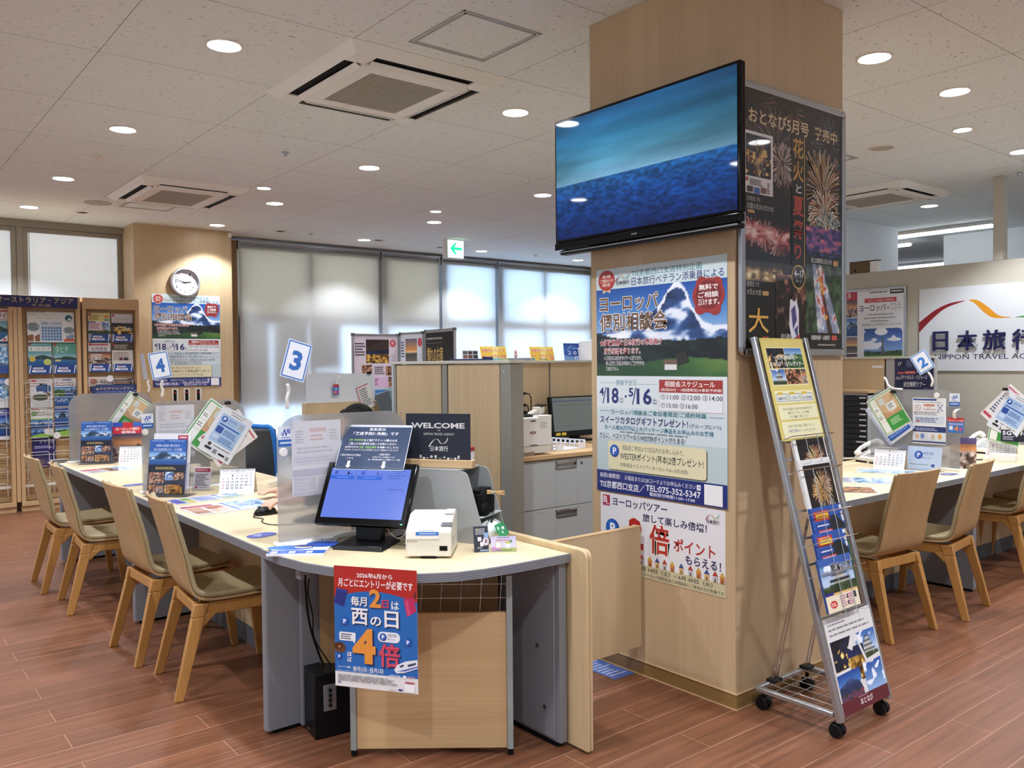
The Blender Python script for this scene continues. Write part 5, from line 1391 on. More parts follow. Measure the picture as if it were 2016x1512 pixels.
def holder(loc, a, w, h, label, leaf, leaflab, back=None, grp='acrylic leaflet holders'):
    t = thing('leaflet_holder', label, 'leaflet holder', loc, a, grp)
    b = MB(Matrix.Rotation(-.16, 4, 'X')); b.box(0, .034, .01, w, .037, h * 1.02).box(0, -.004, .01, .003, .037, h * .62).box(w - .003, -.004, .01, w, .037, h * .62).box(0, -.004, .01, w, -.001, h * .42); b.build('acrylic_pocket', M_CLEAR, t)
    b = MB(); b.box(0, -.01, 0, w, .13, .003).hexa([(0, .10, .003), (w, .10, .003), (w, .103, .003), (0, .103, .003)], [(0, .036, h * .6), (w, .036, h * .6), (w, .039, h * .6), (0, .039, h * .6)]); b.build('acrylic_stand', M_CLEAR, t)
    m = Matrix.Translation(loc) @ Matrix.Rotation(a, 4, 'Z') @ Matrix.Rotation(-.16, 4, 'X')
    o = leaf.build('leaflet', GLOSS, loc=tuple(m @ Vector(((w - leaf.w) / 2, .002, .013))), rotz=a, tilt=-.16); tag(o, leaflab, 'leaflet')
    if back:
        o = back[0].build('leaflet', GLOSS, loc=tuple(m @ Vector(((w - back[0].w) / 2 + .012, .018, .012 + back[2]))), rotz=a, tilt=-.16); tag(o, back[1], 'leaflet')
def white_leaf():
    p = Print(.21, .297, th=.01, paper='e6e5e6'); art(p, 'R 66 3 94 12 b03048\nF 70 5 90 10 f0d8dc 1\nF 30 18 90 24 2a2a3a 1'); return p
holder((1.29, 4.80, DZ), -.80, .245, .30, 'clear acrylic leaflet holder standing before the middle left screen', leaflet_cruise(), 'navy ship cruise leaflet in the holder before the middle left screen', (white_leaf(), 'white leaflet standing behind the cruise leaflet, middle left holder', .034))
holder((1.36, 6.70, DZ), -.48, .235, .30, 'clear acrylic leaflet holder at the far end of the left counter', leaflet_cruise(.205), 'navy ship cruise leaflet in the far left holder')
p = Print(.20, .28, th=.02, paper='5a3a6a'); art(p, 'R 0 0 34 12 2a52b0\nR 34 0 68 12 c02a34\nR 0 12 100 30 c83038\nT 10 14 92 22 f4ece8 3 ヨーロッパ旅行\nT 30 23 80 30 f4ece8 3 説明会\nI 0 32 100 100 town 14\nR 70 0 100 12 3a62b8')
holder((1.585, 6.72, DZ), -.42, .22, .33, 'clear holder with stacked leaflets behind the far cruise leaflet', p, 'red and blue Europe leaflet behind the far cruise leaflet')
def calendar(loc, a, w, h, month, first, days, label, side='d8c8b0'):
    t = thing('desk_calendar', label, 'calendar', loc, a, 'desk calendars'); k = .26
    p = Print(w, h, th=.002, paper='e9e9ea')
    p.text(44, 7, 54, 15, '3a3a40', month, 1); p.fine(8, 9, 24, 13, 'd0a0a0', 1); p.fine(30, 10, 40, 13, '8a8a90', 1); p.fine(58, 10, 72, 13, '8a8a90', 1); p.rect(5, 19, 95, 20, 'c08a8a' if first else '9a9aa0')
    for d in range(1, days + 1):
        c = (first + d - 1) % 7; r = (first + d - 1) // 7; x = 6 + c * 13.2; y = 25 + r * 12.5
        p.text(x + (2 if d < 10 else 0), y, x + (6 if d < 10 else 8), y + 7, 'c87a80' if c == 0 else ('7a9ac0' if c == 6 else '4a4a50'), str(d), 1)
    p.build('month_page', PAPER, t, (0, 0, 0), 0, -k)
    b = MB(); L = h * math.cos(k); y1 = h * math.sin(k)
    b.hexa([(0, .002, 0), (w, .002, 0), (w, .004, 0), (0, .004, 0)], [(0, y1, L), (w, y1, L), (w, y1 + .002, L), (0, y1 + .002, L)]); b.hexa([(0, 2 * y1, 0), (w, 2 * y1, 0), (w, 2 * y1 + .002, 0), (0, 2 * y1 + .002, 0)], [(0, y1, L), (w, y1, L), (w, y1 + .002, L), (0, y1 + .002, L)])
    b.box(0, .002, 0, w, 2 * y1 + .002, .001); b.build('card_tent', mat('calendar_card', side, .7), t)
    b = MB()
    for i in range(26): x = .006 + i * (w - .012) / 25; b.tube([(x, y1 - .006, L - .008), (x, y1 - .004, L + .004), (x, y1 + .005, L + .004), (x, y1 + .006, L - .008)], .0011, 5)
    b.build('wire_binding', M_BLACK, t); return t
calendar((1.64, 4.634, DZ), -.64, .19, .137, '12', 2, 31, 'spiral desk calendar showing month twelve on the left counter')
calendar((1.575, 6.47, DZ), -.62, .17, .137, '11', 1, 30, 'spiral desk calendar at the far place of the left counter, half hidden')
calendar((5.262, 2.835, DZ), -1.50, .198, .128, '7', 3, 31, 'spiral desk calendar showing month seven on the right counter')
calendar((6.335, 2.585, DZ), -1.42, .19, .13, '6', 1, 30, 'spiral desk calendar showing month six at the right photo edge')
p = Print(.108, .128, paper='e4e2e0', r=.004); art(p, 'R 6 5 94 22 b02a3a\nF 14 9 86 18 e8c0c4 2\nF 10 30 90 84 5a5a60 8\nE 20 90 8 5 b02a3a\nF 36 88 84 92 5a5a60 1')
t = thing('info_card', 'small card with red header standing beside the cruise leaflet holder', 'card stand', (1.574, 4.868, DZ), -.9); p.build('card', GLOSS, t, (0, 0, .004), 0, -.2); MB(Matrix.Rotation(-.2, 4, 'X')).box(-.002, -.003, .002, .11, -.0015, .13).build('acrylic_cover', M_CLEAR, t); MB().box(-.002, -.003, 0, .11, .05, .003).build('acrylic_foot', M_CLEAR, t)
def flat_sheet(p, x, y, a, lab, z=DZ, grp='leaflets lying on the counters'):
    o = p.build('leaflet', FILM, loc=(x, y, z + p.k * .00006 + .0012), rotz=a, tilt=-PI / 2); return tag(o, lab, 'leaflet', grp)
p = Print(.42, .30, paper='dfe4ea'); art(p, 'R 3 8 40 24 b83a4a\nR 4 28 22 56 c89a7a\nR 26 28 46 56 b06a4a\nR 4 60 22 90 a87a5a\nR 26 60 46 90 d0b090\nI 50 6 97 94 wave 4\nF 60 30 90 60 3a5a9a 5\nR 50 6 54 94 3a5aa8')
flat_sheet(p, 1.315, 4.02, .20 + PI / 2 - 1.75, 'clear covered menu sheet with food photos lying nearest on the left counter')
p = Print(.40, .19, paper='d4dcec'); art(p, 'R 2 10 16 90 4a5ab8\nR 18 12 30 50 8ab04a\nR 18 56 30 90 d8c04a\nF 34 12 60 88 3a5ab0 6\nI 64 8 98 92 lawn 5')
flat_sheet(p, 1.345, 4.40, .10, 'blue tinted leaflet strip lying behind the menu sheet on the left counter')
p = Print(.34, .26, paper='dfe4ea'); art(p, 'R 4 10 38 40 c8506a\nI 40 10 62 90 food 8\nI 64 8 97 92 wave 6\nF 6 50 36 90 8a6a6a 5')
flat_sheet(p, 1.315, 6.08, .18, 'menu sheet with food photos lying at the far place of the left counter')
for x, y, a, lab in ((1.315, 3.315, .25, 'blue oval sticker on the left counter just behind the nearest screen'), (1.325, 5.27, .2, 'blue oval sticker on the left counter behind the middle screen')):
    p = Print(.13, .085, th=.0004, r=.0424, paper='3f50a8'); art(p, 'F 24 26 60 44 dfe4f4 1\nR 30 54 46 62 dfe4f4\nF 50 56 80 70 aab4e0 1'); o = p.build('oval_sticker', GLOSS, loc=(x, y, DZ + .0012), rotz=a, tilt=-PI / 2); tag(o, lab, 'sticker', 'blue oval counter stickers')
def phone(loc, a, label):
    t = thing('desk_phone', label, 'telephone', loc, a, 'white desk telephones')
    b = MB(); b.prism([(0, 0), (.21, 0), (.21, .085), (.19, .09), (0, .025)], 0, .19, 'x'); b.build('body', M_WHITE, t, bev=.006)
    b = MB(); b.box(.01, .005, -.012, .18, .19, 0); b.build('base_wedge', M_BLACK, t)
    b = MB(Matrix.Translation((0, 0, .027)) @ Matrix.Rotation(.32, 4, 'X')); b.box(.075, .135, 0, .18, .19, .004); b.build('display', M_GRILLE, t)
    b = MB(Matrix.Translation((0, 0, .027)) @ Matrix.Rotation(.32, 4, 'X'))
    for i in range(4):
        for j in range(4): b.box(.082 + i * .024, .02 + j * .027, 0, .100 + i * .024, .038 + j * .027, .005)
    b.build('keys', M_STEEL, t, bev=.001)
    pth = smooth_path([(.032, .0, .055), (.032, .03, .082), (.032, .10, .112), (.032, .17, .128), (.032, .205, .118)], 5); b = MB(); b.tube(pth, .014, 10); b.ball((.032, .005, .05), .025, .025, .02, 8); b.ball((.032, .2, .108), .025, .025, .02, 8); b.build('handset', M_WHITE, t)
    b = MB(); pts = []
    for i in range(90): q = i / 89; pts.append((.02 + .006 * math.cos(i * .9) - .03 * q, -.01 - .10 * q, .012 + .006 * math.sin(i * .9)))
    b.tube(pts, .0018, 5); b.build('coiled_cord', M_OFFW, t); return t
phone((2.0, 4.72, DZ + .012), -.7, 'white desk telephone behind the month twelve calendar on the left counter')
phone((5.50, 3.10, DZ + .012), -1.9, 'white desk telephone on the right counter beside the pillar edge')
phone((6.62, 2.86, DZ + .012), -1.7, 'white desk telephone behind the month six calendar at the right')
def staff_monitor(loc, a, label, w=.42):
    t = thing('staff_monitor', label, 'monitor', loc, a, 'black staff monitors')
    MB().box(0, 0, .09, w, .035, .37).build('bezel', M_BLACK, t, bev=.006); MB().box(w / 2 - .03, .03, 0, w / 2 + .03, .06, .2).build('neck', M_BLACK, t); MB().box(w / 2 - .11, -.03, 0, w / 2 + .11, .14, .015).build('base', M_BLACK, t, bev=.004)
    MB().box(.012, -.001, .105, w - .012, 0, .36).build('panel', mat('dark_glass', '14171c', .1), t); return t
staff_monitor((1.60, 3.40, DZ), .55, 'dark monitor seen blurred through the nearest frosted screen', .36); staff_monitor((1.72, 5.36, DZ), .5, 'dark monitor behind the middle left screen', .36); staff_monitor((1.72, 7.16 - .2, DZ), .1, 'dark monitor behind the far left screen', .36)
staff_monitor((5.98, 3.02, DZ), -1.2, 'dark monitor seen through the right counter screen', .36)
# far place
S5 = screen((1.34, 6.868, DZ), 0, 'frosted screen at the far end of the left counter')
number_sign('', (1.90, 6.868, 1.20), 0, (0, 0, .1), 0, .1, .15, 'bead arm with an edge-on number card above the far left screen', [(0, 0, .03), (.006, 0, .06), (-.004, 0, .09), (.0, 0, .11)])
o = MB(Matrix.Rotation(-.12, 4, 'Y')).box(-.014, -.05, 0, -.012, .05, .20).build('number_card', mat('clear_number_card', 'c8d2e0', .2), loc=(1.893, 6.868, 1.325)); tag(o, 'number card seen edge-on above the far left screen', 'number card')
sheet_stack([(map_sheet(), .62, 1.765, 1.06, 'green edged map sheet hanging on the far left screen'), (blue_sheet(), .80, 1.75, .99, 'blue bordered sheet under the map on the far left screen')], 'laminated sheets on the far left screen', ((1.80, 6.85, 1.20), 'black binder clip holding sheets on the far left screen'), 0, 0, 0, 6.856)
tag(MB().box(0, 0, 0, .06, .09, .045).build('paper_box', M_OFFW, bev=.002, loc=(1.66, 6.58, DZ), rotz=-.5), 'small cream box beside the far calendar', 'box')
# --- right counter, screen between the places
S2 = screen((5.49, 2.388, DZ), PI / 2, 'frosted screen on the right counter between two places')
sticker(S2, 0, 0) and None
st = [c for c in kids(S2) if c.name.startswith('payment_sticker')][0]; st.rotation_euler = (0, 0, PI); st.location = (.064, .0035, .405)
magnet((5.487, 2.53, 1.19), -PI / 2, 'round white magnet on top of the right counter screen')
p = Print(.212, .297, paper='e6e8ec')
art(p, '''R 2 2 72 6 2f4a8c
F 6 9 90 11 6a6c74 1
R 34 14 66 18 c87a5a
T 44 19 56 22 b0402a 0 による
T 32 23 68 27 b0402a 1 本人確認が必須
F 4 30 96 38 7a7c84 3
Q 4 40 96 56 3 cfd8e6
F 10 43 90 54 5a6a8a 3
R 10 50 22 53 c04a44
R 0 62 100 74 22336e
F 10 65 80 72 aab4d4 2
I 2 75 48 92 food 12
R 2 75 48 92 d8dce4
R 52 75 98 92 e0e4ea
E 14 84 5 5 d8a890
E 30 83 6 6 6a8ac0
E 62 84 6 6 d0c0a8
E 82 83 6 6 e0b060
R 0 94 100 97 22336e''')
p.ell(16, 21, 9, 6.4, 'c85a54'); p.ell(16, 21, 7.6, 5.4, 'e6e8ec'); p.fine(11, 18, 21, 24, '9a8a8a', 3)
p.curve([(74, 14), (92, 28)], [.8, .8], '3a5aa0'); p.curve([(92, 14), (74, 28)], [.8, .8], '3a5aa0'); p.rect(76, 14, 90, 14.6, '3a5aa0'); p.rect(76, 27.6, 90, 28.2, '3a5aa0')
tag(p.build('paper_notice', FILM, loc=(5.4866, 2.685, .876), rotz=-PI / 2), 'identity check notice with crossed phone drawing on the right counter screen', 'notice')
number_sign('2', (5.49, 2.565, 1.222), -PI / 2, (-.022, -.006, .124), -.55, .112, .135, 'blue bordered number two sign on a bead arm above the right counter screen', [(0, 0, .03), (.006, 0, .06), (-.004, 0, .09), (-.016, -.004, .11)], '2f7fd6')
number_sign('', (5.49, 2.76, 1.215), -PI / 2, (0, 0, .1), 0, .1, .1, 'empty bead arm curling over the left end of the right counter screen', [(0, 0, .01), (-.05, -.01, .015), (-.085, -.01, .035), (-.10, -.01, .07), (-.112, -.01, .085)])
sheet_stack([(map_sheet(.2, .27), -.56, -2.835, 1.075, 'green edged map sheet hanging on the right counter screen'), (blue_sheet(), -.66, -2.83, 1.03, 'blue bordered sheet under the map on the right counter screen')], 'laminated sheets on the right counter screen', ((5.46, 2.80, 1.20), 'black binder clip holding sheets on the right counter screen'), -PI / 2, 5.47, 0, 0)
t = thing('shelf_wobbler', 'red and blue wobbler card on a white curled strip, right counter screen', 'wobbler', (5.47, 2.40, .96), -PI / 2)
p = Print(.098, .095, r=.006, paper='2f74c4'); art(p, 'R 0 0 100 30 c02f34\nT 6 14 94 26 f4efec 3 月ごとにエントリーが必要\nT 8 36 92 50 f0f0f4 1 毎月2日は西の日\nR 10 56 32 82 e8eaee\nT 40 54 66 90 e8863c 5 4\nT 70 62 92 90 d84a60 2 倍')
p.build('wobbler_card', GLOSS, t, (-.055, 0, 0)); b = MB(); b.shell(lambda u, v: (-.02 + .02 * v + .03 * u * u, -.004 - .02 * math.sin(PI * u), .09 + .09 * u - .03 * u ** 3), 12, 2, .001); b.build('strip', M_WHITE, t)
p = Print(.212, .150, paper='cfe4f4'); art(p, '''T 44 22 76 34 2a5fae 0 WESTER
T 43 42 70 53 2a5fae 1 ポイント
F 8 74 66 79 6a8a60 1
Q 72 72 82 84 1.5 2a5fae
R 85 76 92 80 e8ecf0
F 20 92 70 95 6a9ad0 1'''); coin(p, 33, 36, 12)
t = thing('points_card_stand', 'pale blue points card in a clear stand beside the month seven calendar', 'card stand', (5.335, 2.652, DZ), -1.54); p.build('card', GLOSS, t, (0, 0, .003), 0, -.2); MB(Matrix.Rotation(-.2, 4, 'X')).box(-.003, -.003, .002, .215, -.0015, .155).build('acrylic_cover', M_CLEAR, t); MB().box(-.003, -.003, 0, .215, .06, .003).build('acrylic_foot', M_CLEAR, t)
t = thing('clear_holder', 'empty clear acrylic leaflet holder right of the right counter screen', 'leaflet holder', (5.72, 2.60, DZ), -1.1)
b = MB(Matrix.Rotation(-.2, 4, 'X')); b.box(0, .03, 0, .17, .033, .22).box(0, 0, 0, .003, .033, .2).box(.167, 0, 0, .17, .033, .2).box(0, 0, 0, .17, .003, .12); b.build('acrylic_pocket', M_CLEAR, t); MB().box(0, 0, 0, .17, .10, .003).build('acrylic_foot', M_CLEAR, t)
p = Print(.15, .2, th=.008, paper='8a80a0'); art(p, 'I 0 0 100 100 town 40\nR 0 0 100 20 5a4a70'); tag(p.build('leaflet', GLOSS, loc=(5.60, 2.50, DZ + .002), rotz=-1.2, tilt=-.3), 'dim purple leaflet leaning behind the right counter screen', 'leaflet')
sheet_stack([(wester_sheet(), .52, -2.41, 1.03, 'laminated points sheet with blue panel hanging at the right photo edge'), (red_sheet(), .75, -2.44, 1.07, 'laminated sheet with red stripe behind the points sheet at the right photo edge'), (map_sheet(), .2, -2.44, .97, 'laminated map sheet lowest behind the points sheet at the right photo edge')], 'laminated sheets at the right photo edge', ((6.3, 2.44, 1.20), 'black binder clip holding sheets at the right photo edge'), -PI / 2, 6.33, 0, 0)
t = thing('sheet_post', 'slim clear post holding the hanging sheets at the right photo edge', 'stand', (6.335, 2.44, DZ)); MB().box(-.0, -.012, 0, .004, .012, .50).build('post', M_CLEAR, t); MB().box(-.03, -.04, 0, .03, .04, .006).build('foot', M_CLEAR, t)
p = Print(.16, .11, th=.003, paper='d8d4d0'); art(p, 'R 0 26 100 100 1c2030\nT 6 34 40 60 e8e8ec 3 5G\nF 46 36 92 56 c8c8d0 2\nF 8 66 60 92 a8a8b4 3\nF 20 8 80 18 8a8480 1'); tag(p.build('small_sign', GLOSS, loc=(6.30, 2.47, DZ + .13), rotz=-1.4, tilt=-.15), 'small dark sign with white lettering above the month six calendar', 'sign')
tag(MB().box(0, 0, 0, .16, .09, .05).build('tissue_box', M_PAPERW, bev=.003, loc=(6.18, 2.5, DZ), rotz=-1.4), 'white flat box in front of the month six calendar', 'box')
for (x, y, a, p_, lab) in ((4.95, 2.79, -1.2, ('I 3 5 97 95 wave 7\nR 0 88 100 100 d8c870',), 'leaflet in a clear sleeve lying by the pillar on the right counter'), (4.46, 2.66, -1.0, ('I 40 5 97 95 wave 9\nF 6 10 36 90 5a6a9a 6',), 'pale leaflet lying in front of the month seven calendar'), (4.05, 2.52, -.9, ('R 4 8 40 92 c06a6a\nI 44 6 97 94 food 15',), 'red toned menu sheet on the right counter near the pillar')):
    p = Print(.34, .24, paper='e0e4ea'); art(p, p_[0]); flat_sheet(p, x, y, a, lab)
p = Print(.13, .085, th=.0004, r=.0424, paper='5a5a98'); p.fine(24, 26, 70, 64, 'dfe4f4', 2); tag(p.build('oval_sticker', GLOSS, loc=(5.22, 2.33, DZ + .0012), rotz=-.1, tilt=-PI / 2), 'blue oval sticker on the right counter in front of the screen', 'sticker', 'blue oval counter stickers')
tag(MB().cyl((0, 0, 0), (.16, 0, 0), .004, n=8).build('pen', M_BLACK, loc=(6.05, 2.62, DZ + .005), rotz=-.5), 'black pen lying on the right counter', 'pen')

# ================================================================== BROCHURE STAND BY THE PILLAR
RK = .255
t = thing('brochure_stand', 'leaning aluminium brochure stand on castors beside the pillar', 'brochure stand', (2.94, 1.687, 0))
rm = Matrix.Translation((0, 0, .09)) @ Matrix.Rotation(-RK, 4, 'X')
for x in (-.05, .305):
    MB(rm).box(x, -.004, -.02, x + .026, .018, 1.475).build('side_rail', M_ALU, t, bev=.003)
b = MB(rm)
for s in (0.0, .355, .56, .66, .765, .97, 1.04, 1.46): b.box(-.03, .004, s - .004, .31, .010, s + .004)
b.build('cross_bar', M_ALU, t)
b = MB(rm)
for s, h in ((.37, .20), (.555, .11), (.665, .11), (.77, .2), (.965, .12)):
    for x in (.07, .15, .23): b.tube([(x, .004, s - .02), (x, -.050, s - .02), (x, -.052, s + h * .75)], .0017, 6)
    b.tube([(-.03, .0, s + h * .75 - .01), (-.02, -.052, s + h * .75), (.28, -.052, s + h * .75), (.30, .0, s + h * .75 - .01)], .0022, 6)
b.build('wire_pockets', M_CHROME, t)
b = MB()
x0, x1, y0, y1 = -.03, .335, .03, .372
for q in (y0, y1): b.box(x0, q - .012, .078, x1, q + .012, .098)
for q in (x0, x1): b.box(q - .012, y0, .078, q + .012, y1, .098)
b.build('base_frame', M_ALU, t, bev=.005, seg=3)
b = MB()
for k in range(1, 5): b.cyl((x0, y0 + (y1 - y0) * k / 5, .09), (x1, y0 + (y1 - y0) * k / 5, .09), .0022, n=6)
for k in range(1, 6): b.cyl((x0 + (x1 - x0) * k / 6, y0, .094), (x0 + (x1 - x0) * k / 6, y1, .094), .0022, n=6)
b.build('base_grid', M_CHROME, t)
b = MB()
for xb, xt in ((.06, .045), (.09, .055), (.30, .255), (.325, .265)): b.cyl((xb, y1 - .01, .095), (xt, .19, .80), .0035, n=8)
b.build('stay_rods', M_CHROME, t)
MB().box(.045, y1 - .03, .096, .105, y1 + .01, .108).build('rod_block', M_BLACK, t, bev=.002); MB().box(.285, y1 - .03, .096, .34, y1 + .01, .108).build('rod_block', M_BLACK, t, bev=.002)
for cx, cy in ((x0 + .02, y0), (x1 - .02, y0), (x0 + .03, y1 - .01), (x1 - .02, y1 - .01)):
    b = MB(); b.cyl((cx - .022, cy, .026), (cx - .006, cy, .026), .026, n=20).cyl((cx + .006, cy, .026), (cx + .022, cy, .026), .026, n=20)
    b.prism([(cy + .03 * math.cos(a), .028 + .03 * math.sin(a)) for a in [PI * k / 8 for k in range(9)]], cx - .007, cx + .007, 'x'); b.cyl((cx, cy, .04), (cx, cy, .08), .008, n=10); b.build('castor', M_BLACK, t, bev=.003)
rw = Matrix.Translation((2.94, 1.687, 0)) @ rm
def on_rack(p, x, s, off, m, lab, name='brochure', grp=None):
    o = p.build(name, m, loc=tuple(rw @ Vector((x, -off, s))), tilt=-RK); return tag(o, lab, 'brochure' if name == 'brochure' else 'poster', grp)
p = Print(.30, .425, th=.002, paper='d8c66a', r=.003)
art(p, '''R 2 2 98 98 e0cf78
R 8 9 92 47 efe6b4
I 9 10 49 30 night 21
I 50 10 91 30 forest 22
I 9 31 40 46 castle 23
I 41 31 78 46 food 24
I 79 31 91 46 town 25
T 22 17 80 21.5 f6f4ee 2 ～ 安心の添乗員同行 ～
T 10 23.4 90 27.8 f6f4ee 2 おとなび・ジパングツアー
Q 6 52 96 64 2 efe9bc
R 8 55 34 62.5 5a8ab0
R 9 55.6 33 62 e8e8d8
R 37 55 63 62.5 5a8ab0
R 38 55.6 62 62 e8e8d8
R 66 55 93 62.5 5a8ab0
R 67 55.6 92 62 e8e8d8
R 12 53.4 24 56 e0c040
R 40 53.4 52 56 e0c040
R 69 53.4 81 56 e0c040
T 11 58 31 61 2a5a8a 1 添乗員同行で安心
T 40 58 60 61 2a5a8a 1 ここだけのコース
T 69 58 90 61 2a5a8a 1 おひとり様も歓迎
Q 6 66 96 80 2 efe9bc
T 16 68.6 84 71.2 3a4a4a 0 5月号は全国花火大会や日本各地の祭りを
T 26 72.4 76 75 3a4a4a 0 鑑賞するコースなど、コースが満載！
T 28 76.2 74 78.8 3a4a4a 0 ぜひこの機会にご検討ください！！
Q 6 82 96 98 2 efe9bc
T 18 85 82 88 3a4a4a 0 ご来店で旅行代金をご精算いただくと
T 18 89.6 40 92.6 2a52a0 1 WESTER
T 41 89.6 82 92.6 3a4a4a 0 ポイントがたまります！''')
on_rack(p, -.03, 1.042, .012, FILM, 'yellow laminated tour notice at the top of the brochure stand', 'poster_sheet')
def fw_mag(w=.225, h=.29):
    p = Print(w, h, th=.010, paper='e4e2de'); p.rect(10, 8, 97, 78, '1a1210')
    p.burst(58, 40, 34, 160, ['c8905a', 'e8c88a', '9a5a3a', 'f0dca8'], 41, .7, .05, clip=(10, 8, 97, 78)); p.burst(40, 46, 20, 60, ['d8a860', 'b87a4a'], 42, 1.2, .02, clip=(10, 8, 97, 78)); p.burst(74, 30, 18, 80, ['b87060', 'd8b090'], 43, .6, clip=(10, 8, 97, 78))
    p.burst(46, 68, 13, 70, ['d8d4cc', 'a8a49c'], 44, .5, clip=(10, 8, 97, 78)); p.burst(76, 66, 13, 70, ['c8c4b8', '98948c'], 45, .5, clip=(10, 8, 97, 78))
    art(p, 'F 14 82 60 92 6a6864 4\nR 4 80 9 86 c04438\nT 72 82 94 90 3a3836 1 おとなび\nT 4 92 12 97 1d3a80 3 JR'); return p
on_rack(fw_mag(), .036, .777, .012, GLOSS, 'fireworks magazine in the upper pocket of the brochure stand', grp='fireworks magazines'); on_rack(fw_mag(), .029, .67, .020, GLOSS, 'fireworks magazine in the second pocket of the brochure stand', grp='fireworks magazines')
def blue_mag(w=.225, h=.24):
    p = Print(w, h, th=.010, paper='2a4a94')
    art(p, 'R 0 0 100 34 2f55a4\nP 1a1f22 34,40 52,20 74,16 98,34 98,60 20,62\nR 0 58 100 100 3a5a34\nP 2a3a26 0,50 30,56 60,60 60,80 0,80\nR 8 6 54 22 c03a34\nF 14 7.6 48 10.6 f0c0a8 1\nR 14 11 52 19 e8c43a\nF 17 13 48 17 b03a2a 1\nR 8 26 52 34 24408c\nF 12 28 48 32 e0e6f4 1\nR 12 37 56 44 c04a54\nF 14 39 52 42 f4e0e0 1\nP e0c03a 40,50 96,42 98,54 42,62\nF 46 50 90 55 6a5018 1\nR 90 2 98 8 e8e8ec\nP d8dad8 90,14 97,12 98,28 92,30'); return p
on_rack(blue_mag(), .022, .528, .028, GLOSS, 'blue mountain tour brochure in the third pocket of the stand', grp='blue tour brochures'); on_rack(blue_mag(), -.005, .431, .036, GLOSS, 'blue mountain tour brochure in the fourth pocket of the stand', grp='blue tour brochures')
p = Print(.228, .20, th=.010, paper='2f4f8c')
art(p, '''I 0 0 100 68 castle 31
R 0 0 100 14 3a5fa8
H 34 12 96 30 141416 f0f0f0 4 熊本の旅
R 0 66 100 70 e0b46a
R 0 70 100 100 e8dcc0
R 0 64 26 69 2a2a80
E 20 86 11 7 c83a30
F 12 83 28 90 f4d8d0 2
F 42 73 60 96 c07aa0 5
F 66 73 80 96 c07aa0 5
R 62 74 66 82 3a3634
R 82 72 92 84 3a3634
R 62 86 66 94 3a3634''')
on_rack(p, -.030, .374, .044, GLOSS, 'castle tour brochure in the lowest pocket of the stand')
p = Print(.335, .355, th=.002, paper='dcdad8', r=.002)
art(p, '''F 6 6 44 9 8a8684 1
F 6 11 84 14.5 8a8684 1
F 6 16.5 92 20 8a8684 1
R 0 24 100 90 d8d6d4
R 0 90 100 100 5a1d28
R 0 86 100 100 5a1d28
T 38 89 64 95.5 f0e8e4 1 おとなび
F 34 86.6 56 87.8 c09aa0 1''')
for kind, seed, x0, y0, x1, y1 in (('night', 52, 3, 24, 46, 56), ('castle', 53, 54, 24, 98, 56), ('gold', 54, 32, 36, 68, 72), ('fuji', 55, 2, 58, 50, 86), ('sky', 56, 58, 56, 98, 86)): p.pic(x0, y0, x1, y1, kind, seed)
for a, c, d, e in (((46, 24), (54, 24), (44, 40), (36, 36)), ((54, 24), (57, 24), (71, 56), (66, 56)), ((2, 56), (34, 55), (33, 58), (2, 59)), ((46, 72), (50, 70), (58, 86), (53, 86)), ((66, 54), (98, 51), (98, 56), (66, 58))): p.poly([a, c, d, e], 'dcdad8')
on_rack(p, -.026, -.004, .008, GLOSS, 'collage poster with wine red foot at the bottom of the brochure stand', 'poster_sheet')

# ================================================================== STAFF AREA BEHIND THE COUNTERS
t = thing('office_partition', 'tall wood office partition with two panels and grey posts in the staff area', 'partition', (2.90, 3.637, 0)); L = 1.24
for y0, y1 in ((.10, .602), (.68, 1.20)): MB().box(-.002, y0, .03, .045, y1, 1.415).build('panel', M_OAKV, t, bev=.001)
for y0, y1, x1 in ((0, .09, .09), (.615, .668, .05), (1.21, 1.24, .05)): MB().box(-.004, y0, 0, x1, y1, 1.42).build('post', M_STEEL if False else mat('warm_grey_post', '8e8c82', .5, metal=.15), t, bev=.003)
MB().box(-.012, -.006, 1.42, .10, L, 1.438).build('top_cap', mat('pale_cap', 'c2bfb2', .5), t, bev=.002)
b = MB().cyl((-.004, .05, 1.375), (-.008, .05, 1.375), .006, n=10).cyl((-.002, 1.15, 1.10), (-.005, 1.15, 1.10), .006, n=10).cyl((-.002, .33, 1.37), (-.006, .33, 1.37), .004, n=8); b.build('screw', M_CHROME, t)
t = thing('office_partition', 'wood partition behind the laser printer, holding the power strip', 'partition', (2.99, 4.60, 0))
for x0, x1 in ((0, 1.03), (1.045, 2.2)): MB().box(x0, 0, .03, x1, .04, 1.42).build('panel', M_OAKV, t, bev=.001)
MB().box(1.032, .004, 0, 1.043, .036, 1.42).build('joint_post', M_DGREY, t); MB().box(0, -.008, 1.42, 2.2, .05, 1.438).build('top_cap', MATS['pale_cap'], t, bev=.002)
t = thing('low_cabinet', 'low cabinet behind the partition with display items on its top', 'cabinet', (2.99, 4.66, 0)); MB().box(0, 0, 0, 2.2, .40, 1.425).build('body', M_STEEL, t, bev=.002); MB().box(-.005, -.005, 1.425, 2.205, .405, 1.437).build('top', MATS['pale_cap'], t)
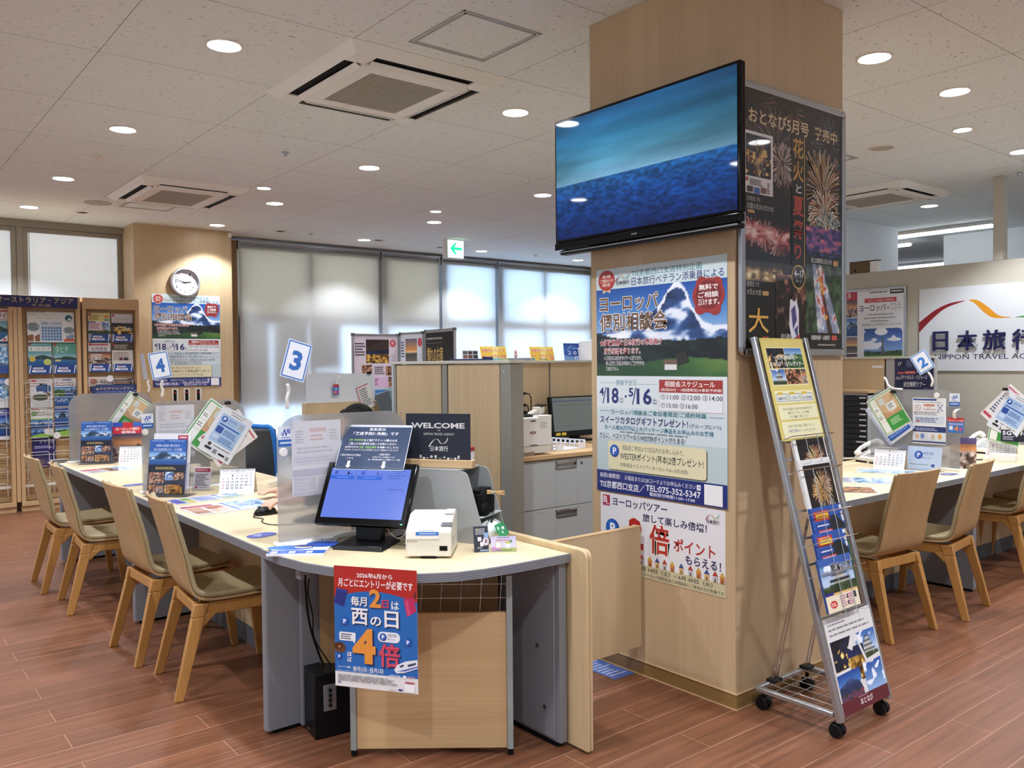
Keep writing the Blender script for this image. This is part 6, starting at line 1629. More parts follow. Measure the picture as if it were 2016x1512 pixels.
# filing cabinet with three drawers
t = thing('filing_cabinet', 'grey steel filing cabinet with a wood top left of the pillar', 'filing cabinet', (3.13, 3.90, 0))
MB().box(.008, .02, .03, .93, .50, .832).build('body', M_STEEL, t, bev=.002); MB().box(.02, .04, 0, .92, .48, .03).build('plinth', M_BLACKM, t)
MB().box(-.03, -.015, .834, .96, .52, .86).build('wood_top', M_OAKX, t, bev=.002)
for k, (z0, z1) in enumerate(((.533, .828), (.236, .529), (.036, .232))):
    b = MB(); hz0, hz1 = z1 - .066, z1 - .016; hx0, hx1 = .325, .505
    b.box(.01, 0, z0, hx0, .02, z1).box(hx1, 0, z0, .925, .02, z1).box(hx0, 0, z0, hx1, .02, hz0).box(hx0, 0, hz1, hx1, .02, z1); d = b.build('drawer', M_STEEL, t, bev=.0015)
    b = MB().box(hx0, .016, hz0, hx1, .02, hz1).box(hx0 + .008, -.004, hz0, hx1 - .008, .004, hz0 + .016).box(hx0 + .008, .0, hz1 - .014, hx1 - .008, .016, hz1); b.build('handle', M_ALU, d, bev=.001)
    if k == 0: MB().cyl((.545, 0, .79), (.545, -.003, .79), .009, n=14).build('lock', M_DGREY, d)
    if k == 1: p = Print(.09, .012, paper='c6cac8'); p.fine(5, 10, 95, 90, '6a6e6c', 1); p.build('drawer_label', PAPER, d, (.45, -.001, .505)); p = Print(.06, .01, paper='c6cac8'); p.fine(5, 10, 95, 90, '6a6e6c', 1); p.build('drawer_label', PAPER, d, (.17, -.001, .505))
t = thing('laser_printer', 'white laser printer on the filing cabinet', 'printer', (3.045, 3.93, .86))
MB().box(0, 0, .055, .41, .45, .23).build('body', M_WHITE, t, bev=.006, seg=3); MB().box(.005, .002, .01, .405, .44, .054).build('paper_tray', M_OFFW, t, bev=.004)
MB().box(.02, .05, .23, .39, .40, .238).build('output_tray', M_BLACKM, t, bev=.003); MB().box(.3, .0, .225, .41, .06, .24).build('top_lid', M_WHITE, t, bev=.003)
MB().box(.24, -.002, .205, .28, .006, .214).box(.235, -.002, .06, .29, .004, .066).build('latch', M_DGREY, t); MB().box(.12, -.001, 0, .27, .05, .022).build('foot_gap_shade', mat('shadow_brown', '8a7a68', .7), t)  # brown block under the printer is coloured as the shade in the gap
p = Print(.045, .018, paper='e6e4de', up=.0001); p.rr(2, 5, 98, 95, 30, 'b8404a'); p.text(18, 25, 82, 75, 'f0e4e4', 'OKI', 3); p.build('maker_badge', PAPER, t, (.235, -.0015, .13)); p = Print(.07, .05, paper='eeece4'); p.fine(8, 8, 92, 92, '9a9a94', 5); p.build('notice_label', PAPER, t, (.31, -.0015, .155))
t = thing('letter_tray', 'white plastic letter tray with slotted sides beside the laser printer', 'letter tray', (3.58, 4.02, .86), .12)
b = MB(); w, d, h = .26, .33, .055
b.box(0, 0, 0, w, d, .004)
for k in range(9): y = k * d / 8; b.box(-.004 - .01, y - .004, 0, .0, y + .004, h).box(w, y - .004, 0, w + .014, y + .004, h)
for k in range(8): x = k * w / 7; b.box(x - .004, d, 0, x + .004, d + .012, h)
b.box(-.014, 0, h - .008, 0, d, h).box(w, 0, h - .008, w + .014, d, h).box(0, d, h - .008, w, d + .012, h).box(-.014, 0, .022, 0, d, .028).box(w, 0, .022, w + .014, d, .028).box(-.012, -.006, 0, .05, .0, .04).box(w - .05, -.006, 0, w + .012, 0, .04)
b.build('tray_body', mat('milky_plastic', 'dfe2ea', .3), t, bev=.001)
t = thing('power_strip', 'grey power strip fixed upright on the wood partition behind the laser printer', 'power strip', (3.728, 4.578, 1.085))
MB().box(0, 0, 0, .036, .02, .20).build('strip_body', M_STEEL, t, bev=.003); b = MB()
for z in (.05, .09, .13, .16): b.box(.012, -.001, z, .016, .001, z + .012).box(.022, -.001, z, .026, .001, z + .012)
b.build('sockets', M_BLACK, t)
for z in (.035, .115): tag(MB().box(0, 0, 0, .022, .03, .018).build('mains_plug', M_BLACK, bev=.003, loc=(3.738, 4.546, 1.085 + z)), 'black plug in the %s socket of the grey power strip' % ('lower' if z < .1 else 'upper'), 'plug')
cable('mains_cable', [(3.75, 4.545, 1.21), (3.78, 4.53, 1.20), (3.80, 4.54, 1.15), (3.79, 4.54, 1.0), (3.78, 4.56, .87)], .004, 'black mains cable drooping from the upper plug of the power strip')
cable('mains_cable', [(3.75, 4.545, 1.128), (3.77, 4.54, 1.12), (3.775, 4.54, 1.05), (3.77, 4.55, .87)], .004, 'black mains cable drooping from the lower plug of the power strip')
cable('mains_cable', [(3.755, 4.545, 1.20), (3.80, 4.52, 1.19), (3.815, 4.53, 1.14), (3.80, 4.53, 1.09)], .002, 'thin white cable looping beside the power strip', M_WHITE)
t = thing('desktop_monitor', 'black desktop monitor with grey page and yellow sticky notes beside the pillar', 'monitor', (3.895, 4.42, .86), .02)
mm = Matrix.Translation((0, 0, .03)) @ Matrix.Rotation(-.06, 4, 'X') @ Matrix.Rotation(-.14, 4, 'Y') if False else Matrix.Translation((0, 0, .04)) @ Matrix.Rotation(-.12, 4, 'X')
MB(mm).box(0, 0, 0, .52, .03, .285).build('bezel', M_BLACK, t, bev=.004); MB().box(.22, .04, 0, .30, .07, .2).box(.14, -.03, 0, .38, .15, .014).build('stand', M_BLACK, t, bev=.003)
p = Print(.48, .235, paper='6f7672'); art(p, 'R 0 8 100 12 4a5a74\nR 12 22 92 23 4a504e\nF 20 84 40 86 3a403e 1'); p.build('page', printed('dim_screen', .2, emit=.35), t, tuple(mm @ Vector((.02, -.001, .04))), 0, -.12)
for x in (.03, .085): p = Print(.042, .018, paper='e0c83a', th=.001); p.fine(8, 20, 92, 80, '7a6a2a', 2); p.build('sticky_note', PAPER, t, tuple(mm @ Vector((x, -.003, .012))), 0, -.12)
tag(MB().box(0, 0, 0, .20, .14, .20).build('computer_case', M_BLACK, bev=.004, loc=(3.62, 4.40, .86)), 'black computer box behind the laser printer', 'computer')
tag(MB().box(0, 0, 0, .06, .05, .24).box(.035, -.004, .03, .05, 0, .2).build('black_case', M_BLACKM, bev=.003, loc=(3.56, 4.36, .86)), 'small black upright device behind the laser printer', 'device')
t = thing('barcode_scanner', 'white and black handheld scanner lying on the black computer box', 'scanner', (3.66, 4.38, 1.062), .25)
b = MB(); b.hexa([(0, 0, 0), (.09, 0, .01), (.09, .04, .01), (0, .04, 0)], [(0, 0, .02), (.09, 0, .045), (.09, .04, .045), (0, .04, .02)]); b.hexa([(.09, -.012, 0), (.15, -.014, .015), (.15, .054, .015), (.09, .052, 0)], [(.09, -.012, .058), (.15, -.014, .072), (.15, .054, .072), (.09, .052, .058)]); b.build('scanner_body', M_OFFW, t, bev=.006)
MB().hexa([(.10, -.016, .056), (.165, -.02, .064), (.165, .06, .064), (.10, .056, .056)], [(.10, -.016, .064), (.165, -.02, .076), (.165, .06, .076), (.10, .056, .064)]).build('scanner_head', M_BLACK, t, bev=.003)
# things along the top of the partition
TZ = 1.438
b = MB().box(0, 0, 0, .17, .22, .016); tag(b.build('binder_book', mat('navy_cover', '2a2f5a', .5), bev=.002, loc=(3.40, 4.72, TZ)), 'flat navy book on top of the partition under the little photo cards', 'book')
p = Print(.135, .060, th=.003, paper='c8c4c4'); art(p, 'R 4 10 30 46 5a5a62\nR 36 10 62 46 4a3a3a\nR 68 10 96 46 3a3a44\nR 4 56 30 92 8a5a4a\nR 36 56 62 92 6a4a3a\nR 68 56 96 92 2a2a30'); tag(p.build('photo_card', GLOSS, loc=(3.42, 4.82, TZ + .016), tilt=-.1), 'small card with six photos standing on the navy book', 'photo card')
for x, y, w, h, m, l in ((3.58, 4.75, .05, .05, 'navy_cover', 'small navy booklet beside the navy book on the partition'), (3.64, 4.76, .06, .035, 'teal_box', 'small teal packet on top of the partition'), (3.71, 4.75, .06, .03, 'green_box', 'small pale green packet on top of the partition')):
    tag(MB().box(0, 0, 0, w, .06, h * .6).build('packet', mat(m, {'navy_cover': '2a2f5a', 'teal_box': '8abcc0', 'green_box': 'a8c08a'}[m], .5), bev=.002, loc=(x, y, TZ)), l, 'packet')
tag(MB().box(0, 0, 0, .16, .22, .02).build('grey_binder', mat('grey_cover', '8a8a90', .5), bev=.002, loc=(3.78, 4.70, TZ)), 'flat grey binder at the right end of the partition pile', 'binder')
b = MB().ball((0, 0, .018), .014, .012, .018, 8).ball((0, 0, .042), .012, .011, .012, 8).ball((-.008, 0, .053), .004, n=6).ball((.008, 0, .053), .004, n=6); tag(b.build('figurine', mat('pink_figure', 'e0a8a4', .5), loc=(3.86, 4.78, TZ + .02)), 'tiny pink figurine on the grey binder', 'figurine')
def sale_sign(x, y, rl, lab):
    p = Print(.235, .11, th=.002, paper='f0c43a', r=.006)
    art(p, 'P f4d860 0,0 100,0 80,40 20,40\nP f8e690 50,0 70,0 60,100 40,100\nH 6 16 94 42 d8482a f8ecd0 2 再開売れています\nH 4 54 96 78 d8482a f8ecd0 2 ★今、おすすめの旅★\nE 9 90 7 9 2a8ac0\nE 90 86 8 10 e88a7a\nF 34 84 74 96 3a4a9a 2')
    o = p.build('sale_sign', FILM, loc=(x, y, TZ), tilt=-.25, roll=rl); return tag(o, lab, 'sign', 'yellow sale signs on the partition')
sale_sign(3.66, 4.92, 0, 'yellow sale sign with red lettering left of the other one on the partition'); sale_sign(4.11, 4.90, 0, 'yellow sale sign with red lettering in the middle of the partition top')
p = Print(.245, .135, th=.004, paper='2a55a8'); art(p, 'P 1d3f8c 0,0 100,0 100,12 0,12\nP 5a86c8 8,40 26,14 40,14 18,40\nF 36 26 74 34 a8c0e4 1\nT 16 46 76 66 e6ecf6 1 2 0 2\nP 7aa0d4 0,70 40,80 100,60 100,100 0,100\nT 44 76 64 94 e6ecf6 1 日'); tag(p.build('blue_calendar', GLOSS, loc=(4.43, 4.88, TZ), tilt=-.12), 'blue calendar poster standing on the partition next to the pillar', 'calendar')
b = MB()
for k in range(3): b.X = Matrix.Translation((k * .03, 0, 0)) @ Matrix.Rotation(-.15 - .12 * k, 4, 'Y'); b.box(0, 0, 0, .01, .16, .10 + .03 * k)
tag(b.build('paper_rack', M_PAPERW, bev=.001, loc=(4.58, 4.72, TZ)), 'white stepped paper rack on the partition at the pillar edge', 'paper rack')
tag(MB().box(0, 0, 0, .22, .14, .17).build('white_case', M_PAPERW, bev=.004, loc=(4.70, 4.74, TZ)), 'white box on the partition half hidden by the pillar', 'box')
# display boards in front of the blinds
def board(x, y, a, w, zt, label, p):
    t = thing('display_board', label, 'display board', (x, y, 0), a, 'folding display boards'); z0 = .75
    b = MB(); b.box(0, -.012, z0, .018, .012, zt).box(w - .018, -.012, z0, w, .012, zt).box(.018, -.012, zt - .02, w - .018, .012, zt).box(.018, -.012, z0, w - .018, .012, z0 + .02).box(.0, -.012, 0, .018, .012, z0).box(w - .018, -.012, 0, w, .012, z0); b.build('board_frame', M_ALU, t, bev=.002)
    MB().box(.018, -.004, z0 + .02, w - .018, .004, zt - .02).build('board_panel', M_WHITEWALL, t); p.build('board_poster', PAPER, t, (.022, -.006, zt - .03 - p.h))
    MB().box(-.004, -.014, zt - .025, .03, .014, zt + .004).build('corner_cap', M_DGREY, t); MB().box(w - .03, -.014, zt - .025, w + .004, .014, zt + .004).build('corner_cap', M_DGREY, t)
p = Print(.54, .84, paper='dccfd8'); art(p, '''I 27 4 80 35 town 3
R 27 4 80 35 2a1c18
I 27 18 80 35 gold 17
P 3a2a24 27,14 60,8 80,4 80,16 27,20
E 89 9 7.5 4.8 c8505a
T 85.5 7 92.5 11 f0d8d8 0 界
T 84 22 94 34 a8a8b4 0 加
F 2 8 25 26 4a4450 5
I 17 37 40 51 food 5
F 46 39 70 50 4a4450 4
I 72 39 91 51 food 7
I 10 53 31 65 night 8
R 40 53 82 66 d8b8d4
F 36 55 58 64 a04a7a 3
I 78 53 98 66 food 11
R 0 68 100 100 9fc4c8
E 10 77 8 5 c8505a
T 7 75 13 79 f0d8d8 0 界
I 20 70 74 98 lake 16
F 78 72 98 84 3a6a70 4
I 76 86 100 99 food 13'''); board(4.36, 8.2, 0, .585, 1.758, 'display board with pink inn poster in front of the blinds, leftmost panel', p)
p = Print(.40, .84, paper='d8dfe8'); art(p, 'I 22 5 76 38 dusk 3\nE 89 10 9 6 c8505a\nF 2 8 18 30 3a4a60 6\nT 84 24 96 40 a8b0bc 0 別府\nI 24 42 46 55 food 21\nF 50 40 74 52 3a4a60 4\nI 76 44 97 58 food 22\nI 52 54 74 66 purple 23\nI 4 56 22 68 castle 4\nP c87a7a 10,44 14,36 18,44\nF 26 62 48 72 3a4a60 3\nR 0 76 100 100 cfd8c8\nI 6 78 94 98 forest 8'); board(4.955, 8.19, -1.50, .44, 1.772, 'display board with sunset picture, narrow middle panel', p)
p = Print(.60, .84, paper='1d1e20'); art(p, 'F 3 6 62 10 b8b4a8 1\nF 3 13 62 14 8a8a84 1\nT 4 18 62 38 d8b86a 1 憧れのお宿\nF 3 43 50 46 b0aca0 1\nF 3 48 92 51 b0aca0 1\nF 16 58 84 60 c8a85a 1\nR 3 66 27 78 38407c\nR 3 78 27 98 dcdcd8\nR 34 66 62 78 b8a85a\nR 34 78 62 98 dcdcd8\nR 68 66 94 78 6a7a5a\nR 68 78 94 98 dcdcd8\nF 6 82 24 94 4a4a4a 3\nF 38 82 58 94 6a5a2a 3\nF 72 82 90 94 4a5a4a 3'); board(4.995, 7.73, -1.66, .645, 1.785, 'display board with black inn poster and gold lettering, right panel', p)
# staff desk with its white screen
t = thing('staff_screen', 'white desk screen on a wood panel behind the staff member', 'desk screen', (2.80, 6.04, 0)); MB().box(0, 0, 0, 1.0, .04, 1.13).build('wood_panel', M_OAKV, t, bev=.002); MB().prism(rrect(.02, 1.13, .61, 1.352, (.005, .005, .03, .02)), -.006, -.001, 'y').build('white_sheet', mat('milk_acrylic', 'd4d6da', .25), t)
t = thing('shelf_wobbler', 'small red and blue wobbler on the white desk screen', 'wobbler', (3.03, 6.01, 1.185)); p = Print(.05, .085, paper='3a6ab0'); art(p, 'R 0 0 100 24 c03a3a\nR 12 60 46 90 d86a4a\nR 54 60 88 90 c04a7a\nE 50 44 24 12 8ab0d8'); p.build('wobbler_card', PAPER, t); b = MB().tube(smooth_path([(.03, 0, .085), (.028, -.006, .11), (.035, -.012, .135), (.05, -.01, .142), (.06, -.002, .135)], 4), .003, 6); b.build('strip', M_WHITE, t)
p = Print(.12, .20, th=.001, paper='dcd6d4'); art(p, 'R 3 3 97 7 c0485a\nR 2 3 7 97 c0485a\nF 16 14 86 88 5a5a62 9'); tag(p.build('laminated_sheet', FILM, loc=(3.30, 6.025, 1.05), roll=-.36), 'tilted white sheet with red border clipped on the white desk screen', 'laminated sheet')
t = thing('binder_clip', 'black binder clip on top of the white desk screen', 'binder clip', (3.355, 6.03, 1.345), 0, 'binder clips'); MB().box(-.016, -.012, 0, .016, .008, .02).build('clip_body', M_BLACK, t, bev=.001)
o = MB(Matrix.Rotation(-.28, 4, 'Y')).box(0, 0, 0, .13, .012, .20).build('tablet', mat('tablet_grey', '5a6064', .3), bev=.004, loc=(3.44, 5.98, .985)); tag(o, 'grey tablet standing tilted beside the clipped sheet', 'tablet')
t = thing('staff_desk', 'staff desk along the low wood panel behind the staff member', 'desk', (2.80, 5.45, 0)); MB().box(0, 0, .695, 1.0, .58, .72).build('desk_top', M_TOP, t, bev=.002); b = MB()
for x in (.03, .95): b.box(x, .03, 0, x + .03, .55, .695)
b.build('desk_frame', M_GREY, t)
tag(MB().box(0, 0, 0, .30, .2, .27).build('document_box', M_DGREY, bev=.004, loc=(3.40, 5.80, .72)), 'grey document box under the tablet', 'box')
def office_chair(x, y, a, label, top=.95):
    t = thing('office_chair', label, 'office chair', (x, y, 0), a, 'blue office chairs')
    b = MB(); b.shell(lambda u, v: ((v - .5) * (.44 - .06 * u), .20 + .04 * u + .05 * (2 * v - 1) ** 2 * -1, .50 + (top - .50) * u), 10, 10, .05); b.build('backrest', M_CHARC, t, bev=.012)
    b = MB(); pts = [(-.21, .22, .52), (-.215, .22, .7), (-.19, .235, top - .02), (-.1, .235, top + .01), (.1, .235, top + .01), (.19, .235, top - .02), (.215, .22, .7), (.21, .22, .52)]; b.tube(smooth_path(pts, 5), .018, 8); b.build('back_frame', M_BLUE, t)
    MB().box(-.22, -.24, .34, .22, .19, .40).build('seat', M_BLUE, t, bev=.02, seg=3); MB().cyl((0, 0, .1), (0, 0, .34), .025, n=12).build('gas_column', M_BLACK, t); b = MB()
    for k in range(5): c, s = math.cos(2 * PI * k / 5), math.sin(2 * PI * k / 5); b.cyl((0, 0, .09), (.27 * c, .27 * s, .06), .02, .014, 8); b.ball((.27 * c, .27 * s, .03), .03, n=6)
    b.build('star_base', M_BLACK, t); return t
office_chair(2.52, 5.16, 2.6, 'blue and charcoal office chair behind the middle left screen', .93); office_chair(2.47, 5.97, 2.2, 'blue and charcoal office chair farther back behind the counter', .98)
office_chair(2.58, 4.14, -PI / 2, 'office chair the staff member sits on', .80)
t = thing('office_chair', 'bright blue office chair in front of the dark paper drawers on the right', 'office chair', (6.42, 3.50, 0), -2.2)
b = MB(); b.shell(lambda u, v: ((v - .5) * (.44 - .10 * u * u), .18 + .05 * u - .05 * (2 * v - 1) ** 2, .52 + .45 * u), 10, 10, .05); b.build('backrest', M_BLUE, t, bev=.015); MB().box(-.22, -.24, .42, .22, .2, .48).build('seat', M_BLUE, t, bev=.02, seg=3); MB().cyl((0, 0, .1), (0, 0, .42), .025, n=12).build('gas_column', M_BLACK, t); b = MB()
for k in range(5): c, s = math.cos(2 * PI * k / 5), math.sin(2 * PI * k / 5); b.cyl((0, 0, .09), (.27 * c, .27 * s, .06), .02, .014, 8); b.ball((.27 * c, .27 * s, .03), .03, n=6)
b.build('star_base', M_BLACK, t)

# ================================================================== SIGN WALL ON THE RIGHT
t = thing('company_sign', 'large white wall sign with coloured swoosh and navy raised lettering', 'sign', (LX, 3.848, 1.313), FACE_X)
SWW, SWH = 2.6, .764; MB().box(0, -.014, 0, SWW, 0, SWH).build('sign_panel', mat('sign_white', 'd5dadd', .35, var=.01), t, bev=.002)
p = Print(SWW, SWH, th=.0004, paper='d5dadd'); X_ = lambda y: (3.848 - y) / SWW * 100; Z_ = lambda z: (1 - (z - 1.313) / SWH) * 100
def band(up, lo, col):
    pts = smooth_path([(X_(a), Z_(b)) for a, b in up], 8) + smooth_path([(X_(a), Z_(b)) for a, b in reversed(lo)], 8); u = smooth_path([(X_(a), Z_(b)) for a, b in up], 8); l = smooth_path([(X_(a), Z_(b)) for a, b in lo], 8)
    for i in range(len(u) - 1): k = p.k; p.poly([tuple(u[i]), tuple(u[i + 1]), tuple(l[i + 1]), tuple(l[i])], col); p.k = k
    p.k += 1
band([(3.848, 1.767), (3.70, 1.875), (3.57, 1.93), (3.44, 1.948)], [(3.848, 1.672), (3.72, 1.80), (3.60, 1.89), (3.44, 1.943)], '8c1424')
band([(3.405, 1.952), (3.33, 1.945), (3.24, 1.88), (3.15, 1.80), (3.05, 1.779)], [(3.405, 1.948), (3.35, 1.915), (3.27, 1.83), (3.19, 1.78), (3.05, 1.775)], 'd8941c')
band([(3.018, 1.779), (2.90, 1.80), (2.78, 1.86), (2.66, 1.98)], [(3.018, 1.775), (2.88, 1.775), (2.75, 1.82), (2.62, 1.95)], '3f8a3c')
p.text(X_(3.702), Z_(1.463), X_(2.70), Z_(1.418), '1c1c48', 'NIPPON TRAVEL AGENCY', .6)
p.build('sign_artwork', PAPER, t, (0, -.0148, 0))
def raised(txt, x0, z0, x1, z1, y0, dep, bold, m, parent):
    """cut-out lettering standing off the panel"""
    c = bpy.data.curves.new('lettering', 'FONT'); c.body = txt; c.resolution_u = 3; c.offset = bold; c.extrude = .5; o = bpy.data.objects.new('lettering', c); mm = o.to_mesh()
    v = np.array([q.co[:] for q in mm.vertices]); f = [tuple(q.vertices) for q in mm.polygons]; o.to_mesh_clear(); bpy.data.objects.remove(o); bpy.data.curves.remove(c)
    a, b_ = v.min(0), v.max(0); s = (v - a) / (b_ - a); b = MB(); b.add([(x0 + q[0] * (x1 - x0), y0 - q[2] * dep, z0 + q[1] * (z1 - z0)) for q in s], f)
    return b.build('raised_letter', m, parent, smooth=False)
for ch, ya, yb in (('日', 3.711, 3.573), ('本', 3.493, 3.318), ('旅', 3.275, 3.083), ('行', 3.036, 2.85)): raised(ch, 3.848 - ya, 1.495 - 1.313, 3.848 - yb, 1.676 - 1.313, -.03, .012, .018, mat('navy_lettering', '17164a', .4), t)
t = thing('framed_poster', 'silver framed Europe tour poster with tower photo on the sign wall', 'framed poster', (LX - .02, 4.603, 1.23), FACE_X); w, h = .632, .892; b = MB()
for a in ((0, 0, .025, h), (w - .025, 0, w, h), (.025, 0, w - .025, .025), (.025, h - .025, w - .025, h)): b.box(a[0], 0, a[1], a[2], .02, a[3])
b.build('frame', M_ALU, t, bev=.004)
p = Print(w - .045, h - .045, paper='e6e8ea'); art(p, '''R 0 0 20 10 b0283a
T 2 1 8 7 f0e4e6 2 3
I 0 10 20 30 town 31
I 0 31 20 52 lake 32
I 0 53 20 72 dusk 33
I 0 73 20 100 town 34
R 77 0 100 5 1c1c20
F 79 1 98 4 d8d8d8 1
F 42 1 74 4 6a6a70 1
R 33 9 88 14 c03a40
T 40 10.4 84 12.8 f4e8e8 0 全コース１名様より出発保証
T 24 16 70 24 1a1c2c 1 ヨーロッパ
T 72 19 77 22 1a1c2c 0 ＆
T 79 15 94 18.6 1a1c2c 0 トルコ
T 79 20 98 23.8 1a1c2c 0 エジプト
F 38 27 84 29 7a7c84 1
F 32 31 88 33 7a7c84 1
F 44 34.6 76 36.6 7a7c84 1
T 28 38 96 41 9a9084 0 経験豊かな添乗員同行の安心の旅
I 32 44 98 84 lawn 36
E 62 48 11 4 eef2f6
E 84 57 12 2 e6ecf2
E 50 57 5 2 e6ecf2
P 5a5a60 63.5,54 66,54 66.4,66 70,76 68,76 65,71 62,76 60,76 63,66
F 70 86 94 88 5a5a60 1'''); p.build('poster_print', GLOSS, t, (.0225, .002, .0225)); MB().box(.02, .006, .02, w - .02, .02, h - .02).build('backing_board', M_WHITE, t)
t = thing('office_partition', 'low wood and grey partition below the framed poster on the right', 'partition', (7.60, 4.9, 0), FACE_X)
MB().box(0, 0, .03, .915, .045, 1.43).build('panel', M_OAKV, t, bev=.001); MB().box(.918, .008, 0, .928, .04, 1.43).build('joint_post', M_BLACKM, t); MB().box(.93, 0, 0, 1.38, .045, 1.43).build('grey_panel', mat('grey_fabric_panel', 'a2a09a', .8), t, bev=.002); MB().box(0, -.006, 1.43, 1.38, .05, 1.448).build('top_cap', MATS['pale_cap'], t, bev=.002)
MB().box(.80, -.002, 1.345, .90, 0, 1.365).build('label_strip', M_PAPERW, t)
p = Print(.352, .31, paper='1f2346'); art(p, '''T 8 14 26 24 d8d4c8 2 JTB
R 20 12 27 26 0c0c14
F 31 8 46 28 6a6e90 6
R 8 42 24 48 c04a4a
R 27 40 54 47 c86a5a
F 58 38 90 46 b0aca8 1
T 3 56 14 64 c8c4c0 1 2026
T 16 51 84 64 e0dcd8 1 ロサンゼルス・ドジャース
T 24 70 80 86 e0dcd8 1 試合観戦ツアー
F 76 88 90 94 6a6e90 3'''); tag(p.build('tour_poster', GLOSS, loc=(7.598, 3.885, 1.128), rotz=FACE_X), 'navy baseball tour poster pinned below the wall sign', 'poster')
t = thing('drawer_cabinet', 'grey cabinet of dark shallow paper drawers with white label tabs on the right', 'drawer cabinet', (7.255, 4.45, 0), FACE_X); cw_ = .50
b = MB().box(0, 0, 0, .012, .33, 1.12).box(.245, 0, 0, .257, .33, 1.12).box(cw_ - .012, 0, 0, cw_, .33, 1.12).box(0, .32, 0, cw_, .33, 1.12).box(0, 0, 1.10, cw_, .33, 1.12); b.build('carcass', M_STEEL, t, bev=.001); MB().box(-.005, -.01, 1.12, cw_ + .005, .34, 1.142).build('wood_top', M_OAKX, t, bev=.002)
R_ = random.Random(4)
for c in range(2):
    for k in range(21):
        z = 1.05 - k * .05; x = .014 + c * .245; d = MB().box(x, .004, z, x + .229, .30, z + .045).build('drawer', mat('dark_drawer', '24282c', .45), t, bev=.002)
        lw = R_.choice((.05, .05, .06, .09)); MB().box(x + .215 - lw, -.004, z + .022, x + .215, .004, z + .034).build('label_tab', M_PAPERW, d)
t = thing('carton', 'brown cardboard carton lying on top of the sign wall beside the pillar', 'carton', (8.015, 4.565, 2.283), FACE_X + .0)
MB().box(0, 0, 0, .215, .07, .115).build('carton_body', mat('cardboard', '6a5840', .8), t, bev=.002); MB().box(.215, 0, 0, .29, .07, .11).build('white_side', M_PAPERW, t, bev=.002); MB().box(-.002, -.002, .113, .293, .072, .119).build('dark_lid', M_BLACKM, t); MB().cyl((.06, -.001, .03), (.06, 0, .03), .014, n=14).build('round_mark', M_BLACK, t)

# ================================================================== CLOCK COLUMN
t = thing('wall_clock', 'round silver wall clock on the far wood column above a poster', 'clock', (3.189, 9.998, 2.385))
MB(Matrix.Rotation(PI / 2, 4, 'X')).lathe([(.168, 0), (.172, .02), (.165, .04), (.150, .045), (.143, .03), (.143, .006)], n=48).build('rim', mat('silver_rim', 'b8b8ba', .3, metal=.5), t)
p = Print(.288, .288, r=.1435, paper='e6e6ec')
for k in range(1, 13):
    a = k * PI / 6; cx, cy = 50 + 37 * math.sin(a), 50 - 37 * math.cos(a); wd = 5.5 if k > 9 else 3; p.text(cx - wd, cy - 5.5, cx + wd, cy + 5.5, '1c1c22', str(k), 1)
for k in range(60): a = k * PI / 30; p.ell(50 + 46 * math.sin(a), 50 - 46 * math.cos(a), .6, .6, '3a3a40', 6)
p.fine(44, 30, 56, 33, '8a8a90', 1); p.build('dial', PAPER, t, (-.144, -.008, -.144))
def hand(a, L, w, nm, y): MB(Matrix.Rotation(a, 4, 'Y')).box(-w, y, -.02, w, y + .001, L).build(nm, M_BLACK, t)
hand(2 * PI * (2.78 / 12), .072, .0045, 'hour_hand', -.013); hand(2 * PI * (47.8 / 60), .112, .0032, 'minute_hand', -.015); hand(2 * PI * (46 / 60), .115, .001, 'second_hand', -.017)
MB().cyl((0, -.018, 0), (0, -.012, 0), .006, n=12).build('hub', M_BLACK, t)
for k, x in enumerate((3.017, 3.148, 3.280)):
    t = thing('wall_switch', ('left', 'middle', 'right')[k] + ' one of three cream wall switch plates under the column poster', 'switch', (x, 9.99, 1.015), 0, 'wall switch plates')
    MB().box(0, 0, 0, .074, .01, .15).build('plate', M_OFFW, t, bev=.003); MB().box(.020, -.004, .012, .054, .001, .138).build('key', M_BLACK, t, bev=.002); MB().box(.033, -.005, .098, .041, -.003, .112).build('indicator', emis('red_led', 'c02a1a', .8), t)
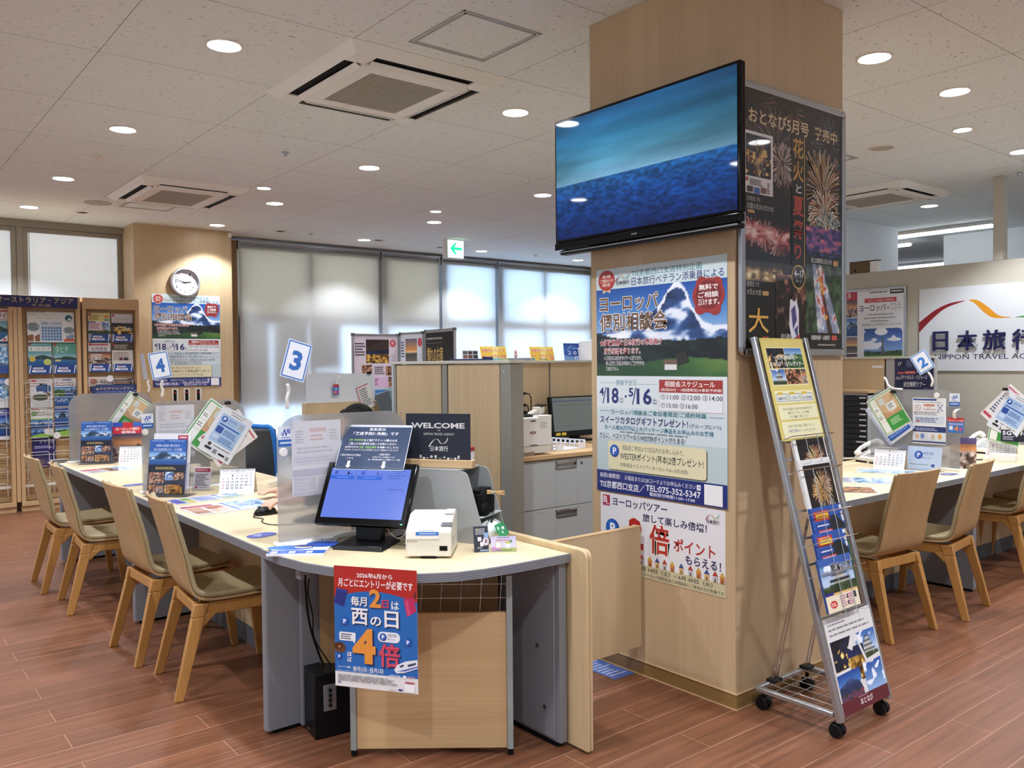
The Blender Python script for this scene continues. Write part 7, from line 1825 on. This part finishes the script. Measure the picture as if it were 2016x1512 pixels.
# ================================================================== LEAFLETS ON THE SHELVES
def shelf_leaf(p, x, z, lab, y=SY + .05, m=GLOSS, name='leaflet', cat='leaflet'): return tag(p.build(name, m, loc=(x, y, z), tilt=-.06), lab, cat)
def band_leaf(w, h, scr):
    p = Print(w, h, th=.006, paper='dfe0dc'); art(p, scr)
    art(p, 'P 22488f 4,72 96,72 100,100 0,100\nP e8ecf2 9,72 13,72 6,98 2,98\nP e8ecf2 92,72 96,72 90,98 86,98\nR 20 79 62 84 e4e8ee\nF 26 80 56 83 b04a4a 1\nR 20 87 72 94 e4e8ee\nF 32 88.4 68 92.6 2a4a9a 1\nE 19 90 5 3.4 e4e8ee\nR 3 2 13 10 b03a48'); return p
p = Print(.425, .308, th=.004, paper='dfe3e0')
art(p, '''P 9fb4c0 0,0 40,0 30,14 0,24
P e0e4e2 0,4 100,2 100,100 0,100
T 4 6 60 14 b8a84a 2 シルバーウィーク
T 20 18 74 24 a8b04a 1 まだまだご予約間に合います！
E 88 20 8 11 2f6a7a
P e8f0f0 84,28 90,18 95,26
E 13 50 13 15 8f9aa0
F 4 40 22 60 5a6a74 4
E 88 60 12 12 8f9aa0
F 80 54 96 66 5a6a74 3
R 27 30 74 96 c8d4dc
R 30 34 44 42 a8bccc
T 33 35.4 41 40.6 4a5a6a 0 2026
T 50 35.6 71 40.4 3a3a44 0 SEPTEMBER
P 8a5a44 0,78 10,74 16,80 26,72 26,97 0,97
P c8542a 76,92 84,84 92,80 94,74 98,88 100,97 76,97
P 7a9ac0 80,80 96,72 100,80 90,90
P e8e0d0 12,97 14,66 16,97''')
for r in range(5):
    for c in range(7): p.rect(29.5 + c * 6.2, 49 + r * 9.3, 34.6 + c * 6.2, 56.5 + r * 9.3, '7aa6cc' if r != 3 or c > 3 else '8a9ac0'); p.rect(31 + c * 6.2, 51 + r * 9.3, 33.4 + c * 6.2, 55 + r * 9.3, '2f4f80')
shelf_leaf(p, 1.519, 1.675, 'calendar holiday notice at the top of the middle brochure shelf')
shelf_leaf(band_leaf(.215, .317, 'R 0 0 100 100 6a9a9a\nI 0 30 100 72 sea 61\nT 18 4 80 8 c8e0d8 0 エピック\nR 4 13 96 27 e6e8e2\nT 8 16 92 25 1a1c24 3 オーストラリア\nE 18 52 13 9 c8b44a\nE 80 62 16 10 c0cc6a'), 1.520, 1.356, 'Australia leaflet on the middle shelf below the calendar notice')
shelf_leaf(band_leaf(.212, .317, 'R 0 0 100 36 5a9a88\nI 0 34 100 72 sea 62\nT 10 10 66 32 cfe8d8 0 タヒチ\nR 8 54 32 60 d8cc7a'), 1.746, 1.356, 'teal Tahiti leaflet on the middle shelf right of the Australia leaflet')
p = Print(.20, .29, th=.008, paper='d8d8d8'); art(p, 'R 6 4 30 10 c03a3a\nF 34 5 90 9 8a8a90 1\nE 60 34 34 16 4a6a9a\nR 30 30 92 46 3a5a8a\nR 36 44 60 50 d8dce0\nE 46 64 36 12 4a5a3a\nE 80 56 12 8 6a5a44\nR 10 76 90 98 c0c4c0\nE 50 20 6 3 1a1a1a'); shelf_leaf(p, 1.535, 1.02, 'white city leaflet in the upper left wire pocket of the middle shelf', SY + .075)
p = Print(.20, .295, th=.008, paper='dcdcdc'); art(p, 'R 6 3 40 8 c0a8a8\nR 40 3 80 9 2a3a8c\nT 8 12 92 19 2a2a30 2 オーストラリア\nT 8 21 92 28 2a2a30 2 ニュージーランド\nI 0 31 50 64 forest 71\nI 50 31 100 64 lake 72\nI 0 66 50 98 lake 73\nI 50 66 100 98 lake 74'); shelf_leaf(p, 1.752, 1.02, 'Australia and New Zealand leaflet in the upper right wire pocket of the middle shelf', SY + .075)
p = Print(.20, .30, th=.008, paper='d8dcd4'); art(p, 'R 6 3 40 8 c03a3a\nE 18 20 14 9 8ab07a\nT 34 10 96 18 2a2a30 2 オーストラリア\nT 34 20 96 28 2a2a30 2 ニュージーランド\nR 0 38 100 42 7ab04a\nI 0 42 100 70 lake 75\nI 0 72 60 100 lake 76\nP 8ab84a 0,94 50,88 100,96 100,100 0,100'); shelf_leaf(p, 1.535, .722, 'green striped Australia leaflet in the middle left wire pocket', SY + .075)
p = Print(.20, .30, th=.008, paper='2a3f8a'); art(p, 'F 10 4 40 8 a8b8e0 1\nI 0 10 100 64 lake 77\nI 0 66 100 100 forest 78\nP 8ab84a 0,86 60,80 100,90 100,100 0,100'); shelf_leaf(p, 1.752, .72, 'blue lake leaflet in the middle right wire pocket', SY + .075)
p = Print(.21, .31, th=.008, paper='2c2a62'); art(p, 'F 8 4 24 8 c8c8e0 1\nT 30 14 94 24 c8c8e0 1 ケアンズ\nF 8 30 90 40 a8a8d0 2\nP 4a3f6a 0,70 30,62 60,70 100,60 100,100 0,100\nE 30 84 22 10 6a5a5a'); shelf_leaf(p, 1.545, .42, 'dark violet leaflet in the lower left wire pocket of the middle shelf', SY + .075)
for k, (a, bb) in enumerate(((.455, 'open white brochure lying flat in a low pocket of the middle shelf'), (.475, 'second flat brochure resting on the open white one'))): tag(MB().box(0, 0, 0, .16, .06, .014).mat(1).box(.01, -.001, .002, .15, 0, .010).build('brochure', [M_PAPERW, M_BLACK], bev=.003, loc=(1.675 + .02 * k, 9.545, a), rotz=.06), bb, 'brochure')
for x, z, w, h, scr, lab in ((2.074, 1.683, .213, .305, 'R 0 0 100 30 d8cf8a\nF 6 8 60 26 8a7a4a 3\nE 84 13 11 4 d0842a\nQ 74 20 96 28 3 5aa8b0\nI 0 30 100 72 castle 81\nR 4 34 64 60 dccfd4\nF 8 36 60 56 b06a8a 3', 'yellow headed leaflet, top left on the right shelf'),
                             (2.300, 1.68, .21, .302, 'R 0 0 100 32 d0cfd4\nT 14 14 80 22 2a2a38 0 ウズベキスタン\nT 8 24 94 30 2a2a38 0 カザフスタン・キルギス\nI 0 32 100 72 night 82\nP c8a03a 10,60 20,52 44,54 50,44 56,54 84,52 92,62', 'night palace leaflet, top right on the right shelf'),
                             (2.073, 1.37, .213, .305, 'R 0 0 100 30 dcdadc\nR 12 4 90 9 b04a50\nT 14 14 84 28 5a4a4a 1 台湾旅遊\nI 0 30 100 72 town 83\nF 10 38 70 60 e0e4ea 3', 'white Taiwan leaflet in the second row of the right shelf'),
                             (2.298, 1.37, .21, .30, 'R 0 0 100 24 4a4238\nF 12 4 90 20 b8b0a0 3\nR 0 24 100 72 d4d0c8\nF 6 30 90 60 8a7a6a 6\nR 34 50 50 60 6a2a2a\nR 54 50 76 60 2a2a30', 'mixed photo leaflet in the second row of the right shelf')):
    shelf_leaf(band_leaf(w, h, scr), x, z, lab)
p = Print(.235, .30, th=.008, paper='d4ccc4'); art(p, 'F 8 4 60 10 c07a6a 1\nE 24 16 16 9 b06a50\nT 50 10 74 22 1a1a22 3 台\nT 76 10 96 22 1a1a22 3 湾\nI 0 34 100 100 food 84'); shelf_leaf(p, 2.066, 1.02, 'Taiwan magazine in the wire pocket of the right shelf', SY + .075)
p = Print(.21, .29, th=.008, paper='4a2f26'); art(p, 'F 10 4 70 10 c0b0a0 1\nF 6 14 90 24 d0a090 2\nI 0 30 100 100 food 85'); shelf_leaf(p, 2.305, 1.02, 'brown food magazine in the wire pocket of the right shelf', SY + .075)
p = Print(.455, .10, th=.003, paper='23366e'); art(p, 'T 8 26 90 54 d8c48a 3 ★アジアフリープラン\nF 10 66 90 84 6a7ab0 1\nP c8b070 0,10 8,10 8,0 0,0'); shelf_leaf(p, 2.088, 1.135, 'navy banner card across the wire pockets of the right shelf', SY + .03, name='banner', cat='sign')
for x, z, l in ((2.27, 1.30, 'round white tag at the top of the right shelf wires'), (1.76, .735, 'round white tag on the lower wires of the middle shelf'), (1.365 - .02, 1.285, 'round white tag at the top of the left shelf wires')): tag(MB().cyl((0, 0, 0), (0, -.003, 0), .034, n=24).build('round_tag', M_PAPERW, loc=(x, SY + .045, z)), l, 'tag')
for z, h, scr, lab in ((1.683, .32, 'R 0 0 100 38 e0dede\nR 0 4 100 10 c05a5a\nT 60 14 96 30 1a1a24 4 ワイ\nR 60 32 96 36 c8a0a0\nI 0 38 100 100 sea 91\nP e6e6e8 70,96 100,80 100,100 0,100 0,96\nE 86 94 7 4 c05a5a', 'Hawaii leaflet cut by the left photo edge, top row'), (1.368, .30, 'R 0 0 100 100 3f74b0\nR 0 4 100 10 c8c8c8\nI 0 12 100 70 wave 92\nT 40 30 90 44 e8ecf4 2 ハワイ\nF 60 64 96 76 3a3a30 2\nR 0 76 100 100 2a4f9a', 'blue Hawaii leaflet cut by the left photo edge, second row'),
                       (1.03, .29, 'R 0 0 100 100 2a6ac0\nI 0 20 100 70 wave 93\nR 0 70 100 100 d8dce0\nF 10 4 90 16 d8e4f4 2', 'bright blue leaflet in the wires at the left photo edge'), (.715, .31, 'R 0 0 100 30 2f4aa0\nF 20 8 90 24 c8d4f0 2\nI 0 30 100 88 lake 94\nR 0 88 100 100 e0e0e0', 'blue lake leaflet lower in the wires at the left photo edge')):
    p = Print(.205, h, th=.006, paper='d8dce0'); art(p, scr); shelf_leaf(p, 1.145, z, lab, SY + (.05 if z > 1.3 else .075))
p = Print(.13, .28, th=.0006, paper='4a6ab0'); art(p, 'R 0 0 100 8 e4e4e6\nF 10 14 90 90 a8b8dc 8'); o = p.build('floor_notice', GLOSS, loc=(2.70, 2.66, .0015), rotz=.0, tilt=-PI / 2); tag(o, 'blue and white notice stuck on the floor behind the swing gate', 'floor notice')

# ================================================================== STAFF MEMBER
def capsule(b, p, q, r0, r1, n=14):
    p, q = Vector(p), Vector(q); b.cyl(p, q, r0, r1, n); b.ball(p, r0, n=8); b.ball(q, r1, n=8)
def remesh(o, vox, sm=6):
    m = o.modifiers.new('skin_over', 'REMESH'); m.mode = 'VOXEL'; m.voxel_size = vox; m.use_smooth_shade = True
    s = o.modifiers.new('soften', 'SMOOTH'); s.iterations = sm; s.factor = .5
t = thing('person', 'seated staff member in a dark suit, black hair, one hand on the computer mouse', 'person', (2.36, 4.15, 0), 0)
def L(x, y, z): return (x - 2.36, y - 4.15, z)
b = MB()
# trunk, neck and head (leaning towards the counter, looking down at the desk)
capsule(b, L(2.44, 4.15, .52), L(2.36, 4.15, .80), .13, .125); capsule(b, L(2.36, 4.15, .80), L(2.32, 4.15, .93), .125, .10)
capsule(b, L(2.33, 4.01, .95), L(2.33, 4.29, .95), .06, .06); capsule(b, L(2.31, 4.15, .97), L(2.27, 4.155, 1.04), .048, .044)
b.ball(L(2.235, 4.17, 1.095), .092, .074, .10, 12); b.ball(L(2.19, 4.17, 1.05), .062, .056, .075, 10)
b.ball(L(2.138, 4.17, 1.062), .014, .012, .016, 6); capsule(b, L(2.148, 4.17, 1.08), L(2.134, 4.17, 1.055), .009, .012, 8)
b.ball(L(2.148, 4.17, 1.022), .012, .022, .006, 6); b.ball(L(2.15, 4.17, 1.013), .012, .02, .006, 6)
for s in (-1, 1): b.ball(L(2.25, 4.17 + s * .074, 1.08), .02, .009, .028, 6); b.ball(L(2.153, 4.17 + s * .029, 1.085), .012, .015, .009, 6)
# right arm (towards the mouse), left arm resting on the desk
capsule(b, L(2.32, 4.00, .93), L(2.12, 3.93, .80), .044, .038); capsule(b, L(2.12, 3.93, .80), L(1.72, 3.86, .765), .038, .027)
capsule(b, L(2.32, 4.30, .93), L(2.14, 4.40, .79), .044, .038); capsule(b, L(2.14, 4.40, .79), L(1.88, 4.32, .76), .038, .027)
def hand(wx, wy, wz, d, side, curl):
    d = Vector(d).normalized(); u = Vector((-d.y, d.x, 0)) * side
    W_ = Vector((wx, wy, wz)); k = W_ + d * .085
    def P(v): return L(v.x, v.y, v.z)
    capsule(b, P(W_), P(W_ + d * .03), .024, .024)
    for i in range(4): capsule(b, P(W_ + d * .02 + u * (.012 - .008 * i)), P(k + u * (.030 - .020 * i) + Vector((0, 0, .006))), .016, .0135, 10)
    for i, ln in enumerate((.070, .078, .072, .056)):
        a = k + u * (.030 - .020 * i) + Vector((0, 0, .006)); m1 = a + d * ln * .45 + Vector((0, 0, .004 - curl * .3)); m2 = m1 + d * ln * .3 + Vector((0, 0, -curl * .6)); m3 = m2 + d * ln * .22 + Vector((0, 0, -curl * .7))
        capsule(b, P(a), P(m1), .0105, .0095, 8); capsule(b, P(m1), P(m2), .0095, .0088, 8); capsule(b, P(m2), P(m3), .0088, .0078, 8)
    a = W_ + d * .025 + u * .02; m1 = a + d * .04 + u * .03 + Vector((0, 0, -.008)); m2 = m1 + d * .032 + u * .008 + Vector((0, 0, -.010)); capsule(b, P(a), P(m1), .014, .0115, 8); capsule(b, P(m1), P(m2), .0115, .009, 8)
hand(1.72, 3.86, .768, (-1, -.12, 0), -1, .022); hand(1.88, 4.32, .752, (-1, -.25, 0), 1, .008)
# legs
for s in (-1, 1):
    capsule(b, L(2.44, 4.15 + s * .09, .50), L(2.02, 4.15 + s * .11, .50), .082, .06); capsule(b, L(2.02, 4.15 + s * .11, .50), L(2.06, 4.15 + s * .11, .10), .056, .04); capsule(b, L(2.06, 4.15 + s * .11, .06), L(1.90, 4.15 + s * .12, .04), .042, .034)
body = b.build('body', M_SKIN, t); remesh(body, .0055, 5)
b = MB(); b.ball(L(2.25, 4.17, 1.107), .102, .088, .104, 14); b.ball(L(2.29, 4.17, 1.06), .07, .08, .09, 10); b.ball(L(2.315, 4.17, 1.0), .05, .06, .07, 10)
for s in (-1, 1): capsule(b, L(2.20, 4.17 + s * .062, 1.15), L(2.215, 4.17 + s * .084, 1.06), .028, .018)
o = b.build('hair', M_HAIR, t); remesh(o, .008, 4)
b = MB(); capsule(b, L(2.44, 4.15, .54), L(2.36, 4.15, .80), .145, .14); capsule(b, L(2.36, 4.15, .80), L(2.325, 4.15, .93), .14, .105); capsule(b, L(2.33, 4.00, .945), L(2.33, 4.30, .945), .068, .068)
capsule(b, L(2.32, 4.00, .93), L(2.12, 3.93, .80), .056, .049); capsule(b, L(2.12, 3.93, .80), L(1.80, 3.875, .772), .049, .038); capsule(b, L(2.32, 4.30, .93), L(2.14, 4.40, .79), .056, .049); capsule(b, L(2.14, 4.40, .79), L(1.95, 4.34, .765), .049, .038)
o = b.build('jacket', M_SUIT, t); remesh(o, .009, 5)
b = MB(); 
for s in (-1, 1): capsule(b, L(2.44, 4.15 + s * .09, .50), L(2.02, 4.15 + s * .11, .50), .092, .07); capsule(b, L(2.02, 4.15 + s * .11, .50), L(2.06, 4.15 + s * .11, .12), .066, .052)
o = b.build('trousers', M_SUIT, t); remesh(o, .010, 5)
for s in (-1, 1): b = MB(); capsule(b, L(2.06, 4.15 + s * .11, .055), L(1.89, 4.15 + s * .12, .04), .05, .04); o = b.build('shoe', M_BLACK, t); remesh(o, .008, 4)
b = MB(); b.ball((0, 0, .012), .055, .031, .026, 10); b.box(-.05, -.026, 0, .05, .026, .01)
t = thing('computer_mouse', 'black computer mouse under the staff hand on the left counter', 'mouse', (1.575, 3.835, DZ + .001), .1); m_ = b.build('mouse_shell', M_BLACK, t, bev=.004); MB().cyl((-.03, -.004, .034), (-.03, .004, .034), .009, n=10).build('scroll_wheel', M_DGREY, t)
cable('mouse_cable', [(1.525, 3.83, DZ + .006), (1.50, 3.79, DZ + .003), (1.515, 3.72, DZ + .003), (1.485, 3.66, DZ + .003), (1.48, 3.58, DZ + .003), (1.52, 3.52, DZ + .003), (1.60, 3.50, DZ + .003)], .0022, 'thin black mouse cable winding over the left counter')
